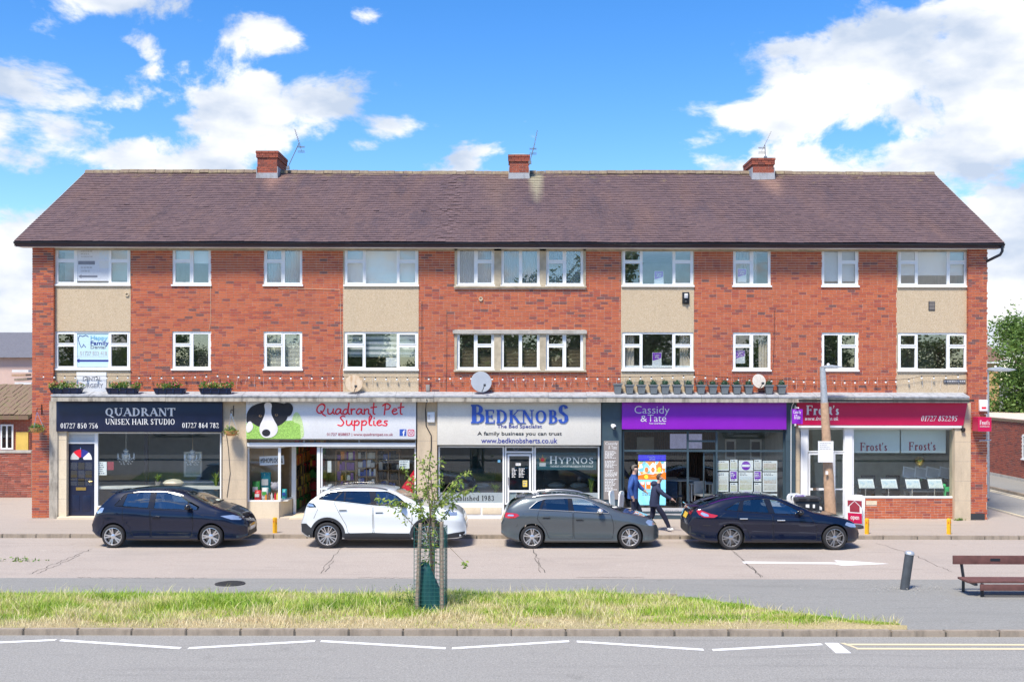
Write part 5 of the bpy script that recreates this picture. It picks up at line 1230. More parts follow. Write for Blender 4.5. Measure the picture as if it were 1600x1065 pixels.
flat(ad, 996, 1042, 708, 791, .22, 'black_plastic', 'screen_case', .03, bevel=.008); flat(ad, 997.5, 1040.5, 710, 719, .188, 'advert_blue', 'picture_strip', .003); letter(ad, 'Cassidy', 1012, 1024, 711.5, 715, .184, MATS['ink_white']); letter(ad, '&Tate', 1015, 1024, 715, 718, .184, MATS['ink_white'])
flat(ad, 997.5, 1040.5, 720, 748, .188, 'advert_picture', 'picture_strip', .003); flat(ad, 997.5, 1040.5, 748.5, 764, .1885, 'advert_sky', 'picture_strip', .003); flat(ad, 997.5, 1040.5, 764.5, 788, .189, 'advert_sky', 'picture_strip', .003)
for i in range(3):
    pxpoly(ad, [(1006 + i * 10, 736), (1006 + i * 10, 727), (1010.5 + i * 10, 721.5), (1015 + i * 10, 727), (1015 + i * 10, 736)], .184, ('advert_sky', 'advert_white', 'advert_orange')[i], 'picture_shape', .002); disc(ad, 1010.5 + i * 10, 733, 3, .182, ('advert_orange', 'advert_orange', 'advert_yellow')[i], 'picture_shape', .002, 4)
    flat(ad, 1001 + i * 9, 1008 + i * 9, 752, 763, .1845, 'advert_orange', 'picture_shape', .002); disc(ad, 1004.5 + i * 9, 754, 2.4, .182, 'advert_white', 'picture_shape', .002)
pxpoly(ad, [(997.5, 748), (997.5, 742), (1010, 739), (1025, 741), (1040.5, 737), (1040.5, 748)], .1842, 'advert_orange', 'picture_shape', .002); disc(ad, 1010, 744, 3, .1815, 'advert_yellow', 'picture_shape', .002); disc(ad, 1029, 742, 3, .1815, 'advert_yellow', 'picture_shape', .002)
bars(ad, 1004, 1030, 768, 774, 2, .1855, MATS['ink_grey'], seed=9)
# property cards hung in the right window
def mat_photo(nm, sky, mid, low, sc):
    t = NT(nm); p = t.obj(); z = t.new('ShaderNodeSeparateXYZ', {0: p}).outputs[2]; v = t.new('ShaderNodeTexVoronoi', {'Vector': p, 'Scale': sc})
    f = t.math('ADD', t.map(z, 0, .5, 0, .7), t.math('MULTIPLY', t.noise(p, 9, 3), .5))
    c = t.mix(t.map(v.outputs['Distance'], 0, .6, .0, .6), t.ramp(f, [(.2, low), (.42, mid), (.66, mid), (.8, sky)]), (.7, .68, .62)); t.base(c); t.rough(.3); MATS[nm] = t.m
mat_photo('photo_house', (.55, .68, .8), (.42, .28, .2), (.22, .36, .10), 22); mat_photo('photo_garden', (.6, .7, .8), (.5, .45, .3), (.35, .5, .1), 26); mat_photo('photo_room', (.7, .7, .68), (.5, .46, .42), (.3, .28, .26), 18)
cards = [(1120.5, 1139, 718.5, 734, 'photo_garden', 'wide card, first of the top row beside the agents door'), (1141, 1152.5, 717, 733.5, 'photo_garden', 'narrow card, second in the top row of the agents window'), (1154.5, 1177, 718, 735, None, 'white card with a round purple badge in the top row'), (1178.5, 1190, 717, 733, 'photo_room', 'narrow card, fourth in the top row of the agents window'), (1192, 1214.5, 718.5, 735, 'photo_house', 'wide house card ending the top row of the agents window'),
         (1121, 1138.5, 736.5, 767, 'photo_room', 'tall card under the top row beside the agents door'), (1140.5, 1152.5, 734.5, 751, 'purple', 'purple card, left one of two in the middle row'), (1154.5, 1176.5, 736.5, 766.5, 'photo_garden', 'tall garden card in the middle of the agents window'), (1178, 1190, 734.5, 751, 'purple', 'purple card, right one of two in the middle row'), (1192, 1214.5, 736.5, 767, 'photo_house', 'tall house card at the right end of the agents window'),
         (1141, 1152.5, 753, 768, 'photo_garden', 'small card below the left purple card'), (1178.5, 1190, 753, 768, 'photo_room', 'small card below the right purple card'), (1121, 1139, 770, 784, 'photo_house', 'lowest card at the left, behind the dark car roof'), (1155, 1177, 770, 784, 'photo_room', 'lowest card in the middle, behind the dark car roof'), (1192, 1214.5, 770, 784, 'photo_garden', 'lowest card at the right, behind the dark car roof')]
for a, b, p0, p1, k, lab in cards:
    t = thing('property_card', lab, 'card', (WX((a + b) / 2, .13), .13, WZ(p1, .13)), 'property cards in the agents window')
    flat(t, a, b, p0, p1, .14, 'clear_glass' if False else 'ink_white', 'card_sheet', .006)
    if k == 'purple': flat(t, a + 1.2, b - 1.2, p0 + 1.2, p1 - 4, .133, 'ink_purple', 'card_band', .002); bars(t, a + 2.2, b - 2.2, p0 + 3, p1 - 6, 3, .1305, MATS['ink_white'], seed=int(a)); bars(t, a + 2, b - 2, p1 - 3.5, p1 - 1, 1, .1335, MATS['ink_purple'], seed=int(a) + 1)
    elif k is None: disc(t, (a + b) / 2, (p0 + p1) / 2, 7, .133, 'ink_purple', 'badge', .002); flat(t, a + 5, b - 5, (p0 + p1) / 2 - 1.8, (p0 + p1) / 2 + 1.8, .1305, 'ink_white', 'badge_band', .001)
    elif p1 - p0 > 20: 
        hp_ = (p1 - p0); o = flat(t, a + 1.5, b - 1.5, p0 + hp_ * .22, p0 + hp_ * .58, .133, k, 'photo', .002); o = flat(t, a + 1.5, b - 1.5, p0 + hp_ * .62, p0 + hp_ * .92, .133, 'photo_garden' if k != 'photo_house' else 'photo_room', 'photo', .002); bars(t, a + 2, b - 4, p0 + 1.5, p0 + hp_ * .2, 2, .133, MATS['ink_grey'], seed=int(a))
    else: flat(t, a + 1.3, b - 1.3, p0 + 4, p1 - 2, .133, k, 'photo', .002); bars(t, a + 1.5, b - 2, p0 + 1, p0 + 3.6, 1, .133, MATS['ink_grey'], seed=int(a))
# interior of the agents
M('wood_slats', (.14, .07, .04), .6, var=.4, scale=14); M('tv_picture', (.30, .30, .48), .2, var=.5, scale=4, emit=.25)
sb = thing('slatted_wall', 'dark timber slat wall at the back of the estate agents', 'panelling', (WX(1040, 4.7), 4.7, .03))
for i in range(70): MB().box(WX(985, 4.6) + i * .075, WX(985, 4.6) + i * .075 + .045, 4.66, 4.72, .03, 3.38).build('slat', MATS['wood_slats'], sb)
tv = thing('wall_television', 'large wall television glowing pale blue in the estate agents', 'television', (WX(1075, 3.2), 3.2, 2.2)); flat(tv, 1046, 1098, 676, 701, 3.2, 'black_plastic', 'case', .05); flat(tv, 1047, 1097, 677, 700, 3.149, 'tv_picture', 'picture', .003)
flat(None, 995, 1022, 682, 760, 4.4, 'desk_white', 'inner_door', .05); tag(bpy.data.objects['inner_door'], 'pale inner doorway at the back of the estate agents', 'door')
for a, b, lab in ((1133, 1150, 'left framed picture on the agents back wall'), (1172, 1190, 'right framed picture on the agents back wall')):
    t = thing('framed_picture', lab, 'picture', (WX((a + b) / 2, 3.5), 3.5, WZ(716, 3.5))); flat(t, a, b, 685, 717, 3.5, 'ink_white', 'frame', .03); flat(t, a + 2.5, b - 2.5, 689, 713, 3.469, 'interior_dark', 'print', .003)
MB().box(WX(1121, 3.55), WX(1228, 3.55), 3.52, 3.6, .03, 3.4).build('inner_wall', MATS['blind_grey'], bld)
def table(x, y, w, d, h, label, top='desk_white', name='desk', round_=False):
    t = thing(name, label, 'table', (x, y, .03))
    if round_:
        MB().lathe([(w, -.02), (w, .02), (0, .02)], (x, y, h), 'z', 24).build('table_top', MATS[top], t); MB().lathe([(.28, 0), (.05, .04), (.05, h - .05)], (x, y, .03), 'z', 12).build('pedestal', MATS[top], t)
    else:
        MB().box(x - w / 2, x + w / 2, y - d / 2, y + d / 2, h - .03, h).build('table_top', MATS[top], t)
        for sx in (-1, 1):
            for sy in (-1, 1): MB().box(x + sx * (w / 2 - .05) - .025, x + sx * (w / 2 - .05) + .025, y + sy * (d / 2 - .05) - .025, y + sy * (d / 2 - .05) + .025, .03, h - .031).build('leg', MATS[top], t)
    return t
def chair(x, y, label, mat, seat=.46, hgt=.86, rz=0):
    t = thing('chair', label, 'chair', (0, 0, 0), 'chairs in the shops')
    MB().box(-.22, .22, -.22, .22, seat - .06, seat).build('seat', MATS[mat], t, bevel=.02); MB().box(-.22, .22, .17, .23, seat + .001, hgt).build('backrest', MATS[mat], t, bevel=.02)
    for a in (-1, 1):
        for b in (-1, 1): MB().tube([(a * .18, b * .18, seat - .06), (a * .21, b * .21, 0)], .014, 6).build('leg', MATS['chrome'], t)
    place(t, (x, y, .03), rz); return t
table(WX(1063, 2.2), 2.2, .62, .6, 1.0, 'round white table inside the estate agents', round_=True); table(WX(1095, 1.6), 1.6, .75, .6, .95, 'white high desk just inside the agents door')
chair(WX(1052, 1.8), 1.75, 'dark blue chair at the round table', 'chair_blue', .5, .95, 2.6); chair(WX(1099, 1.1), 1.1, 'pale stool chair by the agents door', 'desk_white', .62, 1.0, .4); chair(WX(983, 1.3), 1.4, 'black chair at the left of the agents window', 'black_plastic', .55, 1.05, -.3)
pr = thing('laptop', 'open dark laptop on the round table', 'laptop', (WX(1066, 2.2), 2.2, 1.025)); MB().box(WX(1060, 2.2), WX(1072, 2.2), 2.1, 2.3, 1.025, 1.04).build('keyboard', MATS['dark_plastic'], pr); MB().obox((WX(1066, 2.2), 2.33, 1.14), .3, .012, .22, rx=.2).build('screen', MATS['screen_glass'], pr)
# fittings on the slate pilaster
ib = thing('information_board', 'tall taupe board of fine white print on the slate pilaster', 'board', (WX(955, PY), PY, WZ(779, PY)))
flat(ib, 943.5, 967, 688, 779.5, PY - .003, 'taupe', 'board', .02); letter(ib, 'Cassidy', 946, 965, 690, 695.5, PY - .0232, MATS['ink_white'], 'thin', thick=.002); letter(ib, '& Tate', 951, 964, 695.5, 701, PY - .0232, MATS['ink_white'], 'thin', thick=.002)
for i, (p0, p1, k) in enumerate(((704, 716, 6), (719, 731, 6), (733, 745, 6), (747, 768, 9))): bars(ib, 945.5, 965, p0, p1, k, PY - .0232, MATS['ink_white'], seed=40 + i)
cc = thing('security_camera', 'small white dome camera on the slate pilaster', 'camera', (WX(958, PY), PY - .08, WZ(668, PY)))
MB().lathe([(.05, 0), (.05, .03)], (WX(957, PY), PY - .032, WZ(664, PY)), 'y', 12).build('mount', MATS['upvc'], cc); MB().tube([(WX(957, PY), PY - .03, WZ(664, PY)), (WX(957.5, PY), PY - .1, WZ(664, PY))], .03, 8).ball((WX(958.5, PY), PY - .12, WZ(665.5, PY)), .075, n=12, k=8).build('camera_body', MATS['upvc'], cc, smooth=50); MB().ball((WX(960, PY), PY - .17, WZ(667, PY)), .04).build('lens', MATS['black_plastic'], cc, smooth=180)
ps = thing('projecting_sign', 'small purple projecting sign hanging beside the crimson shop sign', 'sign', (WX(1244, -.6), -.6, WZ(660, -.6)))
MB().tube([(WX(1240), PY, WZ(636, -.3)), (WX(1247, -.9), -.95, WZ(636, -.9))], .02, 6).tube([(WX(1241), PY - .02, WZ(632)), (WX(1241), PY - .02, WZ(664))], .03, 6).build('bracket', MATS['upvc'], ps)
MB().add([(WX(1238.5, -.55), -.50, WZ(638, -.55)), (WX(1252.5, -.65), -.78, WZ(638, -.65)), (WX(1252.5, -.65), -.78, WZ(661, -.65)), (WX(1238.5, -.55), -.50, WZ(661, -.55)), (WX(1238.5, -.55), -.47, WZ(638, -.55)), (WX(1252.5, -.65), -.75, WZ(638, -.65)), (WX(1252.5, -.65), -.75, WZ(661, -.65)), (WX(1238.5, -.55), -.47, WZ(661, -.55))], [(0, 1, 2, 3), (7, 6, 5, 4), (0, 4, 5, 1), (1, 5, 6, 2), (2, 6, 7, 3), (3, 7, 4, 0)]).build('board', MATS['shop_purple'], ps)
letter(ps, 'Cassidy', 1239.5, 1251.5, 640, 646.5, -.80, MATS['ink_white']); letter(ps, '&Tate', 1241, 1250.5, 647, 653.5, -.80, MATS['ink_white'])
# ---------------------------------------------------------------- Frost's
bulkhead(1248, 1500, 663)
sg = sign_board('shop_sign', 'crimson estate agent sign with white serif lettering and phone number', 1246, 1512, 627, 663, MATS['shop_crimson'], tap=.13)
letter(sg, 'Frost’s', 1259.5, 1311, 632, 647, S, MATS['ink_white'], 'fat'); letter(sg, 'www.frosts.co.uk', 1258, 1310, 649.5, 655.5, S, MATS['ink_white'], 'serif_i'); letter(sg, '01727 852295', 1439.5, 1496.5, 648, 656.5, S, MATS['ink_white'], 'serif_i')
bw_ = MB().box(WX(1248, S), WX(1503, S), S + .01, S + .07, WZ(667, S), WZ(663.4, S)).build('shop_beam', MATS['upvc'], bld)
for a, b in ((1251, 1262), (1319.5, 1331.5)): MB().box(WX(a), WX(b), -.03, .1, 0, WZ(667)).build('shop_post', MATS['upvc'], bld); MB().box(WX(a) - .02, WX(b) + .02, -.045, -.029, WZ(671), WZ(666.5)).build('post_cap', MATS['upvc'], bld)
glazed(1262, 1320, 668, 705, MATS['upvc'], 1.8, name='transom_light'); fd = glazed(1263, 1303, 706, 806, MATS['upvc'], 3.2, hb=(763,), name='shop_door', Y=.04, d=.05); glazed(1303.5, 1319.5, 706, 806, MATS['upvc'], 2.0, hb=(763,), name='side_light')
MB().box(WX(1271), WX(1280), .03, .04, WZ(765), WZ(761)).build('letter_plate', MATS['chrome'], fd); MB().tube([(WX(1300), .03, 1.0), (WX(1300), -.02, 1.0), (WX(1300), -.02, 1.3), (WX(1300), .03, 1.3)], .012, 6).build('handle', MATS['chrome'], fd)
glazed(1331.5, 1492.5, 667, 776.5, MATS['upvc'], 2.8, name='shop_window')
rz1 = WZ(777)
riser = MB().box(WX(1332), WX(1492), .04, .2, 0, rz1).build('brick_riser', MATS['mortar'], bld)
for b in lay_bricks(WX(1332), WX(1492), .02, rz1 - .005, [(WX(1354), WX(1371), WZ(787.5), WZ(781))]):
    if b[1] - b[0] > .2: put_brick(riser, (b[0] + b[1]) / 2, .03 + random.uniform(-.003, .003), (b[2] + b[3]) / 2)
    else: MB().box(b[0], b[1], .03, .045, b[2], b[3], brick_tint() + 1e-4).build('brick', MATS['brick'], riser)
MB().box(WX(1354), WX(1371), .024, .042, WZ(787.5), WZ(781)).build('air_brick', MATS['cream_stone'], riser)
for a, b, lab in ((1334, 1406, 'left white roller blind with maroon lettering'), (1408, 1478, 'right white roller blind with maroon lettering')):
    t = thing('roller_blind', lab, 'blind', (WX((a + b) / 2, .3), .3, WZ(706, .3))); M('blind_mint', (.60, .68, .64), .8, var=.02)
    MB().box(WX(a, .3), WX(b, .3), .3, .305, WZ(706, .3), WZ(668, .3)).build('fabric', MATS['blind_mint'], t); letter(t, 'Frost’s', a + (10 if a < 1400 else 12), a + (52 if a < 1400 else 54), 690 if a < 1400 else 689, 703 if a < 1400 else 702, .298, MATS['ink_maroon'], 'serif')
def mat_listing():
    mat_photo('listing_screen', (.25, .4, .5), (.36, .42, .4), (.18, .32, .14), 14); b = MATS['listing_screen'].node_tree.nodes['Principled BSDF']; b.inputs['Emission Color'].default_value = (.6, .75, .8, 1); b.inputs['Emission Strength'].default_value = .03
mat_listing()
for i, (a, b) in enumerate(((1340, 1367), (1376, 1403), (1414, 1439), (1449, 1474))):
    Y = .35; lab = ('first', 'second', 'third', 'fourth')[i] + ' tilted property screen from the left in the crimson agents window'
    t = thing('display_screen', lab, 'screen', (WX((a + b) / 2, Y), Y, WZ(772, Y)), 'screens in the crimson agents window')
    x0, x1 = WX(a, Y), WX(b, Y); c = (x0 + x1) / 2; z0, z1 = WZ(762, Y), WZ(745, Y)
    def pl(x0, x1, z0, z1, y0, th, m, n): MB().add([(x0 + .02, y0 - .06, z0), (x1, y0 - .06, z0), (x1 - .02, y0 + .06, z1), (x0, y0 + .06, z1), (x0 + .02, y0 - .06 + th, z0), (x1, y0 - .06 + th, z0), (x1 - .02, y0 + .06 + th, z1), (x0, y0 + .06 + th, z1)], [(0, 1, 2, 3), (7, 6, 5, 4), (0, 4, 5, 1), (1, 5, 6, 2), (2, 6, 7, 3), (3, 7, 4, 0)]).build(n, m, t)
    pl(x0, x1, z0, z1, Y, .03, MATS['dark_plastic'], 'screen_case'); pl(x0 + .02, x1 - .02, z0 + .02, z1 - .02, Y - .006, .003, MATS['blind_white'], 'bezel'); pl(x0 + .04, x1 - .04, z0 + .04, z1 - .04, Y - .011, .003, MATS['listing_screen'], 'picture')
    MB().tube([(c, Y + .06, z0 + .1), (c, Y + .06, WZ(774, Y))], .02, 8).lathe([(.1, 0), (.1, .012)], (c, Y + .06, WZ(775, Y)), 'z', 12).build('stand', MATS['chrome'], t)
MB().box(WX(1334, .3), WX(1490, .3), .12, .7, WZ(777, .3), WZ(775, .3)).build('window_shelf', MATS['desk_white'], bld)
for i, (a, b) in enumerate(((1415, 1427), (1433, 1446), (1451, 1463), (1472, 1484))):
    Y = 1.3; t = thing('monitor', ('first', 'second', 'third', 'fourth')[i] + ' grey monitor back from the left, behind the display screens', 'monitor', (WX((a + b) / 2, Y), Y, WZ(750, Y)), 'monitors in the crimson agents office')
    MB().obox((WX((a + b) / 2, Y), Y, WZ(737, Y)), .42, .03, .34, rx=-.25, ry=.2).build('screen_back', MATS['upvc'], t); MB().obox((WX((a + b) / 2, Y), Y - .02, WZ(737, Y)), .34, .02, .26, rx=-.25, ry=.2).build('vent_panel', MATS['ink_pale'], t); MB().box(WX((a + b) / 2, Y) - .03, WX((a + b) / 2, Y) + .03, Y, Y + .04, WZ(750, Y), WZ(740, Y)).build('stand', MATS['chrome'], t)
for i, x in enumerate((1352, 1392, 1432, 1466)): chair(WX(x, 2.0), 1.9 + .1 * (i % 2), ('first', 'second', 'third', 'fourth')[i] + ' black office chair from the left behind the display screens', 'black_plastic', .55, 1.15, math.pi)
table(WX(1390, 2.4), 2.5, 2.2, .7, .76, 'long pale office desk at the left of the crimson agents'); table(WX(1455, 1.5), 1.45, 1.6, .6, .74, 'pale office desk under the grey monitors')
o = MB().ball((WX(1437, .9), .9, WZ(719, .9)), .15, .15, .16, 14, 10).lathe([(.0, 0), (.02, -.03), (.0, -.03)], (WX(1437, .9), .9, WZ(719, .9) - .155), 'z', 6).build('balloon', M('gold_foil', (.55, .40, .06), .15, .9), smooth=180); tag(o, 'round shiny gold balloon inside the crimson agents window', 'balloon')
gd = thing('green_chair_toy', 'bright green plastic figure at the right of the crimson agents window', 'ornament', (WX(1481, .4), .4, WZ(773, .4))); M('green_plastic', (.03, .42, .12), .4)
x, z = WX(1481, .4), WZ(773, .4); MB().box(x - .1, x + .1, .33, .47, z + .13, z + .27).ball((x - .12, .4, z + .3), .075).box(x - .1, x - .07, .34, .46, z + .26, z + .36).build('figure', MATS['green_plastic'], gd, bevel=.015)
for sx in (-1, 1):
    for sy in (-1, 1): MB().tube([(x + sx * .08, .4 + sy * .05, z + .14), (x + sx * .085, .4 + sy * .05, z)], .02, 6).build('leg', MATS['green_plastic'], gd)
# signs and boxes on the right pier
ab = thing('alarm_box', 'white alarm box high on the right brick pier', 'alarm', (WX(1535, -.13), -.13, WZ(640, -.13)))
MB().box(WX(1529, -.13), WX(1541.5, -.13), -.22, -.125, WZ(640.5, -.13), WZ(623, -.13)).build('case', MATS['upvc'], ab, bevel=.012); flat(ab, 1534, 1541, 634, 637, -.222, 'ink_red', 'red_label', .003)
ps = thing('projecting_sign', 'crimson box sign projecting from the right brick pier', 'sign', (WX(1537, -.4), -.4, WZ(672, -.4)))
x0, x1, xm = WX(1522, -.3), WX(1551, -.7), WX(1528, -.6); z0, z1 = WZ(672, -.5), WZ(650, -.5)
MB().prism([(x0, -.18), (xm, -.62), (x1 + .0, -.62), (x1 - .1, -.18)], z0, z1, 'z').build('box', MATS['shop_crimson'], ps); letter(ps, 'Frost’s', 1531, 1546, 655, 662, -.622, MATS['ink_white'], 'serif'); letter(ps, 'www.frosts.co.uk', 1531, 1546, 663.5, 665.5, -.622, MATS['ink_white'])
MB().tube([(WX(1535), -.12, WZ(645)), (WX(1535), -.3, WZ(645)), (WX(1535), -.3, WZ(651))], .015, 6).tube([(WX(1524), -.3, WZ(686)), (WX(1542), -.3, WZ(685))], .02, 6).tube([(WX(1535), -.3, WZ(672)), (WX(1535), -.3, WZ(685)), (WX(1535), -.12, WZ(685))], .012, 6).build('bracket', MATS['galvanised'], ps)
fl_ = thing('flood_light', 'small black floodlight under the crimson sign end', 'light', (WX(1501), -.1, WZ(672))); MB().obox((WX(1501), -.2, WZ(669)), .1, .1, .09, rx=.4).build('lamp_head', MATS['black_plastic'], fl_, bevel=.01); MB().tube([(WX(1502), -.13, WZ(674)), (WX(1501), -.2, WZ(671))], .012, 6).build('bracket', MATS['black_plastic'], fl_)
MB().box(WX(1248, -.5), WX(1522, -.5), -.52, -.49, WZ(625.5, -.5), WZ(623, -.5)).build('black_pipe', MATS['black_plastic'], bld)
# street name plate, dental signs, posters in the flats' windows
t = thing('name_plate', 'dark cast name plate with raised letters on the right render panel', 'sign', (WX(1491, -.02), -.02, WZ(597))); flat(t, 1474, 1508.5, 591.5, 597.5, -.008, 'interior_dark', 'plate', .02); bars(t, 1476, 1512, 592.6, 596.6, 1, -.0285, MATS['ink_pale'], 'raised_letters', seed=3)
t = thing('wall_sign', 'white dental surgery sign on the lower left render panel', 'sign', (WX(143, -.02), -.02, WZ(613))); flat(t, 120, 166.5, 582.5, 612.5, -.008, 'sign_white', 'board', .02, bevel=.004); letter(t, 'DENTAL', 129.5, 158.5, 589.5, 596, -.0285, MATS['ink_grey'], 'bold'); letter(t, 'SURGERY', 126, 161, 600, 606.5, -.0285, MATS['ink_grey'], 'bold')
M('poster_mint', (.50, .68, .72), .5, var=.03, emit=0)
Yp = .045
t = thing('window_poster', 'pale mint dental poster with a tooth outline in the lower left flat window', 'poster', (WX(145, Yp), Yp, WZ(573))); flat(t, 117.5, 173, 521.5, 574, Yp, 'poster_mint', 'sheet', .004)
letter(t, 'Happy', 141.5, 168, 525.5, 533.5, Yp - .0045, MATS['ink_skyblue'], 'bold'); letter(t, 'Family', 141.5, 170, 533.5, 542, Yp - .0045, MATS['ink_navy'], 'bold'); letter(t, 'Dental', 141.5, 164.5, 540.5, 545.5, Yp - .0045, MATS['ink_grey']); letter(t, '01727 833 418', 125, 167, 549.5, 555.5, Yp - .0045, MATS['ink_pale']); bars(t, 120, 172, 557, 559, 1, Yp - .0045, MATS['ink_pale'], seed=1)
MB().tube([(WX(a, Yp), Yp - .006, WZ(b, Yp)) for a, b in ((138, 527), (134, 524.5), (129, 526.5), (124.5, 525), (122, 530), (124, 538), (127, 544), (129.5, 542), (130.5, 538.5), (132.5, 542), (134, 543.5))], .010, 5).build('tooth_outline', MATS['ink_navy'], t)
pxpoly(t, [(119, 564.5), (124, 561), (124, 563), (172, 563), (172, 566), (124, 566), (124, 568)], Yp - .0045, 'ink_navy', 'arrow', .003)
t = thing('window_poster', 'white dental services poster in the upper left flat window', 'poster', (WX(145, Yp), Yp, WZ(442))); flat(t, 119, 173, 390, 440, Yp, 'sign_white', 'sheet', .004); bars(t, 126, 146, 392, 405, 3, Yp - .0045, MATS['ink_pale'], seed=4); flat(t, 122, 148, 409, 414.5, Yp - .0045, 'ink_grey', 'band', .002); bars(t, 126, 150, 417, 428, 2, Yp - .0045, MATS['ink_pale'], seed=5)
pxpoly(t, [(122, 433), (127, 430), (127, 431.5), (152, 431.5), (152, 434.5), (127, 434.5), (127, 436)], Yp - .0045, 'ink_grey', 'arrow', .003); flat(t, 155, 171, 409, 420, Yp - .0045, 'photo_room', 'photo', .002); flat(t, 155, 171, 393, 406, Yp - .0045, 'photo_house', 'photo', .002)
for a, b, p0, p1, lab in ((1022, 1036.5, 423, 444.5, 'purple poster in the upper wide window right of the middle group'), (1019, 1033.5, 550, 571, 'purple poster in the lower wide window right of the middle group'), (1152, 1166, 419, 440, 'faded purple poster in the upper brick window with a net curtain'), (1149.5, 1164, 546, 567, 'purple poster in the lower brick window beside a curtain')):
    t = thing('window_poster', lab, 'poster', (WX((a + b) / 2, .1), .1, WZ(p1, .1)), 'purple posters in the flat windows'); flat(t, a, b, p0, p1, .1, 'sign_white', 'sheet', .004); pxpoly(t, [(a + .6, p0 + .6), (b - .6, p0 + .6), (b - .6, p0 + 9), (a + .6, p0 + 13)], .0955, 'ink_purple', 'band', .002); letter(t, 'Cassidy', a + 3, b - 3, p0 + 3, p0 + 6, .093, MATS['ink_white']); letter(t, '&Tate', a + 4, b - 4, p0 + 6.2, p0 + 9, .093, MATS['ink_white'])
spiky(WX(1025, .25), .25, LO[0] + .15, 14, .55, 'leafy houseplant behind the purple poster in the lower wide window', lean=.3)
MB().box(WX(972, .2), WX(1082, .2), .1, .35, LO[0] + .08, LO[0] + .14).build('inner_sill', MATS['upvc'], bld)
# wall fittings
def dish(px, py, r, mat, label, Y=-.02):
    x, z = WX(px, Y - .25), WZ(py, Y - .25); t = thing('satellite_dish', label, 'satellite dish', (x, Y, z - r), 'satellite dishes on the facade')
    c = Vector((x, Y - .25, z)); prof = [(0, .07)] + [(r * q / 6, .07 - .07 * (q / 6) ** 2) for q in range(1, 7)] + [(r * 1.02, -.004), (r, -.012)]
    m = MB(); m.lathe([(a, h) for a, h in prof], (0, 0, 0), 'y', 28); me = m.mesh()
    me.transform(Matrix.Translation(c) @ Matrix.Rotation(R(14), 4, 'Z') @ Matrix.Rotation(R(-12), 4, 'X')); link_mesh('reflector', me, MATS[mat], t, smooth=50)
    f = c + Vector((r * .35, -r * .9, -r * .3)); MB().tube([c + Vector((0, 0, -r * .95)), c + Vector((r * .15, -r * .5, -r * .8)), f], .012, 6).build('feed_arm', MATS['dark_plastic'], t)
    MB().obox(f, .07, .1, .07).build('receiver', MATS['dark_plastic'], t, bevel=.01); MB().tube([(x, Y, z - .05), c + Vector((0, .07, -.03))], .025, 8).build('wall_bracket', MATS['galvanised'], t)
mat_stone('dish_rust', (.62, .50, .36), (.42, .22, .09), .9, 5); mat_stone('dish_cream', (.66, .62, .55), (.42, .3, .2), .5, 7); M('dish_grey', (.36, .39, .43), .5, var=.08)
dish(553, 599.5, .255, 'dish_rust', 'rust stained satellite dish on the render panel above the pet shop'); dish(752, 596.5, .31, 'dish_grey', 'large grey satellite dish above the bed shop sign'); dish(1186, 594.5, .21, 'dish_cream', 'cream weathered satellite dish behind the row of planters')
fl_ = thing('security_light', 'black security floodlight on the upper render panel', 'light', (WX(1071), -.05, WZ(474))); flat(fl_, 1065.5, 1076.5, 456, 474.5, -.01, 'black_plastic', 'back_plate', .04, bevel=.01); MB().obox((WX(1071), -.1, WZ(462)), .1, .07, .13, rx=.3).build('lamp_head', MATS['upvc'], fl_, bevel=.01); MB().ball((WX(1071), -.08, WZ(471)), .04).build('sensor', MATS['dark_plastic'], fl_)
t = thing('wall_vent', 'dark louvred vent in the right upper render panel', 'vent', (WX(1455), -.02, WZ(484))); flat(t, 1450.5, 1460.5, 469.5, 484, -.008, 'dark_plastic', 'vent_frame', .012); 
for i in range(6): MB().box(WX(1451.5), WX(1459.5), -.030, -.021, WZ(482.5 - i * 2.2), WZ(481.3 - i * 2.2)).build('louvre', MATS['taupe'], t)
for px, py, lab in ((751, 467, 'round vent pipe in the brick below the middle upper windows'), (198.5, 461, 'small round cap on the left upper render panel')):
    o = MB().lathe([(.02, 0.02), (.045, .02), (.06, -.0), (.06, -.03), (.045, -.03), (.04, .01)], (WX(px), -.01, WZ(py)), 'y', 16).build('flue_outlet', MATS['cream_stone'], smooth=40); tag(o, lab, 'vent')
t = thing('junction_box', 'grey cable box with wires on the brick left of the bed shop', 'box', (WX(668.5), -.03, WZ(611))); flat(t, 665.5, 671.5, 601, 611, -.004, 'taupe', 'case', .05, bevel=.008)
MB().tube([(WX(668), -.03, WZ(611)), (WX(667), -.1, WZ(618)), (WX(667, -.52), -.53, WZ(624, -.5)), (WX(665, PY), PY - .02, WZ(640, PY)), (WX(666, PY), PY - .02, WZ(665, PY)), (WX(674, PY), PY - .02, WZ(680, PY)), (WX(674, PY), PY - .02, WZ(700, PY)), (WX(672, PY), PY - .02, WZ(716, PY))], .014, 6).build('cable', MATS['black_plastic'], t)
t = thing('alarm_box', 'white alarm box on the stone pilaster left of the bed shop', 'alarm', (WX(674, PY), PY, WZ(660, PY))); flat(t, 668, 679.5, 643.5, 659.5, PY - .002, 'upvc', 'case', .06, bevel=.012); flat(t, 669, 672, 648, 655, PY - .064, 'ink_pale', 'lens', .004)
def wall_cable(pts, mat, label, r=.005):
    o = MB().tube([(WX(a), -.018, WZ(b)) for a, b in pts], r, 5).build('wall_cable', MATS[mat]); tag(o, label, 'cable')
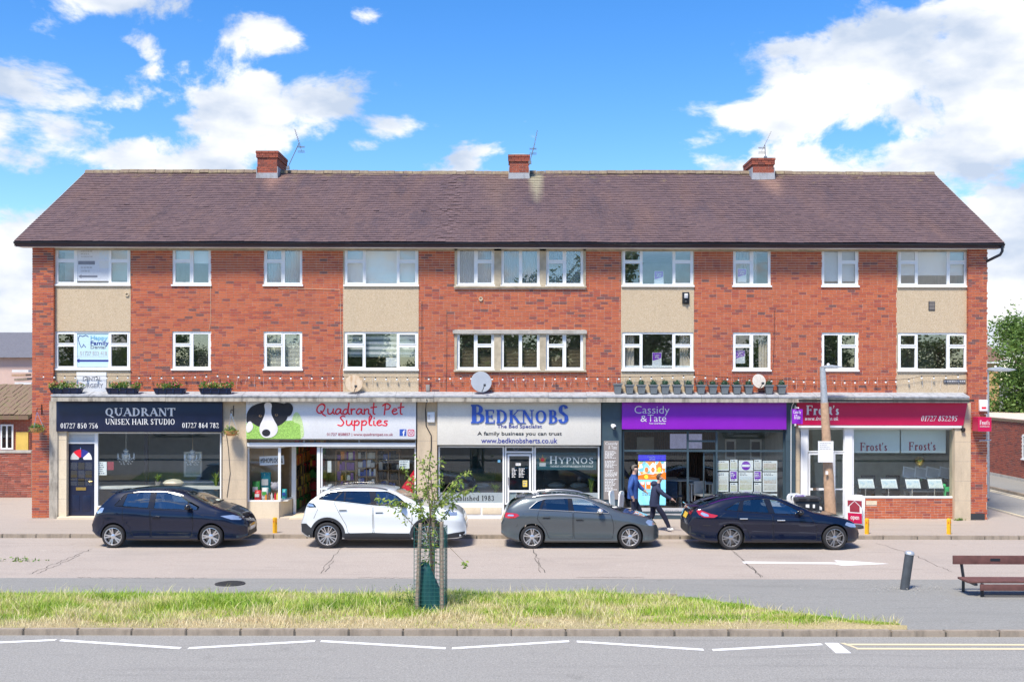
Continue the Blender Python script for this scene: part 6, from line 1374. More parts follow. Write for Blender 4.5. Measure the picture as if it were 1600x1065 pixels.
wall_cable([(435, 451), (500, 452), (531, 453), (532, 480), (533, 540), (534, 565), (531, 580), (532, 612)], 'cream_stone', 'white cable running along and down the brick beside the rendered bay'); wall_cable([(698, 483), (698, 560), (697, 612)], 'dark_plastic', 'dark cable dropping down the brick right of the rendered bay'); wall_cable([(1210, 483), (1209, 540), (1207, 580)], 'dark_plastic', 'dark cable on the brick beside the curtained window'); wall_cable([(659, 470), (659, 612)], 'dark_plastic', 'thin dark cable down the brick edge above the bed shop'); wall_cable([(329, 446), (329.5, 500), (327, 516)], 'cream_stone', 'pale cable between the two left brick windows')
o = MB().tube([(WX(353, PY), PY - .015, WZ(672, PY)), (WX(357, PY), PY - .015, WZ(700, PY)), (WX(360, PY), PY - .015, WZ(740, PY)), (WX(355, PY), PY - .015, WZ(777, PY))], .008, 5).build('wall_cable', MATS['dark_plastic']); tag(o, 'dark cable down the stone pilaster below the hanging basket', 'cable')
# ================================================================== cars
M('cabin_trim', (.03, .032, .035), .85); M('seat_fabric', (.06, .06, .065), .9); M('clad_black', (.02, .022, .026), .65); M('tail_red', (.45, .008, .012), .15, coat=1.0); M('plate_white', (.72, .72, .70), .4); M('plate_yellow', (.75, .48, .03), .4); M('head_chrome', (.62, .66, .70), .12, .7, coat=1.0); M('brake_disc', (.2, .19, .18), .4, .9); M('seam_dark', (.006, .006, .008), .6); M('amber', (.6, .2, .02), .2)
def prof(pts, L, sm=.07):
    x = np.linspace(-.3, L + .3, 1200); a = np.array(pts); z = np.interp(x, a[:, 0], a[:, 1]); dx = x[1] - x[0]
    k = np.exp(-.5 * (np.arange(-60, 61) * dx / sm) ** 2); k /= k.sum(); zp = np.pad(z, 60, mode='edge'); zs = np.convolve(zp, k, mode='valid')
    return lambda q: float(np.interp(q, x, zs))
def bool_cut(obj, cutters):
    vl = _ts.view_layers[0]
    for o in (obj, *cutters): _ts.collection.objects.link(o)
    for c in cutters:
        md = obj.modifiers.new('b', 'BOOLEAN'); md.operation = 'DIFFERENCE'; md.object = c; md.solver = 'EXACT'; md.material_mode = 'TRANSFER'
    vl.update(); dg = vl.depsgraph; dg.update(); me = bpy.data.meshes.new_from_object(obj.evaluated_get(dg))
    for o in (obj, *cutters): bpy.data.objects.remove(o)
    return me
def tmp_obj(me, mat):
    me.materials.clear(); me.materials.append(mat); return bpy.data.objects.new('tmp', me)
def inside(p, poly):
    c = False; n = len(poly)
    for i in range(n):
        (x1, y1), (x2, y2) = poly[i], poly[(i + 1) % n]
        if (y1 > p[1]) != (y2 > p[1]) and p[0] < (x2 - x1) * (p[1] - y1) / (y2 - y1) + x1: c = not c
    return c
def resample(poly, step):
    out = []; n = len(poly)
    for i in range(n):
        a, b = poly[i], poly[(i + 1) % n]; k = max(1, int(math.hypot(b[0] - a[0], b[1] - a[1]) / step))
        out += [(a[0] + (b[0] - a[0]) * j / k, a[1] + (b[1] - a[1]) * j / k) for j in range(k)]
    return out
def rounded(poly, r=.04, k=3):
    out = []; n = len(poly)
    for i in range(n):
        p, q, s = Vector(poly[i - 1]), Vector(poly[i]), Vector(poly[(i + 1) % n]); a = (p - q); b = (s - q); d = min(r, a.length * .4, b.length * .4)
        A, B = q + a.normalized() * d, q + b.normalized() * d
        for j in range(k + 1): t = j / k; out.append(tuple((1 - t) ** 2 * A + 2 * t * (1 - t) * q + t * t * B))
    return out
def cast(bvh, u, w, axis, sg):
    if axis == 'y': o, d = Vector((u, sg * 3, w)), Vector((0, -sg, 0))
    elif axis == 'x': o, d = Vector((sg * 6 + 2, u, w)), Vector((-sg, 0, 0))
    else: o, d = Vector((u, w, 4)), Vector((0, 0, -1))
    h = bvh.ray_cast(o, d); return (h[0], h[1]) if h[0] is not None else (None, None)
def patch(bvh, poly, axis='y', sg=-1, off=.003, step=.07, th=0.0):
    """a panel with this outline, laid over the body"""
    P = resample(poly, step); n = len(P); xs = [p[0] for p in P]; ys = [p[1] for p in P]; pts = list(P)
    u = min(xs) + step / 2
    while u < max(xs):
        w = min(ys) + step / 2
        while w < max(ys):
            if inside((u, w), P) and min((u - a) ** 2 + (w - b) ** 2 for a, b in P) > (step * .45) ** 2: pts.append((u, w))
            w += step
        u += step
    r = geometry.delaunay_2d_cdt([Vector(p) for p in pts], [(i, (i + 1) % n) for i in range(n)], [], 1, 1e-5)
    V = []; last = None; ok = []
    for p in r[0]:
        h, nn = cast(bvh, p[0], p[1], axis, sg)
        if h is not None:
            if nn.dot(Vector((0, sg, 0)) if axis == 'y' else Vector((sg, 0, 0)) if axis == 'x' else Vector((0, 0, 1))) < 0: nn = -nn
            V.append(h + nn * off)
        else: V.append(None)
        ok.append(h is not None)
    m = MB(); m.add([v if v is not None else (0, 0, 0) for v in V], [f for f in r[2] if all(ok[i] for i in f)])
    return m
def outline(bvh, poly, axis='y', sg=-1, off=.002, r=.0045, step=.05, closed=True):
    pts = resample(poly, step) if closed else poly; Q = []
    for p in pts:
        h, nn = cast(bvh, p[0], p[1], axis, sg)
        if h is not None: Q.append(h + Vector((0, sg * off, 0)) if axis == 'y' else h + Vector((0, 0, off)) if axis == 'z' else h + Vector((sg * off, 0, 0)))
    if closed: Q.append(Q[0])
    return MB().tube(Q, r, 4)
WHEELM = {}
def wheel_meshes(key, r, n, twin, wspoke):
    rr = r * .70; tw = .10
    ty = MB().lathe([(rr - .01, -tw + .01), (rr + .02, -tw), (r - .03, -tw), (r - .008, -tw + .02), (r, -tw + .05), (r, tw - .05), (r - .008, tw - .02), (r - .03, tw), (rr + .02, tw), (rr - .01, tw - .01)], (0, 0, 0), 'y', 40, caps=False).mesh()
    rim = MB().lathe([(rr + .012, -tw + .004), (rr + .016, -tw - .004), (rr + .002, -tw - .006), (rr - .012, -tw + .012), (rr - .02, .06), (rr + .0, .09)], (0, 0, 0), 'y', 40, caps=False).mesh()
    sp = MB(); y0 = -tw + .004
    for i in range(n):
        a = 2 * math.pi * i / n + math.pi / 2
        for s in ((-1, 1) if twin else (0,)):
            d0, d1 = a + s * .14, a + s * .17 * (1 if twin else 0) ; ws, we = wspoke * .8, wspoke
            c, e = Vector((math.cos(d0), 0, math.sin(d0))), Vector((math.cos(d1), 0, math.sin(d1)))
            p, q = c * .045, e * (rr - .004); nn = Vector((-(q - p).z, 0, (q - p).x)).normalized()
            V = [p + nn * ws + Vector((0, y0 + .012, 0)), p - nn * ws + Vector((0, y0 + .012, 0)), q - nn * we + Vector((0, y0 - .002, 0)), q + nn * we + Vector((0, y0 - .002, 0))]; V += [v + Vector((0, .035, 0)) for v in V]
            sp.add(V, [(0, 1, 2, 3), (7, 6, 5, 4), (0, 4, 5, 1), (1, 5, 6, 2), (2, 6, 7, 3), (3, 7, 4, 0)])
    sp.lathe([(.0, y0 - .004), (.03, y0 - .004), (.062, y0 + .008), (.066, y0 + .05)], (0, 0, 0), 'y', 20)
    disc_ = MB().lathe([(0, -.03), (rr * .8, -.03), (rr * .8, -.015), (0, -.015)], (0, 0, 0), 'y', 28).mesh()
    return ty, rim, sp.mesh(), disc_
def make_car(sp):
    L, w0 = sp['L'], sp['w']; top = prof(sp['top'], L, .05); belt = prof(sp['belt'], L, .08)
    wid = prof([(x, v) for x, v in sp.get('plan', [(0, .70), (.06, .82), (.25, .93), (.7, .985), (1.2, 1), (L - 1.2, 1), (L - .7, .975), (L - .3, .89), (L - .1, .76), (L, .58)])], L, .06)
    sill = prof([(0, .40), (.12, .28), (.5, sp['sill']), (L - .8, sp['sill']), (L - .15, sp['nose']), (L, sp['nose'] + .08)], L, .06)
    tum = sp.get('tumble', .40)
    def section(x, d=0.0):
        zt, zs = top(x) - d, sill(x); zb = min(belt(x), zt - .03); w = w0 * wid(x); g = zt - zb; wr = max(w - .055 - tum * g, w * .45); ce = min(.055, .3 * g); h = zb - zs
        if d: return [(0, sp['floor']), (w - .16, sp['floor']), (w - .13, zb - .12), (w - .055 - d, zb), ((w - .055) * .5 + wr * .5 - d, zb + (zt - ce - zb) * .5), (wr - d, zt - ce), (wr * .6, zt - .012), (0, zt)]
        return [(0, zs), (w * .6, zs), (w - .07, zs + .005), (w - .022, zs + .05), (w - .024, zs + .17 * h), (w - .040, zs + .31 * h), (w - .026, zs + .52 * h), (w - .003, zs + .71 * h), (w - .001, zs + .78 * h), (w - .022, zs + .91 * h), (w - .055, zb), ((w - .055) * .68 + wr * .32 + .008, zb + (zt - ce - zb) * .32), ((w - .055) * .34 + wr * .66 + .010, zb + (zt - ce - zb) * .66), (wr + .004, zt - ce), (wr - .035, zt - ce * .42), (wr * .72, zt - ce * .14), (wr * .36, zt - ce * .03), (0, zt)]
    def loft(xs, d=0.0):
        V = []; R_ = []
        for x in xs:
            s = section(x, d); ring = [(x, -y, z) for y, z in s] + [(x, y, z) for y, z in s[-2:0:-1]]; R_.append(len(ring)); V += ring
        n = R_[0]; k = len(xs); fs = [(i * n + j, i * n + (j + 1) % n, (i + 1) * n + (j + 1) % n, (i + 1) * n + j) for i in range(k - 1) for j in range(n)] + [tuple(range(n)), tuple((k - 1) * n + j for j in range(n - 1, -1, -1))]
        return MB().add(V, fs)
    xs = sorted({0, .012, .03, .055, .085, .12, .16, L, L - .012, L - .03, L - .055, L - .085, L - .12, L - .16, *[.2 + (L - .4) * i / 66 for i in range(67)]})
    bme = loft(xs).mesh(); bm = bmesh.new(); bm.from_mesh(bme); bvh = BVHTree.FromBMesh(bm); bm.free()
    t = thing('parked_car', sp['label'], 'car', (0, 0, 0), 'cars parked along the kerb')
    paint = MATS[sp['paint']]; dark = MATS['cabin_trim']; r = sp['r']
    cut = []
    for wx in sp['wheels']:
        for s in (-1, 1):
            y0, y1 = (w0 - .30, w0 + .3) if s > 0 else (-w0 - .3, -w0 + .30)
            cm = MB(); A = [2 * math.pi * i / 40 for i in range(40)]; ra = r + sp.get('gap', .045); cm.prism([(wx + ra * math.cos(a), r + .01 + ra * math.sin(a)) for a in A], y0, y1); cut.append(tmp_obj(cm.mesh(), dark))
    cx0, cx1 = sp['cab']; cut.append(tmp_obj(loft([cx0 + (cx1 - cx0) * i / 24 for i in range(25)], .05).mesh(), dark))
    dlo = rounded(sp['dlo'], .05); cut.append(tmp_obj(MB().prism(dlo, -2, 2).mesh(), MATS['gloss_black']))
    xm = (cx0 + cx1) / 2; fs_, rs_ = sp['ws'], sp['rs']
    for (zb, zt, hb, ht), (xa, xb) in ((fs_, (xm, L + 1)), (rs_, (-1, xm))):
        cut.append(tmp_obj(MB().prism(rounded([(-hb, zb), (hb, zb), (ht, zt), (-ht, zt)], .05), xa, xb, 'x').mesh(), MATS['gloss_black']))
    me = bool_cut(tmp_obj(bme, paint), cut)
    body = bpy.data.objects.new('body', me); COL.objects.link(body); body.parent = t; OFF[body.name] = Vector()
    me.polygons.foreach_set('use_smooth', [True] * len(me.polygons)); me.set_sharp_from_angle(angle=R(32))
    # glass
    for sg in (-1, 1):
        for i, q in enumerate(sp['panes']): patch(bvh, rounded(q, .03), 'y', sg, -.006, .12).build('side_window', MATS[sp['glass'][i]], t, smooth=180)
        for q in sp['pillars']: patch(bvh, q, 'y', sg, .002, .1).build('pillar_trim', MATS['gloss_black'], t, smooth=60)
        outline(bvh, dlo, 'y', sg, .002, .006).build('window_trim', MATS[sp.get('trim', 'gloss_black')], t)
    for (zb, zt, hb, ht), sg, nm in ((fs_, 1, 'windscreen'), (rs_, -1, 'rear_window')):
        patch(bvh, rounded([(-hb - .03, zb - .015), (hb + .03, zb - .015), (ht + .03, zt + .015), (-ht - .03, zt + .015)], .05), 'x', sg, .001 if sg > 0 else .003, .12).build(nm, MATS['car_glass' if sg > 0 else 'privacy_glass'], t, smooth=180)
    # doors with handles, shut lines
    for sg in (-1, 1):
        for q, hx in sp['doors']:
            d = patch(bvh, rounded(q, .05), 'y', sg, .0025, .09).build('door', paint, t, smooth=180)
            outline(bvh, rounded(q, .05), 'y', sg, .002, .0055).build('shut_line', MATS['seam_dark'], d)
            if hx:
                h, nn = cast(bvh, hx[0], hx[1], 'y', sg)
                if h is not None:
                    MB().obox((h.x, h.y + sg * .006, h.z - .012), .17, .016, .05).build('handle_recess', MATS['seam_dark'], d, bevel=.006)
                    MB().obox((h.x, h.y + sg * .028, h.z), .21, .022, .028).build('handle', MATS[sp.get('handle', sp['paint'])], d, bevel=.008)
        for q in sp.get('clad', []): patch(bvh, q, 'y', sg, .014, .08).build('cladding', MATS['clad_black'], t, smooth=60)
        for q in sp.get('lines', []): outline(bvh, q, 'y', sg, .002, .0045, closed=False).build('shut_line', MATS['seam_dark'], t)
        if sp.get('clad') is not None:
            for wx in sp['wheels']:
                A = [R(-8 + 196 * i / 20) for i in range(21)]; ra, rb = r + sp['gap'] - .004, r + sp['gap'] + .075
                patch(bvh, [(wx + rb * math.cos(a), r + .01 + rb * math.sin(a)) for a in A] + [(wx + ra * math.cos(a), r + .01 + ra * math.sin(a)) for a in reversed(A)], 'y', sg, .016, .06).build('arch_trim', MATS['clad_black'], t, smooth=60)
        for q in sp['head']:
            hl = patch(bvh, rounded(q, .02), 'y', sg, .005, .05).build('headlight', MATS['head_chrome'], t, smooth=180)
        for q in sp['tail']: patch(bvh, rounded(q, .02), 'y', sg, .006, .05).build('tail_light', MATS[sp.get('tailm', 'tail_red')], t, smooth=180)
        for q in sp.get('tail2', []): patch(bvh, rounded(q, .015), 'y', sg, .009, .04).build('tail_lens', MATS['head_chrome'], t, smooth=180)
        # mirror
        mx, mz = sp['mirror']; h, nn = cast(bvh, mx, mz, 'y', sg); yb = h.y if h is not None else sg * w0 * .9
        mr = MB().ball((mx - .02, sg * (abs(yb) + .15), mz + .05), .085, .105, .075, 12, 8).build('door_mirror', MATS[sp.get('mirrorm', sp['paint'])], t, smooth=180)
        MB().tube([(mx + .03, yb, mz - .01), (mx, sg * (abs(yb) + .1), mz + .02)], .03, 8).build('mirror_arm', MATS['gloss_black'], mr)
        if sp.get('rails'):
            a, b, c = sp['rails']; P = []
            for i in range(13):
                x = a + (b - a) * i / 12; zt = top(x); ss = section(x); P.append((x, sg * (ss[13][0] - .02), ss[13][1] + .04 + .03 * math.sin(math.pi * min(1, max(0, i / 12)))**.5))
            MB().tube(P, .014, 6).build('roof_rail', MATS[c], t, smooth=60)
    for q, nm, mt in sp['front']: patch(bvh, rounded(q, .02), 'x', 1, .006, .05).build(nm, MATS[mt], t, smooth=60)
    for q, nm, mt in sp['back']: patch(bvh, rounded(q, .02), 'x', -1, .006, .05).build(nm, MATS[mt], t, smooth=60)
    for q in sp.get('roofp', []): patch(bvh, rounded(q[0], .05), 'z', 1, .004, .15).build('roof_panel', MATS[q[1]], t, smooth=180)
    if sp.get('spoiler'):
        x, z, hw = sp['spoiler']; MB().prism([(x + .22, z + .004), (x, z - .012), (x - .015, z - .035), (x + .2, z - .05)], -hw, hw).build('roof_spoiler', MATS[sp.get('spoilerm', sp['paint'])], t, bevel=.01)
    # bonnet shut line and wiper
    for sg in (-1, 1):
        P = [(x, sg * (w0 * wid(x) - .16)) for x in [sp['cowl'] + (L - .25 - sp['cowl']) * i / 10 for i in range(11)]]; outline(bvh, P, 'z', 1, .002, .005, closed=False).build('bonnet_line', MATS['seam_dark'], t)
    zc = fs_[0] - .01
    for y in (-.05, .42): h, nn = cast(bvh, y - .3, zc + .04, 'x', 1); g, _ = cast(bvh, y + .25, zc + .01, 'x', 1); MB().tube([g + Vector((.015, 0, .01)), h + Vector((.015, 0, .015))], .010, 5).build('wiper', MATS['black_plastic'], t)
    # wheels
    ty, rim, spk, dsc = wheel_meshes(sp['name'], r, *sp['spokes'])
    for me_, mt, sm in ((ty, 'rubber', 35), (rim, sp['rimm'], 35), (spk, sp['rimm'], 30), (dsc, 'brake_disc', 30)):
        me_.materials.append(MATS[mt]); me_.polygons.foreach_set('use_smooth', [True] * len(me_.polygons)); me_.set_sharp_from_angle(angle=R(sm))
    for wx in sp['wheels']:
        for sg in (-1, 1):
            w = bpy.data.objects.new('wheel', dsc); COL.objects.link(w); w.parent = t; w.location = (wx, sg * (w0 - .135), r); w.rotation_euler = (0, random.uniform(0, 1.2), 0 if sg < 0 else math.pi)
            for nm, me_ in (('tyre', ty), ('rim', rim), ('spokes', spk)):
                o = bpy.data.objects.new(nm, me_); COL.objects.link(o); o.parent = w
    # cabin
    fz = sp['floor']
    for sx in sp['seats']:
        for y in (-.36, .36):
            s = MB().obox((sx + .05, y, fz + .12), .5, .46, .16, ry=-.1).obox((sx - .22, y, fz + .42), .14, .44, .62, ry=-.22).build('seat', MATS['seat_fabric'], t, bevel=.05)
            MB().obox((sx - .33, y, fz + .79), .09, .26, .17, ry=-.15).build('headrest', MATS['seat_fabric'], s, bevel=.03)
    sx = sp['seats'][0]; A = [2 * math.pi * i / 20 for i in range(21)]
    MB().tube([(sx + .62 - .07 * math.sin(a), -.36 + .18 * math.cos(a), fz + .42 + .165 * math.sin(a)) for a in A], .016, 6).build('steering_wheel', MATS['black_plastic'], t)
    MB().box(sx + .72, cx1 - .12, -w0 + .2, w0 - .2, fz + .02, fz + .36).build('dashboard', MATS['cabin_trim'], t, bevel=.05)
    # seat the whole car about its middle
    for ch in t.children:
        if ch.data.users == 1 and ch.location.length == 0:
            ch.data.transform(Matrix.Translation((-L / 2, 0, 0)))
            for g in ch.children: g.data.transform(Matrix.Translation((-L / 2, 0, 0)))
        else: ch.location.x -= L / 2
    return t
CARS = []
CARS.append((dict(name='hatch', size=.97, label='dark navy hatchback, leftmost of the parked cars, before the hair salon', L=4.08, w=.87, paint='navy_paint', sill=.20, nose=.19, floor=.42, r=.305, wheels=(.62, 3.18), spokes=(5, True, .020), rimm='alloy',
  top=[(0, .62), (.05, .78), (.12, .95), (.24, 1.06), (.40, 1.26), (.55, 1.41), (.75, 1.46), (1.2, 1.515), (1.7, 1.53), (2.15, 1.50), (2.45, 1.43), (2.95, 1.20), (3.30, 1.045), (3.6, .96), (3.85, .86), (4.0, .74), (4.06, .62), (4.08, .5)], belt=[(0, 1.0), (.5, 1.10), (1.2, 1.05), (2.0, 1.0), (2.9, .96), (3.5, .88), (4.08, .62)],
  cab=(.62, 3.2), dlo=[(.62, 1.10), (.90, 1.41), (1.3, 1.455), (1.95, 1.45), (2.36, 1.345), (2.87, 1.08), (2.83, 1.0), (1.6, 1.04)], panes=[[(.86, 1.10), (.95, 1.41), (1.56, 1.445), (1.52, 1.055)], [(1.68, 1.045), (1.70, 1.445), (1.95, 1.435), (2.33, 1.335), (2.55, 1.20), (2.55, 1.01)], [(2.58, 1.01), (2.58, 1.18), (2.81, 1.07), (2.80, 1.005)]], glass=['car_glass', 'car_glass', 'car_glass'], pillars=[[(1.52, 1.05), (1.56, 1.445), (1.70, 1.445), (1.68, 1.04)], [(.64, 1.10), (.92, 1.41), (.95, 1.41), (.86, 1.10)], [(2.545, 1.01), (2.545, 1.21), (2.585, 1.19), (2.585, 1.01)]],
  ws=(1.10, 1.42, .60, .50), rs=(1.12, 1.38, .52, .42), doors=[([(.86, 1.06), (1.58, 1.015), (1.60, .30), (1.16, .30), (1.02, .58), (.88, .72)], None), ([(1.61, 1.01), (2.70, .955), (2.72, .62), (2.66, .30), (1.63, .30)], (1.76, .83))], head=[[(3.42, .84), (3.72, .86), (3.95, .78), (3.92, .72), (3.7, .74)]], tail=[[(.13, .93), (.2, 1.04), (.37, 1.05), (.33, .93), (.2, .89)]], tailm='head_chrome', mirror=(2.62, 1.03), mirrorm='gloss_black', lines=[[(.40, .9), (.34, .60), (.22, .45)], [(2.80, .92), (3.0, .84)], [(3.45, .62), (3.7, .5), (3.9, .45)]],
  front=[([(-.35, .52), (.35, .52), (.3, .66), (-.3, .66)], 'grille', 'gloss_black'), ([(-.5, .28), (.5, .28), (.42, .42), (-.42, .42)], 'grille', 'clad_black'), ([(-.27, .40), (.27, .40), (.27, .50), (-.27, .50)], 'number_plate', 'plate_white'), ([(-.07, .67), (.07, .67), (0, .78)], 'badge', 'chrome')], back=[([(-.27, .66), (.27, .66), (.27, .77), (-.27, .77)], 'number_plate', 'plate_yellow')], seats=(2.0, 1.1), cowl=3.32, spoiler=(.44, 1.44, .5)), (-142, 400, 855)))
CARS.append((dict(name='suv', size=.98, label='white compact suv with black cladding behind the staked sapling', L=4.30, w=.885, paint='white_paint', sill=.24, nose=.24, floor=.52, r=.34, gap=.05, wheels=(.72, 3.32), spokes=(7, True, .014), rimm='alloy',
  top=[(0, .60), (.04, .76), (.11, 1.0), (.17, 1.17), (.32, 1.28), (.50, 1.42), (.62, 1.50), (.95, 1.545), (1.5, 1.56), (2.0, 1.55), (2.40, 1.50), (2.85, 1.28), (3.15, 1.12), (3.5, 1.07), (3.9, 1.02), (4.12, .95), (4.24, .85), (4.29, .65), (4.30, .5)], belt=[(0, 1.1), (.45, 1.25), (1.15, 1.19), (1.9, 1.10), (2.8, 1.04), (3.5, 1.0), (4.3, .8)],
  cab=(.55, 3.05), dlo=[(.46, 1.275), (.74, 1.44), (1.1, 1.47), (2.25, 1.46), (2.50, 1.36), (2.80, 1.13), (2.78, 1.07), (1.9, 1.125), (1.15, 1.215)], panes=[[(.50, 1.275), (.75, 1.43), (1.07, 1.45), (.88, 1.25)], [(.90, 1.25), (1.09, 1.45), (1.14, 1.455), (1.14, 1.225)], [(1.17, 1.22), (1.17, 1.455), (1.79, 1.455), (1.86, 1.14)], [(1.98, 1.125), (1.94, 1.455), (2.24, 1.445), (2.48, 1.35), (2.76, 1.12), (2.74, 1.075)]], glass=['privacy_glass', 'privacy_glass', 'privacy_glass', 'car_glass'], pillars=[[(1.85, 1.14), (1.78, 1.455), (1.95, 1.455), (1.99, 1.12)], [(.875, 1.25), (1.065, 1.45), (1.095, 1.45), (.905, 1.25)], [(1.135, 1.22), (1.135, 1.455), (1.175, 1.455), (1.175, 1.22)]],
  ws=(1.15, 1.46, .62, .52), rs=(1.20, 1.42, .52, .44), doors=[([(.87, 1.22), (1.88, 1.10), (1.90, .40), (1.26, .40), (1.20, .62), (1.06, .86)], (1.12, 1.02)), ([(1.91, 1.095), (2.86, 1.03), (2.92, .8), (2.86, .40), (1.93, .40)], (2.06, .96))], handle='white_paint', head=[[(3.72, .92), (3.82, 1.0), (4.10, .96), (4.06, .85), (3.9, .85)]], tail=[[(.10, 1.07), (.14, 1.18), (.36, 1.16), (.44, 1.07), (.25, 1.06)]], tailm='gloss_black', tail2=[[(.16, 1.09), (.2, 1.15), (.33, 1.14), (.38, 1.09)]], mirror=(2.68, 1.10), mirrorm='gloss_black',
  clad=[[(1.16, .26), (1.12, .40), (1.9, .415), (2.88, .39), (2.90, .26)], [(.02, .62), (.02, .42), (.30, .26), (.34, .36), (.32, .50), (.16, .64)], [(3.74, .27), (3.72, .36), (4.0, .40), (4.26, .42), (4.26, .30)]], lines=[[(.50, 1.2), (.46, 1.0), (.36, .78)], [(2.95, 1.03), (3.02, .8)]], rails=(.75, 2.25, 'gloss_black'),
  front=[([(-.5, .56), (.5, .56), (.55, .82), (-.55, .82)], 'grille', 'gloss_black'), ([(-.26, .44), (.26, .44), (.26, .55), (-.26, .55)], 'number_plate', 'plate_white')], back=[([(-.6, 1.08), (.6, 1.08), (.6, 1.15), (-.6, 1.15)], 'light_bar', 'gloss_black'), ([(-.26, .8), (.26, .8), (.26, .91), (-.26, .91)], 'number_plate', 'plate_yellow'), ([(-.6, .45), (.6, .45), (.6, .64), (-.6, .64)], 'bumper', 'clad_black')], seats=(2.1, 1.2), cowl=3.2, spoiler=(.46, 1.535, .56)), (470, 731, 857)))
CARS.append((dict(name='estate', size=.937, label='silver grey hatchback with roof rails parked before the bed shop', L=4.31, w=.885, paint='grey_paint', sill=.17, nose=.16, floor=.40, r=.315, wheels=(.84, 3.50), spokes=(5, True, .018), rimm='alloy',
  top=[(0, .60), (.03, .75), (.10, .96), (.22, 1.15), (.42, 1.29), (.58, 1.37), (.75, 1.385), (1.1, 1.425), (1.65, 1.445), (2.1, 1.42), (2.45, 1.35), (2.85, 1.17), (3.2, 1.0), (3.5, .94), (3.85, .87), (4.1, .79), (4.24, .69), (4.3, .5), (4.31, .42)], belt=[(0, .98), (.7, 1.06), (1.4, 1.03), (2.2, .995), (2.95, .945), (3.5, .88), (4.31, .66)],
  cab=(.62, 3.1), dlo=[(.74, 1.075), (.98, 1.27), (1.2, 1.335), (1.9, 1.355), (2.2, 1.34), (2.5, 1.235), (2.93, .99), (2.9, .965), (1.9, 1.02)], panes=[[(.77, 1.08), (.99, 1.265), (1.13, 1.31), (1.03, 1.06)], [(1.09, 1.06), (1.2, 1.325), (1.82, 1.345), (1.84, 1.03)], [(1.97, 1.02), (1.92, 1.345), (2.2, 1.33), (2.48, 1.235), (2.72, 1.10), (2.72, .985)], [(2.75, .985), (2.75, 1.085), (2.9, .99), (2.88, .975)]], glass=['privacy_glass', 'privacy_glass', 'car_glass', 'car_glass'], pillars=[[(1.83, 1.03), (1.81, 1.345), (1.93, 1.345), (1.98, 1.02)], [(1.025, 1.06), (1.125, 1.31), (1.205, 1.325), (1.095, 1.06)], [(2.715, .985), (2.715, 1.105), (2.755, 1.08), (2.755, .985)]], trim='silver_paint',
  ws=(1.06, 1.35, .62, .52), rs=(1.16, 1.32, .52, .44), doors=[([(1.02, 1.035), (1.93, .995), (1.95, .28), (1.30, .28), (1.22, .50), (1.10, .66), (.98, .80)], (1.22, .87)), ([(1.96, .99), (2.98, .93), (3.06, .6), (3.02, .28), (1.98, .28)], (2.12, .82))], head=[[(3.92, .72), (4.0, .78), (4.22, .71), (4.24, .62), (4.02, .62)]], tail=[[(.10, .84), (.13, .97), (.42, .95), (.50, .90), (.38, .83), (.2, .82)]], tail2=[[(.17, .88), (.2, .92), (.34, .92), (.34, .88)]], mirror=(2.70, .99), mirrorm='silver_paint', lines=[[(.6, .95), (.42, .60), (.10, .52)], [(3.05, .90), (3.10, .7)], [(4.0, .36), (4.2, .36)]], rails=(.85, 2.3, 'silver_paint'), roofp=[([(1.0, -.48), (2.15, -.48), (2.15, .48), (1.0, .48)], 'gloss_black')],
  front=[([(-.45, .36), (.45, .36), (.42, .66), (-.42, .66)], 'grille', 'gloss_black'), ([(-.26, .40), (.26, .40), (.26, .50), (-.26, .50)], 'number_plate', 'plate_white')], back=[([(-.26, .62), (.26, .62), (.26, .73), (-.26, .73)], 'number_plate', 'plate_yellow'), ([(-.6, .84), (-.35, .84), (-.35, .96), (-.6, .96)], 'tail_light', 'tail_red')], seats=(2.15, 1.25), cowl=3.25, spoiler=(.42, 1.385, .54)), (783, 1027, 853)))
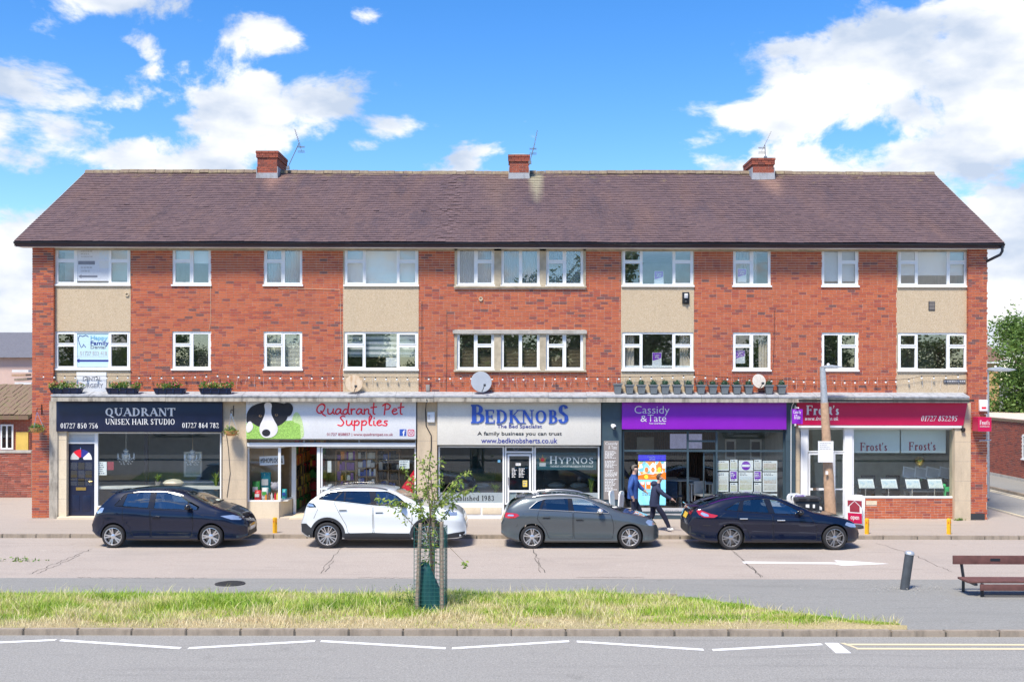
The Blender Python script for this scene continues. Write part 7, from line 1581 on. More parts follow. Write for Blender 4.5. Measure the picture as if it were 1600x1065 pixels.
CARS.append((dict(name='fastback', size=.962, label='midnight blue fastback, rightmost of the parked cars, before the purple agents', L=4.55, w=.90, paint='midnight_paint', sill=.19, nose=.17, floor=.40, r=.32, wheels=(1.10, 3.83), spokes=(5, True, .016), rimm='dark_alloy',
  top=[(0, .66), (.03, .82), (.10, 1.0), (.20, 1.09), (.34, 1.12), (.55, 1.20), (.9, 1.31), (1.3, 1.385), (1.75, 1.415), (2.15, 1.40), (2.5, 1.33), (2.95, 1.14), (3.3, .98), (3.6, .92), (4.0, .85), (4.3, .76), (4.46, .66), (4.53, .52), (4.55, .42)], belt=[(0, 1.0), (.9, 1.01), (1.4, .985), (2.2, .945), (2.9, .91), (3.6, .86), (4.55, .62)],
  cab=(.55, 3.2), dlo=[(.92, 1.05), (1.3, 1.25), (1.7, 1.325), (2.05, 1.33), (2.4, 1.27), (2.75, 1.11), (2.95, .99), (2.92, .935), (2.2, .965), (1.3, 1.02)], panes=[[(.95, 1.05), (1.28, 1.23), (1.36, 1.26), (1.28, 1.03)], [(1.40, 1.02), (1.45, 1.27), (1.7, 1.315), (2.0, 1.32), (2.10, .98)], [(2.24, .97), (2.14, 1.315), (2.39, 1.26), (2.74, 1.10), (2.92, .99), (2.89, .945)]], glass=['privacy_glass', 'privacy_glass', 'car_glass'], pillars=[[(2.095, .98), (1.99, 1.32), (2.15, 1.32), (2.25, .97)], [(1.275, 1.03), (1.35, 1.255), (1.455, 1.275), (1.405, 1.02)]],
  ws=(1.04, 1.32, .64, .54), rs=(1.15, 1.33, .55, .46), doors=[([(1.28, .995), (2.17, .94), (2.20, .27), (1.62, .27), (1.55, .48), (1.44, .66), (1.26, .80)], (1.42, .83)), ([(2.21, .935), (3.18, .885), (3.36, .6), (3.34, .27), (2.23, .27)], (2.40, .79))], handle='silver_paint', head=[[(4.10, .66), (4.16, .73), (4.42, .66), (4.44, .58), (4.25, .60)]], tail=[[(.20, 1.02), (.28, 1.05), (.55, .95), (.76, .91), (.66, .85), (.4, .85), (.26, .92)]], tail2=[[(.30, .94), (.34, .99), (.5, .93), (.52, .88), (.4, .88)]], mirror=(2.92, .95), mirrorm='gloss_black', lines=[[(.95, .98), (.80, .88)], [(3.2, .87), (3.4, .7)], [(.36, .64), (.56, .64)]],
  front=[([(-.5, .26), (.5, .26), (.5, .46), (-.5, .46)], 'grille', 'clad_black'), ([(-.55, .52), (.55, .52), (.5, .60), (-.5, .60)], 'grille', 'gloss_black'), ([(-.26, .38), (.26, .38), (.26, .48), (-.26, .48)], 'number_plate', 'plate_white')], back=[([(-.26, .76), (.26, .76), (.26, .90), (-.26, .90)], 'number_plate', 'plate_yellow'), ([(-.66, .90), (-.30, .90), (-.30, 1.0), (-.66, 1.02)], 'tail_light', 'tail_red'), ([(-.7, .40), (.7, .40), (.7, .62), (-.7, .62)], 'bumper', 'clad_black')], seats=(2.25, 1.4), cowl=3.35, spoiler=(.06, 1.125, .6), spoilerm='gloss_black'), (1073, 1349, 860)))
car_objs = []
for sp, (pa, pb, py) in CARS:
    c = make_car(sp); yn = GY(py, ROADZ); y = yn + sp['w'] - .05
    pa = abs(pa); xc = WX((pa + pb) / 2, yn + .3)
    place(c, (xc, max(min(y, -4.38), -4.5), ROADZ)); k = sp['size']; c.scale = (k, k, k); car_objs.append(c)
# the cars' black roof aerial stubs
# ================================================================== street things
def leaf_cloud(m, c, rad, n, size, rr, flat_=1.0):
    for _ in range(n):
        d = Vector((rr.gauss(0, 1), rr.gauss(0, 1), rr.gauss(0, 1))).normalized() * rad * rr.uniform(.3, 1) ** .5; d.z *= flat_; p = Vector(c) + d
        a = Vector((rr.gauss(0, 1), rr.gauss(0, 1), rr.gauss(0, 1))).normalized(); b = a.cross(Vector((rr.gauss(0, 1), rr.gauss(0, 1), rr.gauss(0, 1)))).normalized(); s = size * rr.uniform(.6, 1.3)
        m.add([p - a * s, p + b * s * .45, p + a * s, p - b * s * .45], [(0, 1, 2, 3)], rr.random() + 1e-4)
# window boxes on the canopy
def window_box(px0, px1, py, label):
    Y = -.33; x0, x1 = WX(px0, Y), WX(px1, Y); z = 3.745; c = (x0 + x1) / 2; t = thing('flower_box', label, 'planter', (c, Y, z), 'flower boxes on the canopy'); rr = random.Random(int(px0))
    m = MB().add([(x0 + .05, Y - .07, z), (x1 - .05, Y - .07, z), (x1 - .05, Y + .07, z), (x0 + .05, Y + .07, z), (x0, Y - .1, z + .14), (x1, Y - .1, z + .14), (x1, Y + .1, z + .14), (x0, Y + .1, z + .14)], [(3, 2, 1, 0), (0, 1, 5, 4), (1, 2, 6, 5), (2, 3, 7, 6), (3, 0, 4, 7), (4, 5, 6, 7)]); m.box(x0 - .01, x1 + .01, Y - .115, Y + .115, z + .135, z + .165); m.build('trough', MATS['shop_navy'], t)
    for i in range(4): MB().box(x0 + .12 + (x1 - x0 - .24) * i / 3 - .02, x0 + .12 + (x1 - x0 - .24) * i / 3 + .02, Y - .105, Y - .075, z + .02, z + .134).build('rib', MATS['shop_navy'], t)
    m = MB(); f = MB()
    for i in range(12):
        p = (rr.uniform(x0 + .05, x1 - .05), Y + rr.uniform(-.08, .06), z + .20 + rr.uniform(0, .08)); leaf_cloud(m, p, .13, 34, .045, rr, .8)
        if rr.random() < .8: leaf_cloud(f, (p[0], p[1] - .05, p[2] + .06), .09, 10, .032, rr)
    m.build('foliage', MATS['plant_leaf'], t, recalc=False); f.build('flowers', MATS['petal'], t, recalc=False)
window_box(79, 129, 612, 'leftmost navy flower box, mostly green, over the salon door'); window_box(167, 217, 612, 'second navy flower box with yellow green leaves, beside the dental sign'); window_box(241, 291, 612, 'third navy flower box over the middle of the salon sign'); window_box(312, 362, 612, 'rightmost navy flower box with pink flowers')
# grey pots of clipped box
pp = None; pxs = [965, 983.5, 1002, 1021, 1039, 1057.5, 1076, 1095, 1113.5, 1132, 1151, 1169.5, 1201, 1221]
names = ['empty grey planter at the left end of the row', *['%s bushy planter from the left over the purple sign' % q for q in ('first', 'second', 'third', 'fourth', 'fifth', 'sixth', 'seventh', 'eighth', 'ninth', 'tenth')], 'bushy planter just left of the cream dish', 'bushy planter just right of the cream dish', 'rightmost bushy planter of the row']
M('pot_grey', (.15, .17, .18), .6, var=.1)
for i, px in enumerate(pxs):
    Y = -.22; x, z = WX(px, Y), 3.765; t = thing('planter', names[i], 'planter', (x, Y, z), 'grey planters over the purple sign'); a, b, h = .085, .125, .27
    if i == 0: h = .3
    m = MB().add([(x + sx * (a if k == 0 else b), Y + sy * (a if k == 0 else b), z + k * h) for k in (0, 1) for sx, sy in ((-1, -1), (1, -1), (1, 1), (-1, 1))], [(3, 2, 1, 0), (4, 5, 6, 7), (0, 1, 5, 4), (1, 2, 6, 5), (2, 3, 7, 6), (3, 0, 4, 7)]).box(x - b - .012, x + b + .012, Y - b - .012, Y + b + .012, z + h - .04, z + h + .004).build('pot', MATS['pot_grey'], t)
    if i:
        rr = random.Random(i); m = MB().ball((x, Y, z + h + .03), .085, n=8, k=6, t=.1); leaf_cloud(m, (x, Y, z + h + .04), .115, 170, .022, rr); m.build('bush', MATS['box_leaf'], t, recalc=False)
# hanging baskets
def basket(px, py, Y, top, label):
    x, z = WX(px, Y), WZ(py, Y); t = thing('hanging_basket', label, 'hanging basket', (x, Y, z - .12), 'hanging baskets by the salon'); rr = random.Random(int(px))
    MB().lathe([(.10, -.12), (.17, -.06), (.2, .03), (.18, .03), (.09, -.1)], (x, Y, z), 'z', 16).build('bowl', M('wicker', (.50, .26, .10), .9, var=.3, scale=20, bump=.5), t)
    m = MB(); 
    for i in range(11): a = rr.uniform(0, 6.28); q = rr.uniform(.05, .2); leaf_cloud(m, (x + q * math.cos(a), Y + q * math.sin(a), z + .06 + rr.uniform(-.1, .05)), .10, 26, .035, rr)
    m.build('foliage', MATS['plant_leaf'], t, recalc=False)
    for i in range(3): a = i * 2.09 + .4; MB().tube([(x + .18 * math.cos(a), Y + .18 * math.sin(a), z + .03), (x, Y, z + top)], .005, 4).build('chain', MATS['chrome'], t)
    MB().tube([(x, Y, z + top), (x, Y - .02, z + top + .06), (x, Y + .02, z + top + .1), (x, PY, z + top + .08)], .012, 6).tube([(x, PY - .015, z + top - .1), (x, PY - .015, z + top + .22)], .014, 5).build('bracket', MATS['black_plastic'], t)
basket(58, 671, -.45, .5, 'hanging basket with trailing yellow green plants on the left brick pier'); basket(361, 675, -.42, .55, 'hanging basket on the stone pilaster between salon and pet shop')
# festoon lights: separate bulbs on a slack cable
M('bulb', (.75, .75, .72), .15); seg = [(53, 586, 95, 587), (95, 586, 200, 587)]
pts = [(52, 586), (200, 588), (340, 585), (520, 588), (720, 588), (900, 588), (1085, 585), (1240, 592), (1400, 592), (1440, 586), (1516, 582)]
lt = thing('festoon_lights', 'long string of small round bulbs slung along the facade above the shops', 'string lights', (0, -.08, WZ(590)))
P = []
for (a, b), (c, d) in zip(pts, pts[1:]):
    n = max(2, int((c - a) / 16))
    for i in range(n): f = i / n; P.append((a + (c - a) * f, b + (d - b) * f + 1.6 * math.sin(math.pi * f)))
P.append(pts[-1]); MB().tube([(WX(a, -.1), -.1, WZ(b, -.1)) for a, b in P], .006, 4).build('cable', MATS['black_plastic'], lt)
bme_ = MB().lathe([(.018, .0), (.018, -.04)], (0, 0, 0), 'z', 8, m=1).ball((0, 0, -.068), .031, n=8, k=6).mesh(); bme_.materials.append(MATS['bulb']); bme_.materials.append(MATS['black_plastic'])
for a, b in P[1:-1]:
    o = bpy.data.objects.new('bulb', bme_); COL.objects.link(o); o.parent = lt; o.location = Vector((WX(a, -.1), -.1, WZ(b, -.1))) - OFF[lt.name]
ic = thing('icicle_lights', 'fine pale strands of unlit icicle lights hanging below the bulbs', 'string lights', (0, -.05, WZ(605)))
rr = random.Random(11); m = MB()
for k in range(92):
    px = 215 + k * 14.1; 
    if rr.random() < .25: continue
    l = rr.uniform(6, 20); x = px; q = [(WX(x, -.05), -.05, WZ(588, -.05))]
    for i in range(3): q.append((WX(x + rr.uniform(-1.2, 1.2), -.05), -.05, WZ(588 + l * (i + 1) / 3, -.05)))
    m.tube(q, .0035, 3, caps=False)
o = m.build('strands', MATS['white_board'], ic); o['kind'] = 'stuff'
# ---------------------------------------------------------------- lamp posts
def lamp_post(px, py_base, py_top, Y, brown, label, r0, r1, head=1):
    x = WX(px, Y); zt = WZ(py_top, Y); t = thing('lamp_post', label, 'lamp post', (x, Y, 0)); lean = .0
    xt = WX(px - 14 if brown else px, Y); zm = WZ(628, Y)
    def at(z): f = z / zt; return (x + (xt - x) * f, Y, z)
    if brown:
        MB().tube([at(0), at(zm * .5), at(zm)], [r0, r0 * .82, r0 * .66], 12).build('post', MATS['timber_brown'], t, smooth=60); MB().tube([at(zm), at(zt)], [r0 * .6, r1], 12).build('upper_post', MATS['galvanised'], t, smooth=60)
    else: MB().tube([at(0), at(zt)], [r0, r1], 10).build('post', MATS['galvanised'], t, smooth=60)
    p = Vector(at(zt)); m = MB(); V = [(-.08, .0), (.10, .05), (.30, .065), (.62, .02), (.70, .0), (.5, -.045), (.15, -.045)]
    k = .85 if brown else 1.4
    m.prism([(p.x + u * k, p.z + w * k) for u, w in V], Y - .11 * k, Y + .11 * k); m.build('lamp_head', MATS['galvanised'], t, bevel=.02)
    MB().box(p.x + .12 * k, p.x + .5 * k, Y - .08 * k, Y + .08 * k, p.z - .05 * k, p.z - .046 * k).build('lens', MATS['frosted_film'], t); MB().ball((p.x + .2 * k, Y, p.z + .075 * k), .045).build('photo_cell', MATS['upvc'], t, smooth=180)
    return t, at
t, at = lamp_post(1299, 812, 572, -.95, True, 'brown and silver street lamp post before the crimson agents', .175, .085)
x0 = at(WZ(700, -1))[0]; tag(MB().box(WX(1278.5, -1.2), WX(1302.5, -1.2), -1.2, -1.185, WZ(721, -1.2), WZ(688, -1.2)).build('parking_notice', MATS['white_board']), 'blank white notice board fixed to the brown lamp post', 'notice')
o = bpy.data.objects['parking_notice']; bars(o, 1281, 1300, 690, 702, 4, -1.2003, MATS['ink_pale'], seed=21)
MB().box(WX(1291, -1.2), WX(1294.5, -1.2), -1.18, -1.14, WZ(740, -1.2), WZ(735, -1.2)).build('number_tag', MATS['upvc'], t)
lamp_post(1543, 800, 576, 6.0, False, 'slim grey street lamp post at the side road corner', .085, .05)
# ---------------------------------------------------------------- yellow posts, bins, boards
M('yellow_post', (.80, .42, .01), .5, var=.12, scale=14)
for px, py, lab in ((430, 832, 'short yellow post at the kerb between navy hatchback and white suv'), (1355, 838, 'short yellow post at the kerb before the brick riser'), (1483, 839, 'short yellow post at the kerb nearest the bench')):
    y = -3.12; x = WX(px, y); t = thing('yellow_post', lab, 'post', (x, y, 0), 'yellow posts along the kerb'); MB().lathe([(.062, 0), (.062, .40), (.05, .425), (0, .43)], (x, y, 0), 'z', 4).build('post', MATS['yellow_post'], t); MB().box(x - .048, x + .048, y - .049, y - .0455, .3, .35).build('reflector', MATS['amber'], t)
def a_board(px, py0, py1, w, Y, rz, top, label, mat, frame='upvc', words=None):
    x = WX(px, Y); h = WZ(py0, Y); t = thing('a_board', label, 'a-board', (0, 0, 0))
    for s in (-1, 1):
        P = [(-w / 2, 0), (w / 2, 0), (w / 2, h - .1), (w / 2 - .05, h - .02), (w / 2 - .12, h), (-w / 2 + .12, h), (-w / 2 + .05, h - .02), (-w / 2, h - .1)]
        f = MB().prism(P, -.02, .02); me = f.mesh(); me.transform(Matrix.Rotation(-s * .07, 4, 'X')); me.transform(Matrix.Translation((0, s * .09, 0))); o = link_mesh('frame', me, MATS[frame], t)
        q = MB().box(-w / 2 + .05, w / 2 - .05, -.028 if s < 0 else .021, -.021 if s < 0 else .028, .12, h - .1); me = q.mesh(); me.transform(Matrix.Translation((0, s * .09, 0)) @ Matrix.Rotation(-s * .07, 4, 'X')); link_mesh('panel', me, MATS[mat], t)
    if words:
        for wd, a, b, mt in words:
            P_ = letter(None, wd, -w / 2 + .08, w / 2 - .08, a, b, -.03, MATS[mt], 'bold', thick=.003, world=True); OFFv = OFF[P_.name]; P_.data.transform(Matrix.Translation(OFFv)); P_.location = (0, 0, 0); OFF[P_.name] = Vector(); P_.data.transform(Matrix.Translation((0, -.09, 0)) @ Matrix.Rotation(.07, 4, 'X')); P_.parent = t
    place(t, (x, Y, 0), rz); return t
ab = a_board(1338.5, 772, 812, .40, -1.75, -.6, 0, 'crimson and white a-board reading open beside the dark car bonnet', 'ink_white', words=[('open', .33, .2, 'ink_white')])
m = MB().box(-.2, .2, -.031, -.0285, .13, .42); me = m.mesh(); me.transform(Matrix.Translation((0, -.09, 0)) @ Matrix.Rotation(.07, 4, 'X')); link_mesh('crimson_band', me, MATS['shop_crimson'], None).parent = ab
m = MB().prism([(-.2, .78), (-.2, .6), (0, .78)], -.031, -.0285).prism([(.2, .78), (.2, .6), (0, .78)], -.031, -.0285).prism([(-.14, .45), (-.14, .62), (0, .76), (.14, .62), (.14, .45)], -.0312, -.029); me = m.mesh(); me.transform(Matrix.Translation((0, -.09, 0)) @ Matrix.Rotation(.07, 4, 'X')); link_mesh('house_outline', me, MATS['ink_maroon'], None).parent = ab
MB().lathe([(.3, .001), (.3, .05), (.24, .1), (0, .1)], (WX(1338, -1.9), -1.9, 0), 'z', 16).build('rubber_foot', MATS['dark_plastic'], ab)
a_board(1245, 770, 812, .45, -1.5, .25, 0, 'white framed a-board with purple lettering behind the litter bin', 'ink_white', words=[('Cassidy', .93, .82, 'ink_purple'), ('&Tate', .8, .7, 'ink_purple')])
a_board(963.5, 766, 812, .4, -1.2, 1.15, 0, 'plain white a-board against the slate pilaster', 'sign_white')
lb = thing('litter_bin', 'black wide litter bin behind the midnight blue car', 'bin', (WX(1259, -1.6), -1.6, 0))
x = WX(1259, -1.6); MB().box(x - .34, x + .34, -1.85, -1.35, .03, .74).build('bin_body', MATS['black_plastic'], lb, bevel=.03); MB().box(x - .38, x + .38, -1.89, -1.31, .742, .86).build('hood', MATS['dark_plastic'], lb, bevel=.04)
for s in (-1, 1): MB().box(x + s * .16 - .11, x + s * .16 + .11, -1.896, -1.889, .765, .83).build('slot', MATS['seam_dark'], lb)
MB().box(x - .06, x + .04, -1.858, -1.851, .56, .66).build('notice', MATS['ink_white'], lb); MB().box(x + .14, x + .2, -1.858, -1.851, .56, .66).build('notice', MATS['ink_white'], lb)
tag(MB().box(WX(1271, -1.2), WX(1283, -1.2), -1.3, -1.0, .44, .52).box(WX(1271.5, -1.2), WX(1282.5, -1.2), -1.28, -1.02, 0, .44).build('salt_box', MATS['upvc']), 'small white topped box beside the brown lamp post', 'box')
# ---------------------------------------------------------------- bollard and bench
by = GY(917, -.05); bx = WX(1414, by)
t = thing('bollard', 'leaning dark grey metal bollard on the footway', 'bollard', (0, 0, 0)); M('bollard_grey', (.085, .095, .105), .5, .3, var=.2, scale=6)
MB().lathe([(.09, -.1), (.09, .70)], (0, 0, 0), 'z', 18).build('post', MATS['bollard_grey'], t, smooth=50); MB().lathe([(.098, .70), (.098, .735), (.07, .765), (0, .78)], (0, 0, 0), 'z', 18).build('cap', MATS['galvanised'], t, smooth=50)
place(t, (bx, by, -.05), 0, .03, .13)
rr = random.Random(5); m = MB()
for i in range(150):
    a = rr.uniform(0, 6.28); q = abs(rr.gauss(0, .5)) + .1; x, y = bx + q * math.cos(a) * 1.6, by + q * math.sin(a) * .9; s = rr.uniform(.006, .02); m.obox((x, y, -.045 - (y - by) * .039 + s * .3), s, s, s * .6, rz=a)
o = m.build('gravel_crumbs', MATS['grey_concrete']); tag(o, 'scatter of pale stone crumbs around the leaning bollard', 'gravel', kind='stuff')
M('bench_wood', (.125, .052, .045), .7, var=.25, scale=7, bump=.25); M('bench_iron', (.012, .016, .024), .45)
yb, yf = -10.9, -11.45; zb_ = -.045; xl = WX(1488, yb)
bn = thing('park_bench', 'dark brown slatted bench on black iron legs at the right edge', 'bench', (xl + .9, -11.2, zb_))
Lb = 1.9; bz = lambda py, Y: WZ(py, Y)
MB().box(xl, xl + Lb, yb - .06, yb - .02, bz(879, yb), bz(865.5, yb)).build('back_board', MATS['bench_wood'], bn, bevel=.008)
zs = bz(898, yb)
for i in range(4): MB().box(xl + .08 + i * .002, xl + Lb, yb - .08 - i * .125 - .115, yb - .08 - i * .125, zs - .04, zs).build('seat_slat', MATS['bench_wood'], bn, bevel=.006)
MB().box(xl + .30, xl + Lb, yf - .12, yf - .075, zs - .17, zs - .05).build('front_rail', MATS['bench_wood'], bn, bevel=.006)
for x in (xl + .17, xl + Lb - .35):
    MB().tube([(x, yb - .01, bz(870, yb)), (x + .06, yb, zs - .02), (x + .06, yb, zb_ - .02)], .032, 4).build('rear_leg', MATS['bench_iron'], bn)
    MB().tube([(x + .20, yf - .02, zs - .045), (x + .20, yf - .02, zb_ - .02)], .034, 4).build('front_leg', MATS['bench_iron'], bn); MB().box(x + .04, x + .1, yf - .05, yb, zs - .085, zs - .041).build('bearer', MATS['bench_iron'], bn)
MB().box(xl + .75, xl + .95, yb - .064, yb - .061, bz(874, yb), bz(870, yb)).build('plaque', MATS['bench_iron'], bn)
# ---------------------------------------------------------------- staked sapling
sy = GY(957, .05); sx = WX(672, sy)
st = thing('tree_guard', 'three grey timber stakes wrapped in green wire mesh around the sapling', 'tree guard', (sx, sy, .04))
corners = [(WX(656, sy) , sy - .02), (WX(689, sy), sy - .05), (sx + .02, sy + .42)]
for i, (x, y) in enumerate(corners): MB().tube([(x - (.05 if i == 0 else -.03 if i == 1 else 0), y, -.02), (x + (.02 if i == 0 else .02), y, WZ(817, sy) + .03 * i)], [.040, .034], 7).build('stake', MATS['stake_wood'], st)
M('mesh_green', (.015, .10, .09), .5); m = MB(); lo = [(sx - .27, sy - .08), (sx + .27, sy - .1), (sx + .30, sy + .2), (sx, sy + .5), (sx - .30, sy + .2)]
ring = [(lo[i][0] + (lo[(i + 1) % 5][0] - lo[i][0]) * j / 6, lo[i][1] + (lo[(i + 1) % 5][1] - lo[i][1]) * j / 6) for i in range(5) for j in range(6)]
for k in range(22): z = .08 + k * (WZ(822, sy) - .09) / 21; m.tube([(x, y, z) for x, y in ring + ring[:1]], .0035, 3, caps=False)
for x, y in ring: m.tube([(x, y, .05), (x, y, WZ(822, sy))], .0035, 3, caps=False)
m.build('wire_mesh', MATS['mesh_green'], st)
bag = MB(); V = []
for f, w, dx in ((0, .25, .04), (.12, .25, .03), (.4, .20, -.02), (.75, .13, -.07), (.98, .10, -.12), (1, .02, -.12)):
    for i in range(12): a = 2 * math.pi * i / 12; V.append((sx + dx + w * math.cos(a) * (1 + .12 * math.sin(3 * a + f * 4)), sy + .14 + w * .7 * math.sin(a), .04 + f * .9))
bag.add(V, [(k * 12 + i, k * 12 + (i + 1) % 12, k * 12 + 12 + (i + 1) % 12, k * 12 + 12 + i) for k in range(5) for i in range(12)]); tag(bag.build('watering_bag', M('bag_green', (.008, .075, .075), .45, var=.2), smooth=70), 'dark green watering bag slumped inside the tree guard', 'bag')
tr = thing('sapling_tree', 'young thin tree with sparse light green leaves in a wire guard', 'tree', (sx, sy + .12, .03)); rr = random.Random(21)
tk = [Vector((sx + .0, sy + .14, .02)), Vector((sx + .02, sy + .14, .9)), Vector((sx - .02, sy + .15, 1.6)), Vector((sx + .04, sy + .15, 2.1)), Vector((sx - .02, sy + .14, 2.7))]
MB().tube(tk, [.028, .024, .02, .013, .006], 7).build('trunk', MATS['bark'], tr, smooth=60)
S_ = 85.0; tips = [(640, 745, .1), (655, 712, 0), (630, 725, -.1), (690, 712, .1), (700, 770, -.1), (735, 735, 0), (745, 760, .1), (720, 752, -.15), (610, 783, 0), (645, 795, -.1), (672, 705, .05), (712, 785, .1), (728, 880, -.1), (660, 760, .2), (684, 750, -.2), (590, 775, -.1)]
br = MB(); lv = MB()
for px, py, dy in tips:
    y = sy + .14 + dy; e = Vector((WX(px, y), y, WZ(py, y))); base = tk[2] + (tk[3] - tk[2]) * rr.uniform(-.6, .6); mid = base.lerp(e, .5) + Vector((rr.uniform(-.05, .05), rr.uniform(-.05, .05), .10 if py < 800 else .12))
    if py > 850: mid = base.lerp(e, .35) + Vector((.1, 0, .1))
    br.tube([base, mid, e], [.009, .006, .003], 5)
    nn = 17 if py < 850 else 3
    for k in range(nn):
        f = .38 + .62 * (k + rr.random()) / nn if py < 850 else .9 + .1 * rr.random(); p = (1 - f) ** 2 * base + 2 * f * (1 - f) * mid + f * f * e
        for q in range(rr.choice((3, 4, 5))):
            d = Vector((rr.gauss(0, 1), rr.gauss(0, .8), rr.gauss(-.7, .6))).normalized(); l = rr.uniform(.05, .10); s = d.cross(Vector((rr.gauss(0, 1), rr.gauss(0, 1), rr.gauss(0, 1)))).normalized() * l * .23; n_ = d.cross(s).normalized() * l * .08; b = p + Vector((rr.gauss(0, .035), rr.gauss(0, .035), rr.gauss(0, .03)))
            lv.add([b, b + d * l * .45 + s, b + d * l, b + d * l * .45 - s, b + d * l * .5 + n_], [(0, 1, 4), (1, 2, 4), (2, 3, 4), (3, 0, 4)], rr.random() + 1e-4)
for z in np.linspace(.9, 1.95, 60):
    for q in range(3):
        a = rr.uniform(0, 6.28); d = Vector((math.cos(a), math.sin(a), rr.gauss(-.3, .5))).normalized(); b = Vector((sx, sy + .14, z)) + d * rr.uniform(.02, .20); l = rr.uniform(.06, .11); s = d.cross(Vector((rr.gauss(0, 1), rr.gauss(0, 1), 1))).normalized() * l * .22
        lv.add([b, b + d * l * .45 + s, b + d * l, b + d * l * .45 - s], [(0, 1, 2, 3)], rr.random() * .7 + 1e-4)
br.build('branches', MATS['twig'], tr, smooth=60); lv.build('crown', MATS['sapling_leaf'], tr, recalc=False)
wd = MB(); rr = random.Random(3)
for i in range(60): x = sx + rr.gauss(-.1, .35); y = sy + .3 + rr.uniform(-.2, .3); h = rr.uniform(.2, .5); wd.tube([(x, y, .04), (x + rr.gauss(0, .04), y, h)], .003, 3); leaf_cloud(wd, (x, y, h), .03, 3, .018, rr); leaf_cloud(wd, (x, y, h * .5), .06, 5, .03, rr)
tag(wd.build('weeds', MATS['plant_leaf'], recalc=False), 'tall straggling weeds growing round the tree guard', 'weeds', kind='stuff')
wd = MB()
for i in range(26): leaf_cloud(wd, (WX(1499, -.2) + rr.gauss(0, .12), -.22 + rr.uniform(-.05, .05), .03), .05, 4, .03, rr)
tag(wd.build('weeds', MATS['plant_leaf'], recalc=False), 'small tuft of weeds at the foot of the right stone pilaster', 'weeds', kind='stuff')
wd = MB()
for i in range(40): leaf_cloud(wd, (WX(10, -8) + rr.gauss(0, .25), rr.choice((-7.2, -9.3)) + rr.uniform(-.15, .15), ROADZ + .04), .07, 4, .04, rr)
tag(wd.build('weeds', MATS['plant_leaf'], recalc=False), 'scruffy low weeds in the broken tarmac at the left edge', 'weeds', kind='stuff')
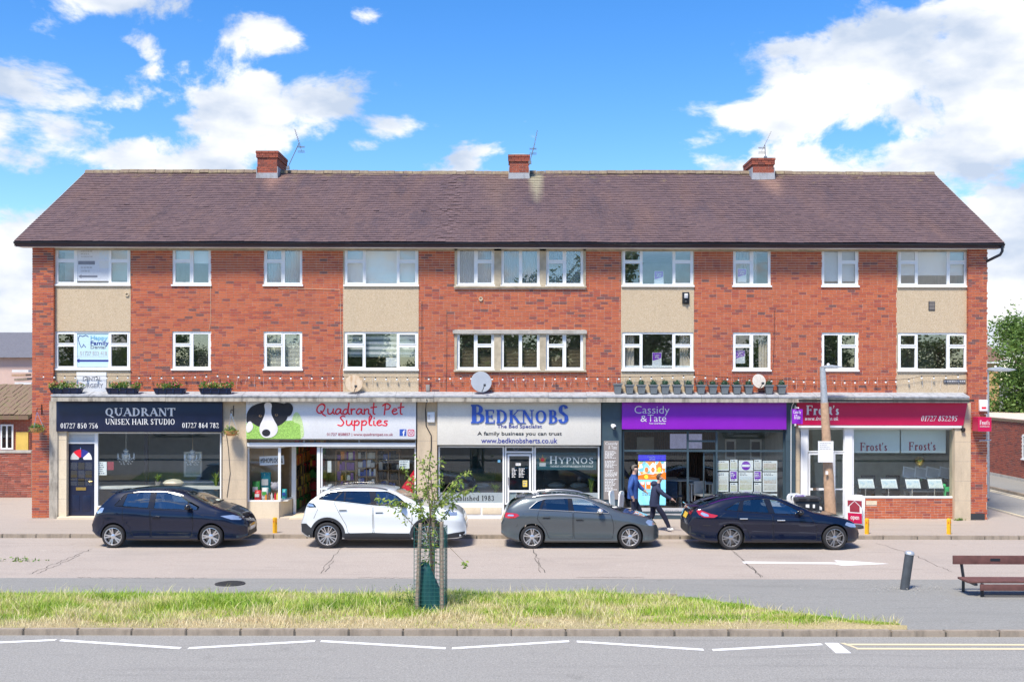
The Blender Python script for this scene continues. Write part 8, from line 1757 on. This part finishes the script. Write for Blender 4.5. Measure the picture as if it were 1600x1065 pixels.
# ================================================================== people
M('skin', (.52, .32, .24), .55, var=.06); M('hair_grey', (.14, .12, .10), .8); M('hair_brown', (.075, .045, .03), .7); M('jacket_blue', (.03, .085, .29), .8, var=.25, scale=9, bump=.4, bscale=14); M('jacket_dark', (.02, .026, .062), .8, var=.25, scale=9, bump=.4, bscale=14); M('jeans', (.012, .017, .04), .9, var=.25, scale=8); M('trousers_navy', (.010, .013, .035), .9); M('shoe_white', (.72, .72, .70), .6); M('shoe_dark', (.03, .03, .03), .6); M('eye', (.02, .02, .02), .3)
def person(sp):
    J = {k: Vector(v) for k, v in sp['J'].items()}; h = sp['h']
    t = thing('person', sp['label'], 'person', (0, 0, 0))
    chains = [[('pelvis', .125), ('waist', .118), ('chest', .142), ('neckb', .10), ('neck', .052), ('headc', .088), ('crown', .078)]]
    for s in 'lr':
        chains.append([('chest', .142), ('sh' + s, .086), ('el' + s, .068), ('wr' + s, .046), ('palm' + s, .030)]); chains.append([('pelvis', .125), ('hip' + s, .095), ('kn' + s, .080), ('an' + s, .060), ('heel' + s, .045), ('toe' + s, .036)])
    V = []; E = []; rad = []; idx = {}; zone = []
    def vert(k, r):
        if k in idx: return idx[k]
        idx[k] = len(V); V.append(J[k]); rad.append(r * sp.get('k', 1)); return idx[k]
    for c in chains:
        for (a, ra), (b, rb) in zip(c, c[1:]): E.append((vert(a, ra), vert(b, rb)))
    fing = []
    for s in 'lr':
        p, w = J['palm' + s], J['wr' + s]; d = (p - w).normalized(); side = d.cross(Vector((1, 0, 0)) if abs(d.x) < .8 else Vector((0, 0, 1))).normalized(); cur = side.cross(d).normalized()
        for i, ln in enumerate((.068, .08, .074, .056)):
            o = p + side * (i - 1.5) * .02; a = o + d * ln * .55 - cur * .006; b = o + d * ln * .85 - cur * .035; i0 = len(V); V += [o, a, b]; rad += [.010, .009, .008]; E += [(idx['palm' + s], i0), (i0, i0 + 1), (i0 + 1, i0 + 2)]
        o = p - d * .035 - side * .035; a = o + d * .04 - side * .02 - cur * .01; i0 = len(V); V += [o, a]; rad += [.011, .009]; E += [(idx['palm' + s], i0), (i0, i0 + 1)]
    me = bpy.data.meshes.new('p'); me.from_pydata(V, E, []); ob = bpy.data.objects.new('p', me); _ts.collection.objects.link(ob)
    md = ob.modifiers.new('s', 'SKIN'); md.use_smooth_shade = True; md.branch_smoothing = .6
    for i, q in enumerate(me.skin_vertices[0].data): q.radius = (rad[i], rad[i] * (.78 if i in (idx['pelvis'], idx['waist'], idx['chest']) else 1)); q.use_root = i == idx['pelvis']
    sd = ob.modifiers.new('d', 'SUBSURF'); sd.levels = 2; vl = _ts.view_layers[0]; vl.update(); dg = vl.depsgraph; dg.update(); bm_ = bpy.data.meshes.new_from_object(ob.evaluated_get(dg)); bpy.data.objects.remove(ob)
    bones = [('top', 'pelvis', 'waist'), ('top', 'waist', 'chest'), ('top', 'chest', 'neckb'), ('skin', 'neck', 'headc'), ('skin', 'headc', 'crown')]
    for s in 'lr': bones += [('top', 'chest', 'sh' + s), ('top', 'sh' + s, 'el' + s), ('top', 'el' + s, 'wr' + s), ('skin', 'wr' + s, 'palm' + s), ('leg', 'hip' + s, 'kn' + s), ('leg', 'kn' + s, 'an' + s), ('shoe', 'an' + s, 'heel' + s), ('shoe', 'heel' + s, 'toe' + s)]
    mi = {'top': 0, 'skin': 1, 'leg': 2, 'shoe': 3}
    for pl in bm_.polygons:
        c = pl.center; best = None
        for z, a, b in bones:
            A, B = J[a], J[b]; ab = B - A; f = max(0, min(1, (c - A).dot(ab) / ab.length_squared)); d = (c - (A + ab * f)).length
            if best is None or d < best[0]: best = (d, z)
        z = best[1]
        if z == 'leg' and c.z > J['pelvis'].z - .10 * sp.get('k', 1): z = 'top'
        if (c - J['palml']).length < .11 or (c - J['palmr']).length < .11: z = 'skin'
        pl.material_index = mi['shoe' if c.z < .095 else z]
    o = link_mesh('body', bm_, [MATS[q] for q in sp['mats']], t, smooth=180)
    H = J['headc']; f = Vector(sp['face']).normalized(); sd_ = Vector((-f.y, f.x, 0))
    hm = MB().ball(H + Vector((0, 0, .045)) - f * .018, .098, .094, .098, 14, 10)
    for q in range(60): pass
    me2 = hm.mesh(); bm = bmesh.new(); bm.from_mesh(me2); bmesh.ops.delete(bm, geom=[v for v in bm.verts if (v.co - H).dot(f) > .012 and v.co.z < H.z + .078 or v.co.z < H.z - .05 and (v.co - H).dot(f) > -.03], context='VERTS'); bm.to_mesh(me2); bm.free()
    link_mesh('hair', me2, MATS[sp['hair']], t, smooth=180)
    MB().ball(H + f * .085 + Vector((0, 0, -.005)), .014, .014, .022).build('nose', MATS['skin'], t, smooth=180)
    for q in (-1, 1):
        MB().ball(H + f * .078 + sd_ * q * .032 + Vector((0, 0, .02)), .006, .006, .005).build('eye', MATS['eye'], t); MB().ball(H + sd_ * q * .088 + Vector((0, 0, .0)) - f * .01, .014, .014, .028).build('ear', MATS['skin'], t, smooth=180)
    MB().ball(H + f * .076 + Vector((0, 0, -.045)), .016, .022, .005).build('mouth', M('lips', (.4, .15, .12), .5), t)
    hem = J['pelvis'].z - .12 * sp.get('k', 1); c = MB()
    k_ = sp.get('k', 1); V = []
    rows = [(J['pelvis'] + Vector((0, 0, -.13 * k_)), .165, .15), (J['pelvis'] + Vector((0, 0, -.02)), .168, .15), (J['waist'], .165, .142), (J['chest'], .178, .148), (J['chest'] + Vector((0, 0, .10)), .15, .12), (J['neckb'], .085, .08), (J['neckb'] + Vector((0, 0, .045)), .078, .075)]
    for p, a, b in rows:
        for i in range(18): q = 2 * math.pi * i / 18; w = 1 + .035 * math.sin(5 * q + p.z * 19); V.append(p + (sd_ * math.cos(q) * a + f * math.sin(q) * b) * k_ * w)
    c.add(V, [(r_ * 18 + i, r_ * 18 + (i + 1) % 18, r_ * 18 + 18 + (i + 1) % 18, r_ * 18 + 18 + i) for r_ in range(len(rows) - 1) for i in range(18)]); c.build('jacket', MATS[sp['mats'][0]], t, smooth=180)
    if sp.get('hood'): MB().ball(J['neckb'] - f * .10 + Vector((0, 0, .02)), .10, .12, .085, 12, 8).build('hood', MATS[sp['mats'][0]], t, smooth=180)
    place(t, sp['at'], sp.get('rz', 0)); return t
# walking to the right (+x)
ym = -1.85
p1 = person(dict(label='man in a blue padded jacket and jeans walking past the purple agents', h=1.76, at=(WX(989, ym), ym, 0), face=(1, -.15, 0), hair='hair_grey', mats=['jacket_blue', 'skin', 'jeans', 'shoe_dark'],
  J=dict(pelvis=(0, 0, .95), waist=(.0, 0, 1.10), chest=(.02, 0, 1.30), neckb=(.03, 0, 1.46), neck=(.05, 0, 1.53), headc=(.07, 0, 1.64), crown=(.065, 0, 1.70), shr=(-.02, -.17, 1.40), elr=(-.12, -.24, 1.13), wrr=(-.04, -.25, .90), palmr=(-.01, -.25, .83), shl=(.05, .17, 1.40), ell=(.19, .23, 1.16), wrl=(.36, .20, 1.02), palml=(.42, .19, .97), hipr=(.02, -.09, .88), knr=(.02, -.10, .48), anr=(-.14, -.10, .12), heelr=(-.17, -.10, .06), toer=(-.03, -.11, .035), hipl=(-.01, .09, .88), knl=(.20, .10, .50), anl=(.30, .10, .10), heell=(.27, .10, .045), toel=(.42, .11, .035))))
ym = -2.65
p2 = person(dict(label='person in a dark hooded jacket and white trainers striding and holding a lead', h=1.6, k=.95, at=(WX(1023, ym), ym, 0), face=(1, -.1, 0), hair='hair_brown', mats=['jacket_dark', 'skin', 'trousers_navy', 'shoe_white'], hood=True,
  J=dict(pelvis=(0, 0, .82), waist=(.01, 0, .96), chest=(.05, 0, 1.15), neckb=(.09, 0, 1.29), neck=(.12, 0, 1.36), headc=(.16, 0, 1.46), crown=(.155, 0, 1.52), shr=(.03, -.16, 1.22), elr=(.24, -.24, 1.03), wrr=(.45, -.24, .91), palmr=(.51, -.23, .88), shl=(.07, .16, 1.22), ell=(-.04, .22, .98), wrl=(.06, .23, .78), palml=(.08, .23, .72), hipr=(.02, -.085, .76), knr=(.24, -.09, .46), anr=(.40, -.09, .11), heelr=(.37, -.09, .05), toer=(.52, -.10, .075), hipl=(-.02, .085, .76), knl=(-.04, .09, .42), anl=(-.26, .09, .15), heell=(-.30, .09, .10), toel=(-.18, .10, .035))))
hx = WX(1023, ym) + .56; tag(MB().tube([(hx - .05, ym - .23, .87), (hx + .25, ym - .2, .72), (hx + .7, ym - .1, .5), (hx + .95, ym, .42)], .009, 5).build('dog_lead', MATS['black_plastic']), 'dark dog lead running from the hand to behind the car', 'lead')
# ================================================================== beyond the building
def house(name, label, x0, x1, y0, y1, h, ridge, wmat, rmat, axis='x', over=.3):
    t = thing(name, label, 'building', ((x0 + x1) / 2, (y0 + y1) / 2, 0))
    MB().box(x0, x1, y0, y1, -.1, h).build('wall', wmat, t)
    if axis == 'x':
        c = (y0 + y1) / 2; MB().prism([(y0 - over, h - .05), (c, ridge), (y1 + over, h - .05)], x0 - over, x1 + over, 'x').build('roof', rmat, t)
        return t
    c = (x0 + x1) / 2; MB().prism([(x0 - over, h - .05), (c, ridge), (x1 + over, h - .05)], y0 - over, y1 + over, 'y').build('roof', rmat, t); return t
mat_stone('slate', (.15, .15, .17), (.08, .08, .09), .7, 6); mat_stone('pink_render', (.62, .45, .38), (.5, .36, .3), .3); mat_stone('red_roof', (.30, .17, .13), (.2, .12, .1), .5, 5)
def far_window(t, x0, x1, z0, z1, Y):
    w = MB(); f = .06
    w.box(x0, x0 + f, Y, Y + .06, z0, z1).box(x1 - f, x1, Y, Y + .06, z0, z1).box(x0 + f, x1 - f, Y, Y + .06, z0, z0 + f).box(x0 + f, x1 - f, Y, Y + .06, z1 - f, z1).box((x0 + x1) / 2 - .03, (x0 + x1) / 2 + .03, Y + .001, Y + .06, z0 + f, z1 - f)
    o = w.build('window', MATS['upvc'], t); MB().box(x0 + f, x1 - f, Y + .03, Y + .04, z0 + f, z1 - f).build('pane', MATS['privacy_glass'], o)
# left: red boundary wall, low outhouse, pink house with slate roof
ly = 5.6; wl = thing('boundary_wall', 'dark red brick boundary wall at the left of the parade', 'wall', (-18, ly, 0))
zt = WZ(706, ly); xr = WX(49, ly)
MB().box(-40, xr, ly + .012, ly + .23, -.05, zt - .06).build('wall_core', MATS['mortar'], wl)
m = MB()
for b in lay_bricks(-21.5, xr, 0, zt - .06, []): m.box(b[0], b[1], ly + random.uniform(-.008, .006), ly + .014, b[2], b[3], random.random() + 1e-4, skip=('k',))
o = m.build('wall_brickwork', MATS['dark_brick'], wl, recalc=False); o['kind'] = 'stuff'
MB().box(-40, xr, ly - .03, ly + .27, zt - .059, zt + .02).build('coping', MATS['grey_concrete'], wl)
y = 10.0; ot = thing('outhouse', 'low tan outbuilding with mossy tiled roof behind the red wall', 'building', (WX(20, y), y, 0))
MB().box(-30, WX(47, y), y, y + 4, 0, WZ(655, y)).build('wall', MATS['far_brick'], ot)
mat_stone('mossy_tile', (.20, .13, .09), (.17, .18, .06), .8, 4)
MB().prism([(y - .35, WZ(650, y)), (y + 3, WZ(604, y + 3)), (y + 3, WZ(612, y + 3)), (y - .35, WZ(656, y))], -30, WX(46, y) + .1, 'x').build('roof', MATS['mossy_tile'], ot)
m = MB(); rr = random.Random(8)
for i in range(9):
    for k in range(26): f = i / 9; x = WX(46, y) - k * .22 + .1; yy = y - .36 + 3.36 * f; zz_ = WZ(650, y) + (WZ(604, y + 3) - WZ(650, y)) * f; m.obox((x, yy + .2, zz_ + .10 + rr.uniform(0, .03)), .2, .42, .03, rx=.36, t=rr.random())
o = m.build('roof_tiling', MATS['mossy_tile'], ot, recalc=False); o['kind'] = 'stuff'
far_window(ot, WX(2, y), WX(22, y), WZ(703, y), WZ(664, y), y - .07)
MB().box(WX(26, y), WX(45, y), y - .06, y - .01, WZ(704, y), WZ(676, y)).build('shutter', M('shutter_yellow', (.65, .45, .10), .6), ot)
y = 22.0; h = house('pink_house', 'pale pink rendered house with grey slate roof at far left', -46, WX(58, y), y, y + 9, WZ(552, y) - .2, WZ(520, y + 4), MATS['pink_render'], MATS['slate'])
y = 16.0; lp = thing('log_stack', 'stacked timber and pallets leaning behind the outbuilding', 'log stack', (WX(38, y), y, 0)); rr = random.Random(2)
for i in range(9): MB().obox((WX(37, y) + rr.uniform(-.1, .1), y, WZ(632 - i * 6.4, y)), rr.uniform(.5, .75), .6, .10, ry=rr.uniform(-.08, .08)).build('plank', MATS[('stake_wood', 'timber_brown', 'white_board')[i % 3]], lp)
MB().box(WX(29, y), WX(46, y), y + .1, y + .5, 0, WZ(634, y)).build('rack', MATS['far_brick'], lp)
# right: wall of the annexe along the side road, yellow brick house, tree, lamp
wx = 21.0; rw = thing('annexe', 'long low red brick annexe with white window along the side road', 'building', (wx + 3, 18, 0)); zt = 2.42
MB().box(wx + .012, wx + 6, -1, 40, -.05, zt).build('wall', MATS['mortar'], rw)
m = MB(); rr = random.Random(9); n = int(zt / .075); Wy0, Wy1, Wz0, Wz1 = 10.6, 12.35, .93, 1.92
for i in range(n):
    u = 8.0 - (.112 if i % 2 else 0)
    while u < 22:
        z0 = i * .075 + .005
        if not (u + .214 > Wy0 and u < Wy1 and z0 + .064 > Wz0 and z0 < Wz1): m.add([(wx + rr.uniform(-.003, .003), u, z0), (wx, u + .214, z0), (wx, u + .214, z0 + .064), (wx, u, z0 + .064), (wx + .014, u, z0), (wx + .014, u + .214, z0), (wx + .014, u + .214, z0 + .064), (wx + .014, u, z0 + .064)], [(0, 3, 2, 1), (0, 1, 5, 4), (3, 7, 6, 2), (0, 4, 7, 3), (1, 2, 6, 5)], rr.random() + 1e-4)
        u += .225
o = m.build('wall_brickwork', MATS['dark_brick'], rw, recalc=False); o['kind'] = 'stuff'
MB().box(wx - .05, wx + .3, -1, 40, zt + .001, zt + .09).build('coping', MATS['mossy_tile'], rw); MB().box(wx - .03, wx, -1, 40, 0, .12).build('plinth', MATS['grey_concrete'], rw)
f = .07; w = MB()
for a, b, c, d in ((Wy0, Wy0 + f, Wz0, Wz1), (Wy1 - f, Wy1, Wz0, Wz1), (Wy0 + f, Wy1 - f, Wz0, Wz0 + f), (Wy0 + f, Wy1 - f, Wz1 - f, Wz1), (Wy0 + f, Wy1 - f, 1.5, 1.56)): w.box(wx - .02, wx + .01, a, b, c, d)
w.box(wx - .06, wx - .021, Wy0 - .05, Wy1 + .05, Wz0 - .04, Wz0 + .01); o = w.build('window', MATS['upvc'], rw); MB().box(wx - .006, wx + .006, Wy0 + f, Wy1 - f, Wz0 + f, Wz1 - f).build('pane', MATS['frosted_film'], o)
y = 36; x0 = WX(1545, y) - 1.0; x1 = WX(1561.5, y)
h = thing('yellow_house', 'yellow brick house gable beyond the side road', 'building', (x0, y, 0)); MB().box(x0 - 8, x1, y, y + 8, 0, WZ(566, y)).build('wall', MATS['far_yellow_brick'], h); MB().prism([(x0 - 8, WZ(563, y)), (x1 + .35, WZ(563, y)), (x1 + .3, WZ(560, y)), (x0 - 1.1, WZ(500, y)), (x0 - 8, WZ(500, y))], y - .3, y + 8).build('roof', MATS['red_roof'], h)
MB().box(x1 - .1, x1 + .35, y - .38, y - .3, WZ(564, y), WZ(561, y)).build('gutter', MATS['upvc'], h)
def tree_mesh(seed, H, R_, n, leaf):
    rr = random.Random(seed); tr = MB(); cr = MB(); tr.tube([(0, 0, 0), (.1, 0, H * .3), (-.05, .1, H * .6), (0, 0, H * .85)], [H * .03, H * .024, H * .015, H * .005], 8)
    cl = []
    for i in range(46):
        a = rr.uniform(0, 6.28); f = rr.random(); z = H * (.22 + .74 * f); q = R_ * (math.sin(math.pi * (.18 + .74 * f)) ** .8) * rr.uniform(.25, 1); c = Vector((q * math.cos(a), q * math.sin(a), z)); cl.append(c); b = Vector((0, 0, max(z - q * .8, H * .15))); tr.tube([b, b.lerp(c, .5) + Vector((0, 0, -.1)), c], [H * .01, H * .006, H * .002], 5)
    for c in cl:
        for _ in range(n):
            d = Vector((rr.gauss(0, 1), rr.gauss(0, 1), rr.gauss(0, .75))) * R_ * .17; p = c + d; a = Vector((rr.gauss(0, 1), rr.gauss(0, 1), rr.gauss(0, .6))).normalized(); b = a.cross(Vector((rr.gauss(0, 1), rr.gauss(0, 1), rr.gauss(0, 1)))).normalized(); s = leaf * rr.uniform(.6, 1.4)
            cr.add([p - a * s, p + b * s * .5, p + a * s, p - b * s * .5], [(0, 1, 2, 3)], min(1, max(.01, .45 + .25 * rr.gauss(0, 1) + .1 * d.z / R_)))
    a, b = tr.mesh(), cr.mesh(recalc=False); a.materials.append(MATS['bark']); b.materials.append(MATS['tree_leaf']); return a, b
def plant_tree(ms, loc, s, label, grp, rz=0):
    t = thing('tree', label, 'tree', loc, grp)
    for nm, me in zip(('trunk', 'crown'), ms): o = bpy.data.objects.new(nm, me); COL.objects.link(o); o.parent = t
    t.scale = (s, s, s); t.rotation_euler = (0, 0, rz); return t
T1 = tree_mesh(4, 8, 3.0, 420, .10)
y = 26; plant_tree(T1, (WX(1602, y), y, 0), 0.93, 'leafy green tree behind the annexe wall at the right edge', 'trees beyond the parade')
# the other side of the road, seen only as reflections in the glass
T2 = tree_mesh(9, 8, 3.4, 130, .17)
for i, (x, y, s) in enumerate(((-30, -66, 1.0), (-21, -69, .9), (-13, -64, 1.0), (-4, -70, 1.15), (3, -66, 1.6), (9, -68, 1.9), (17, -65, 1.05), (26, -69, 1.3), (35, -66, 1.1), (-40, -70, 1.2), *[(-52 + 6.1 * k, -84 - 3 * (k % 2), .95 + .12 * (k % 3)) for k in range(18)])):
    plant_tree(T2, (x, y, -.1), s, 'broad green tree across the road, mirrored in the windows', 'trees across the road', i * 1.3)
for i, (x, y, k, rz, lab) in enumerate(((-24, -47, 0, .0, 'navy hatchback across the road, mirrored in the salon glass'), (-11.5, -49.5, 1, math.pi, 'white suv across the road, mirrored in the shop glass'), (-17.5, -46.5, 2, 0, 'grey hatchback across the road, mirrored in the shop glass'), (-5, -46, 3, 0, 'midnight fastback across the road, mirrored in the bed shop glass'), (6, -48.5, 0, math.pi, 'navy hatchback across the road, mirrored in the agents glass'), (17, -47, 1, 0, 'white suv across the road, mirrored in the crimson agents glass'))):
    c = copy_tree(car_objs[k]); c['label'] = lab; c['group'] = 'cars across the road'; place(c, (x, y, ROADZ), rz)
bpy.data.scenes.remove(_ts)
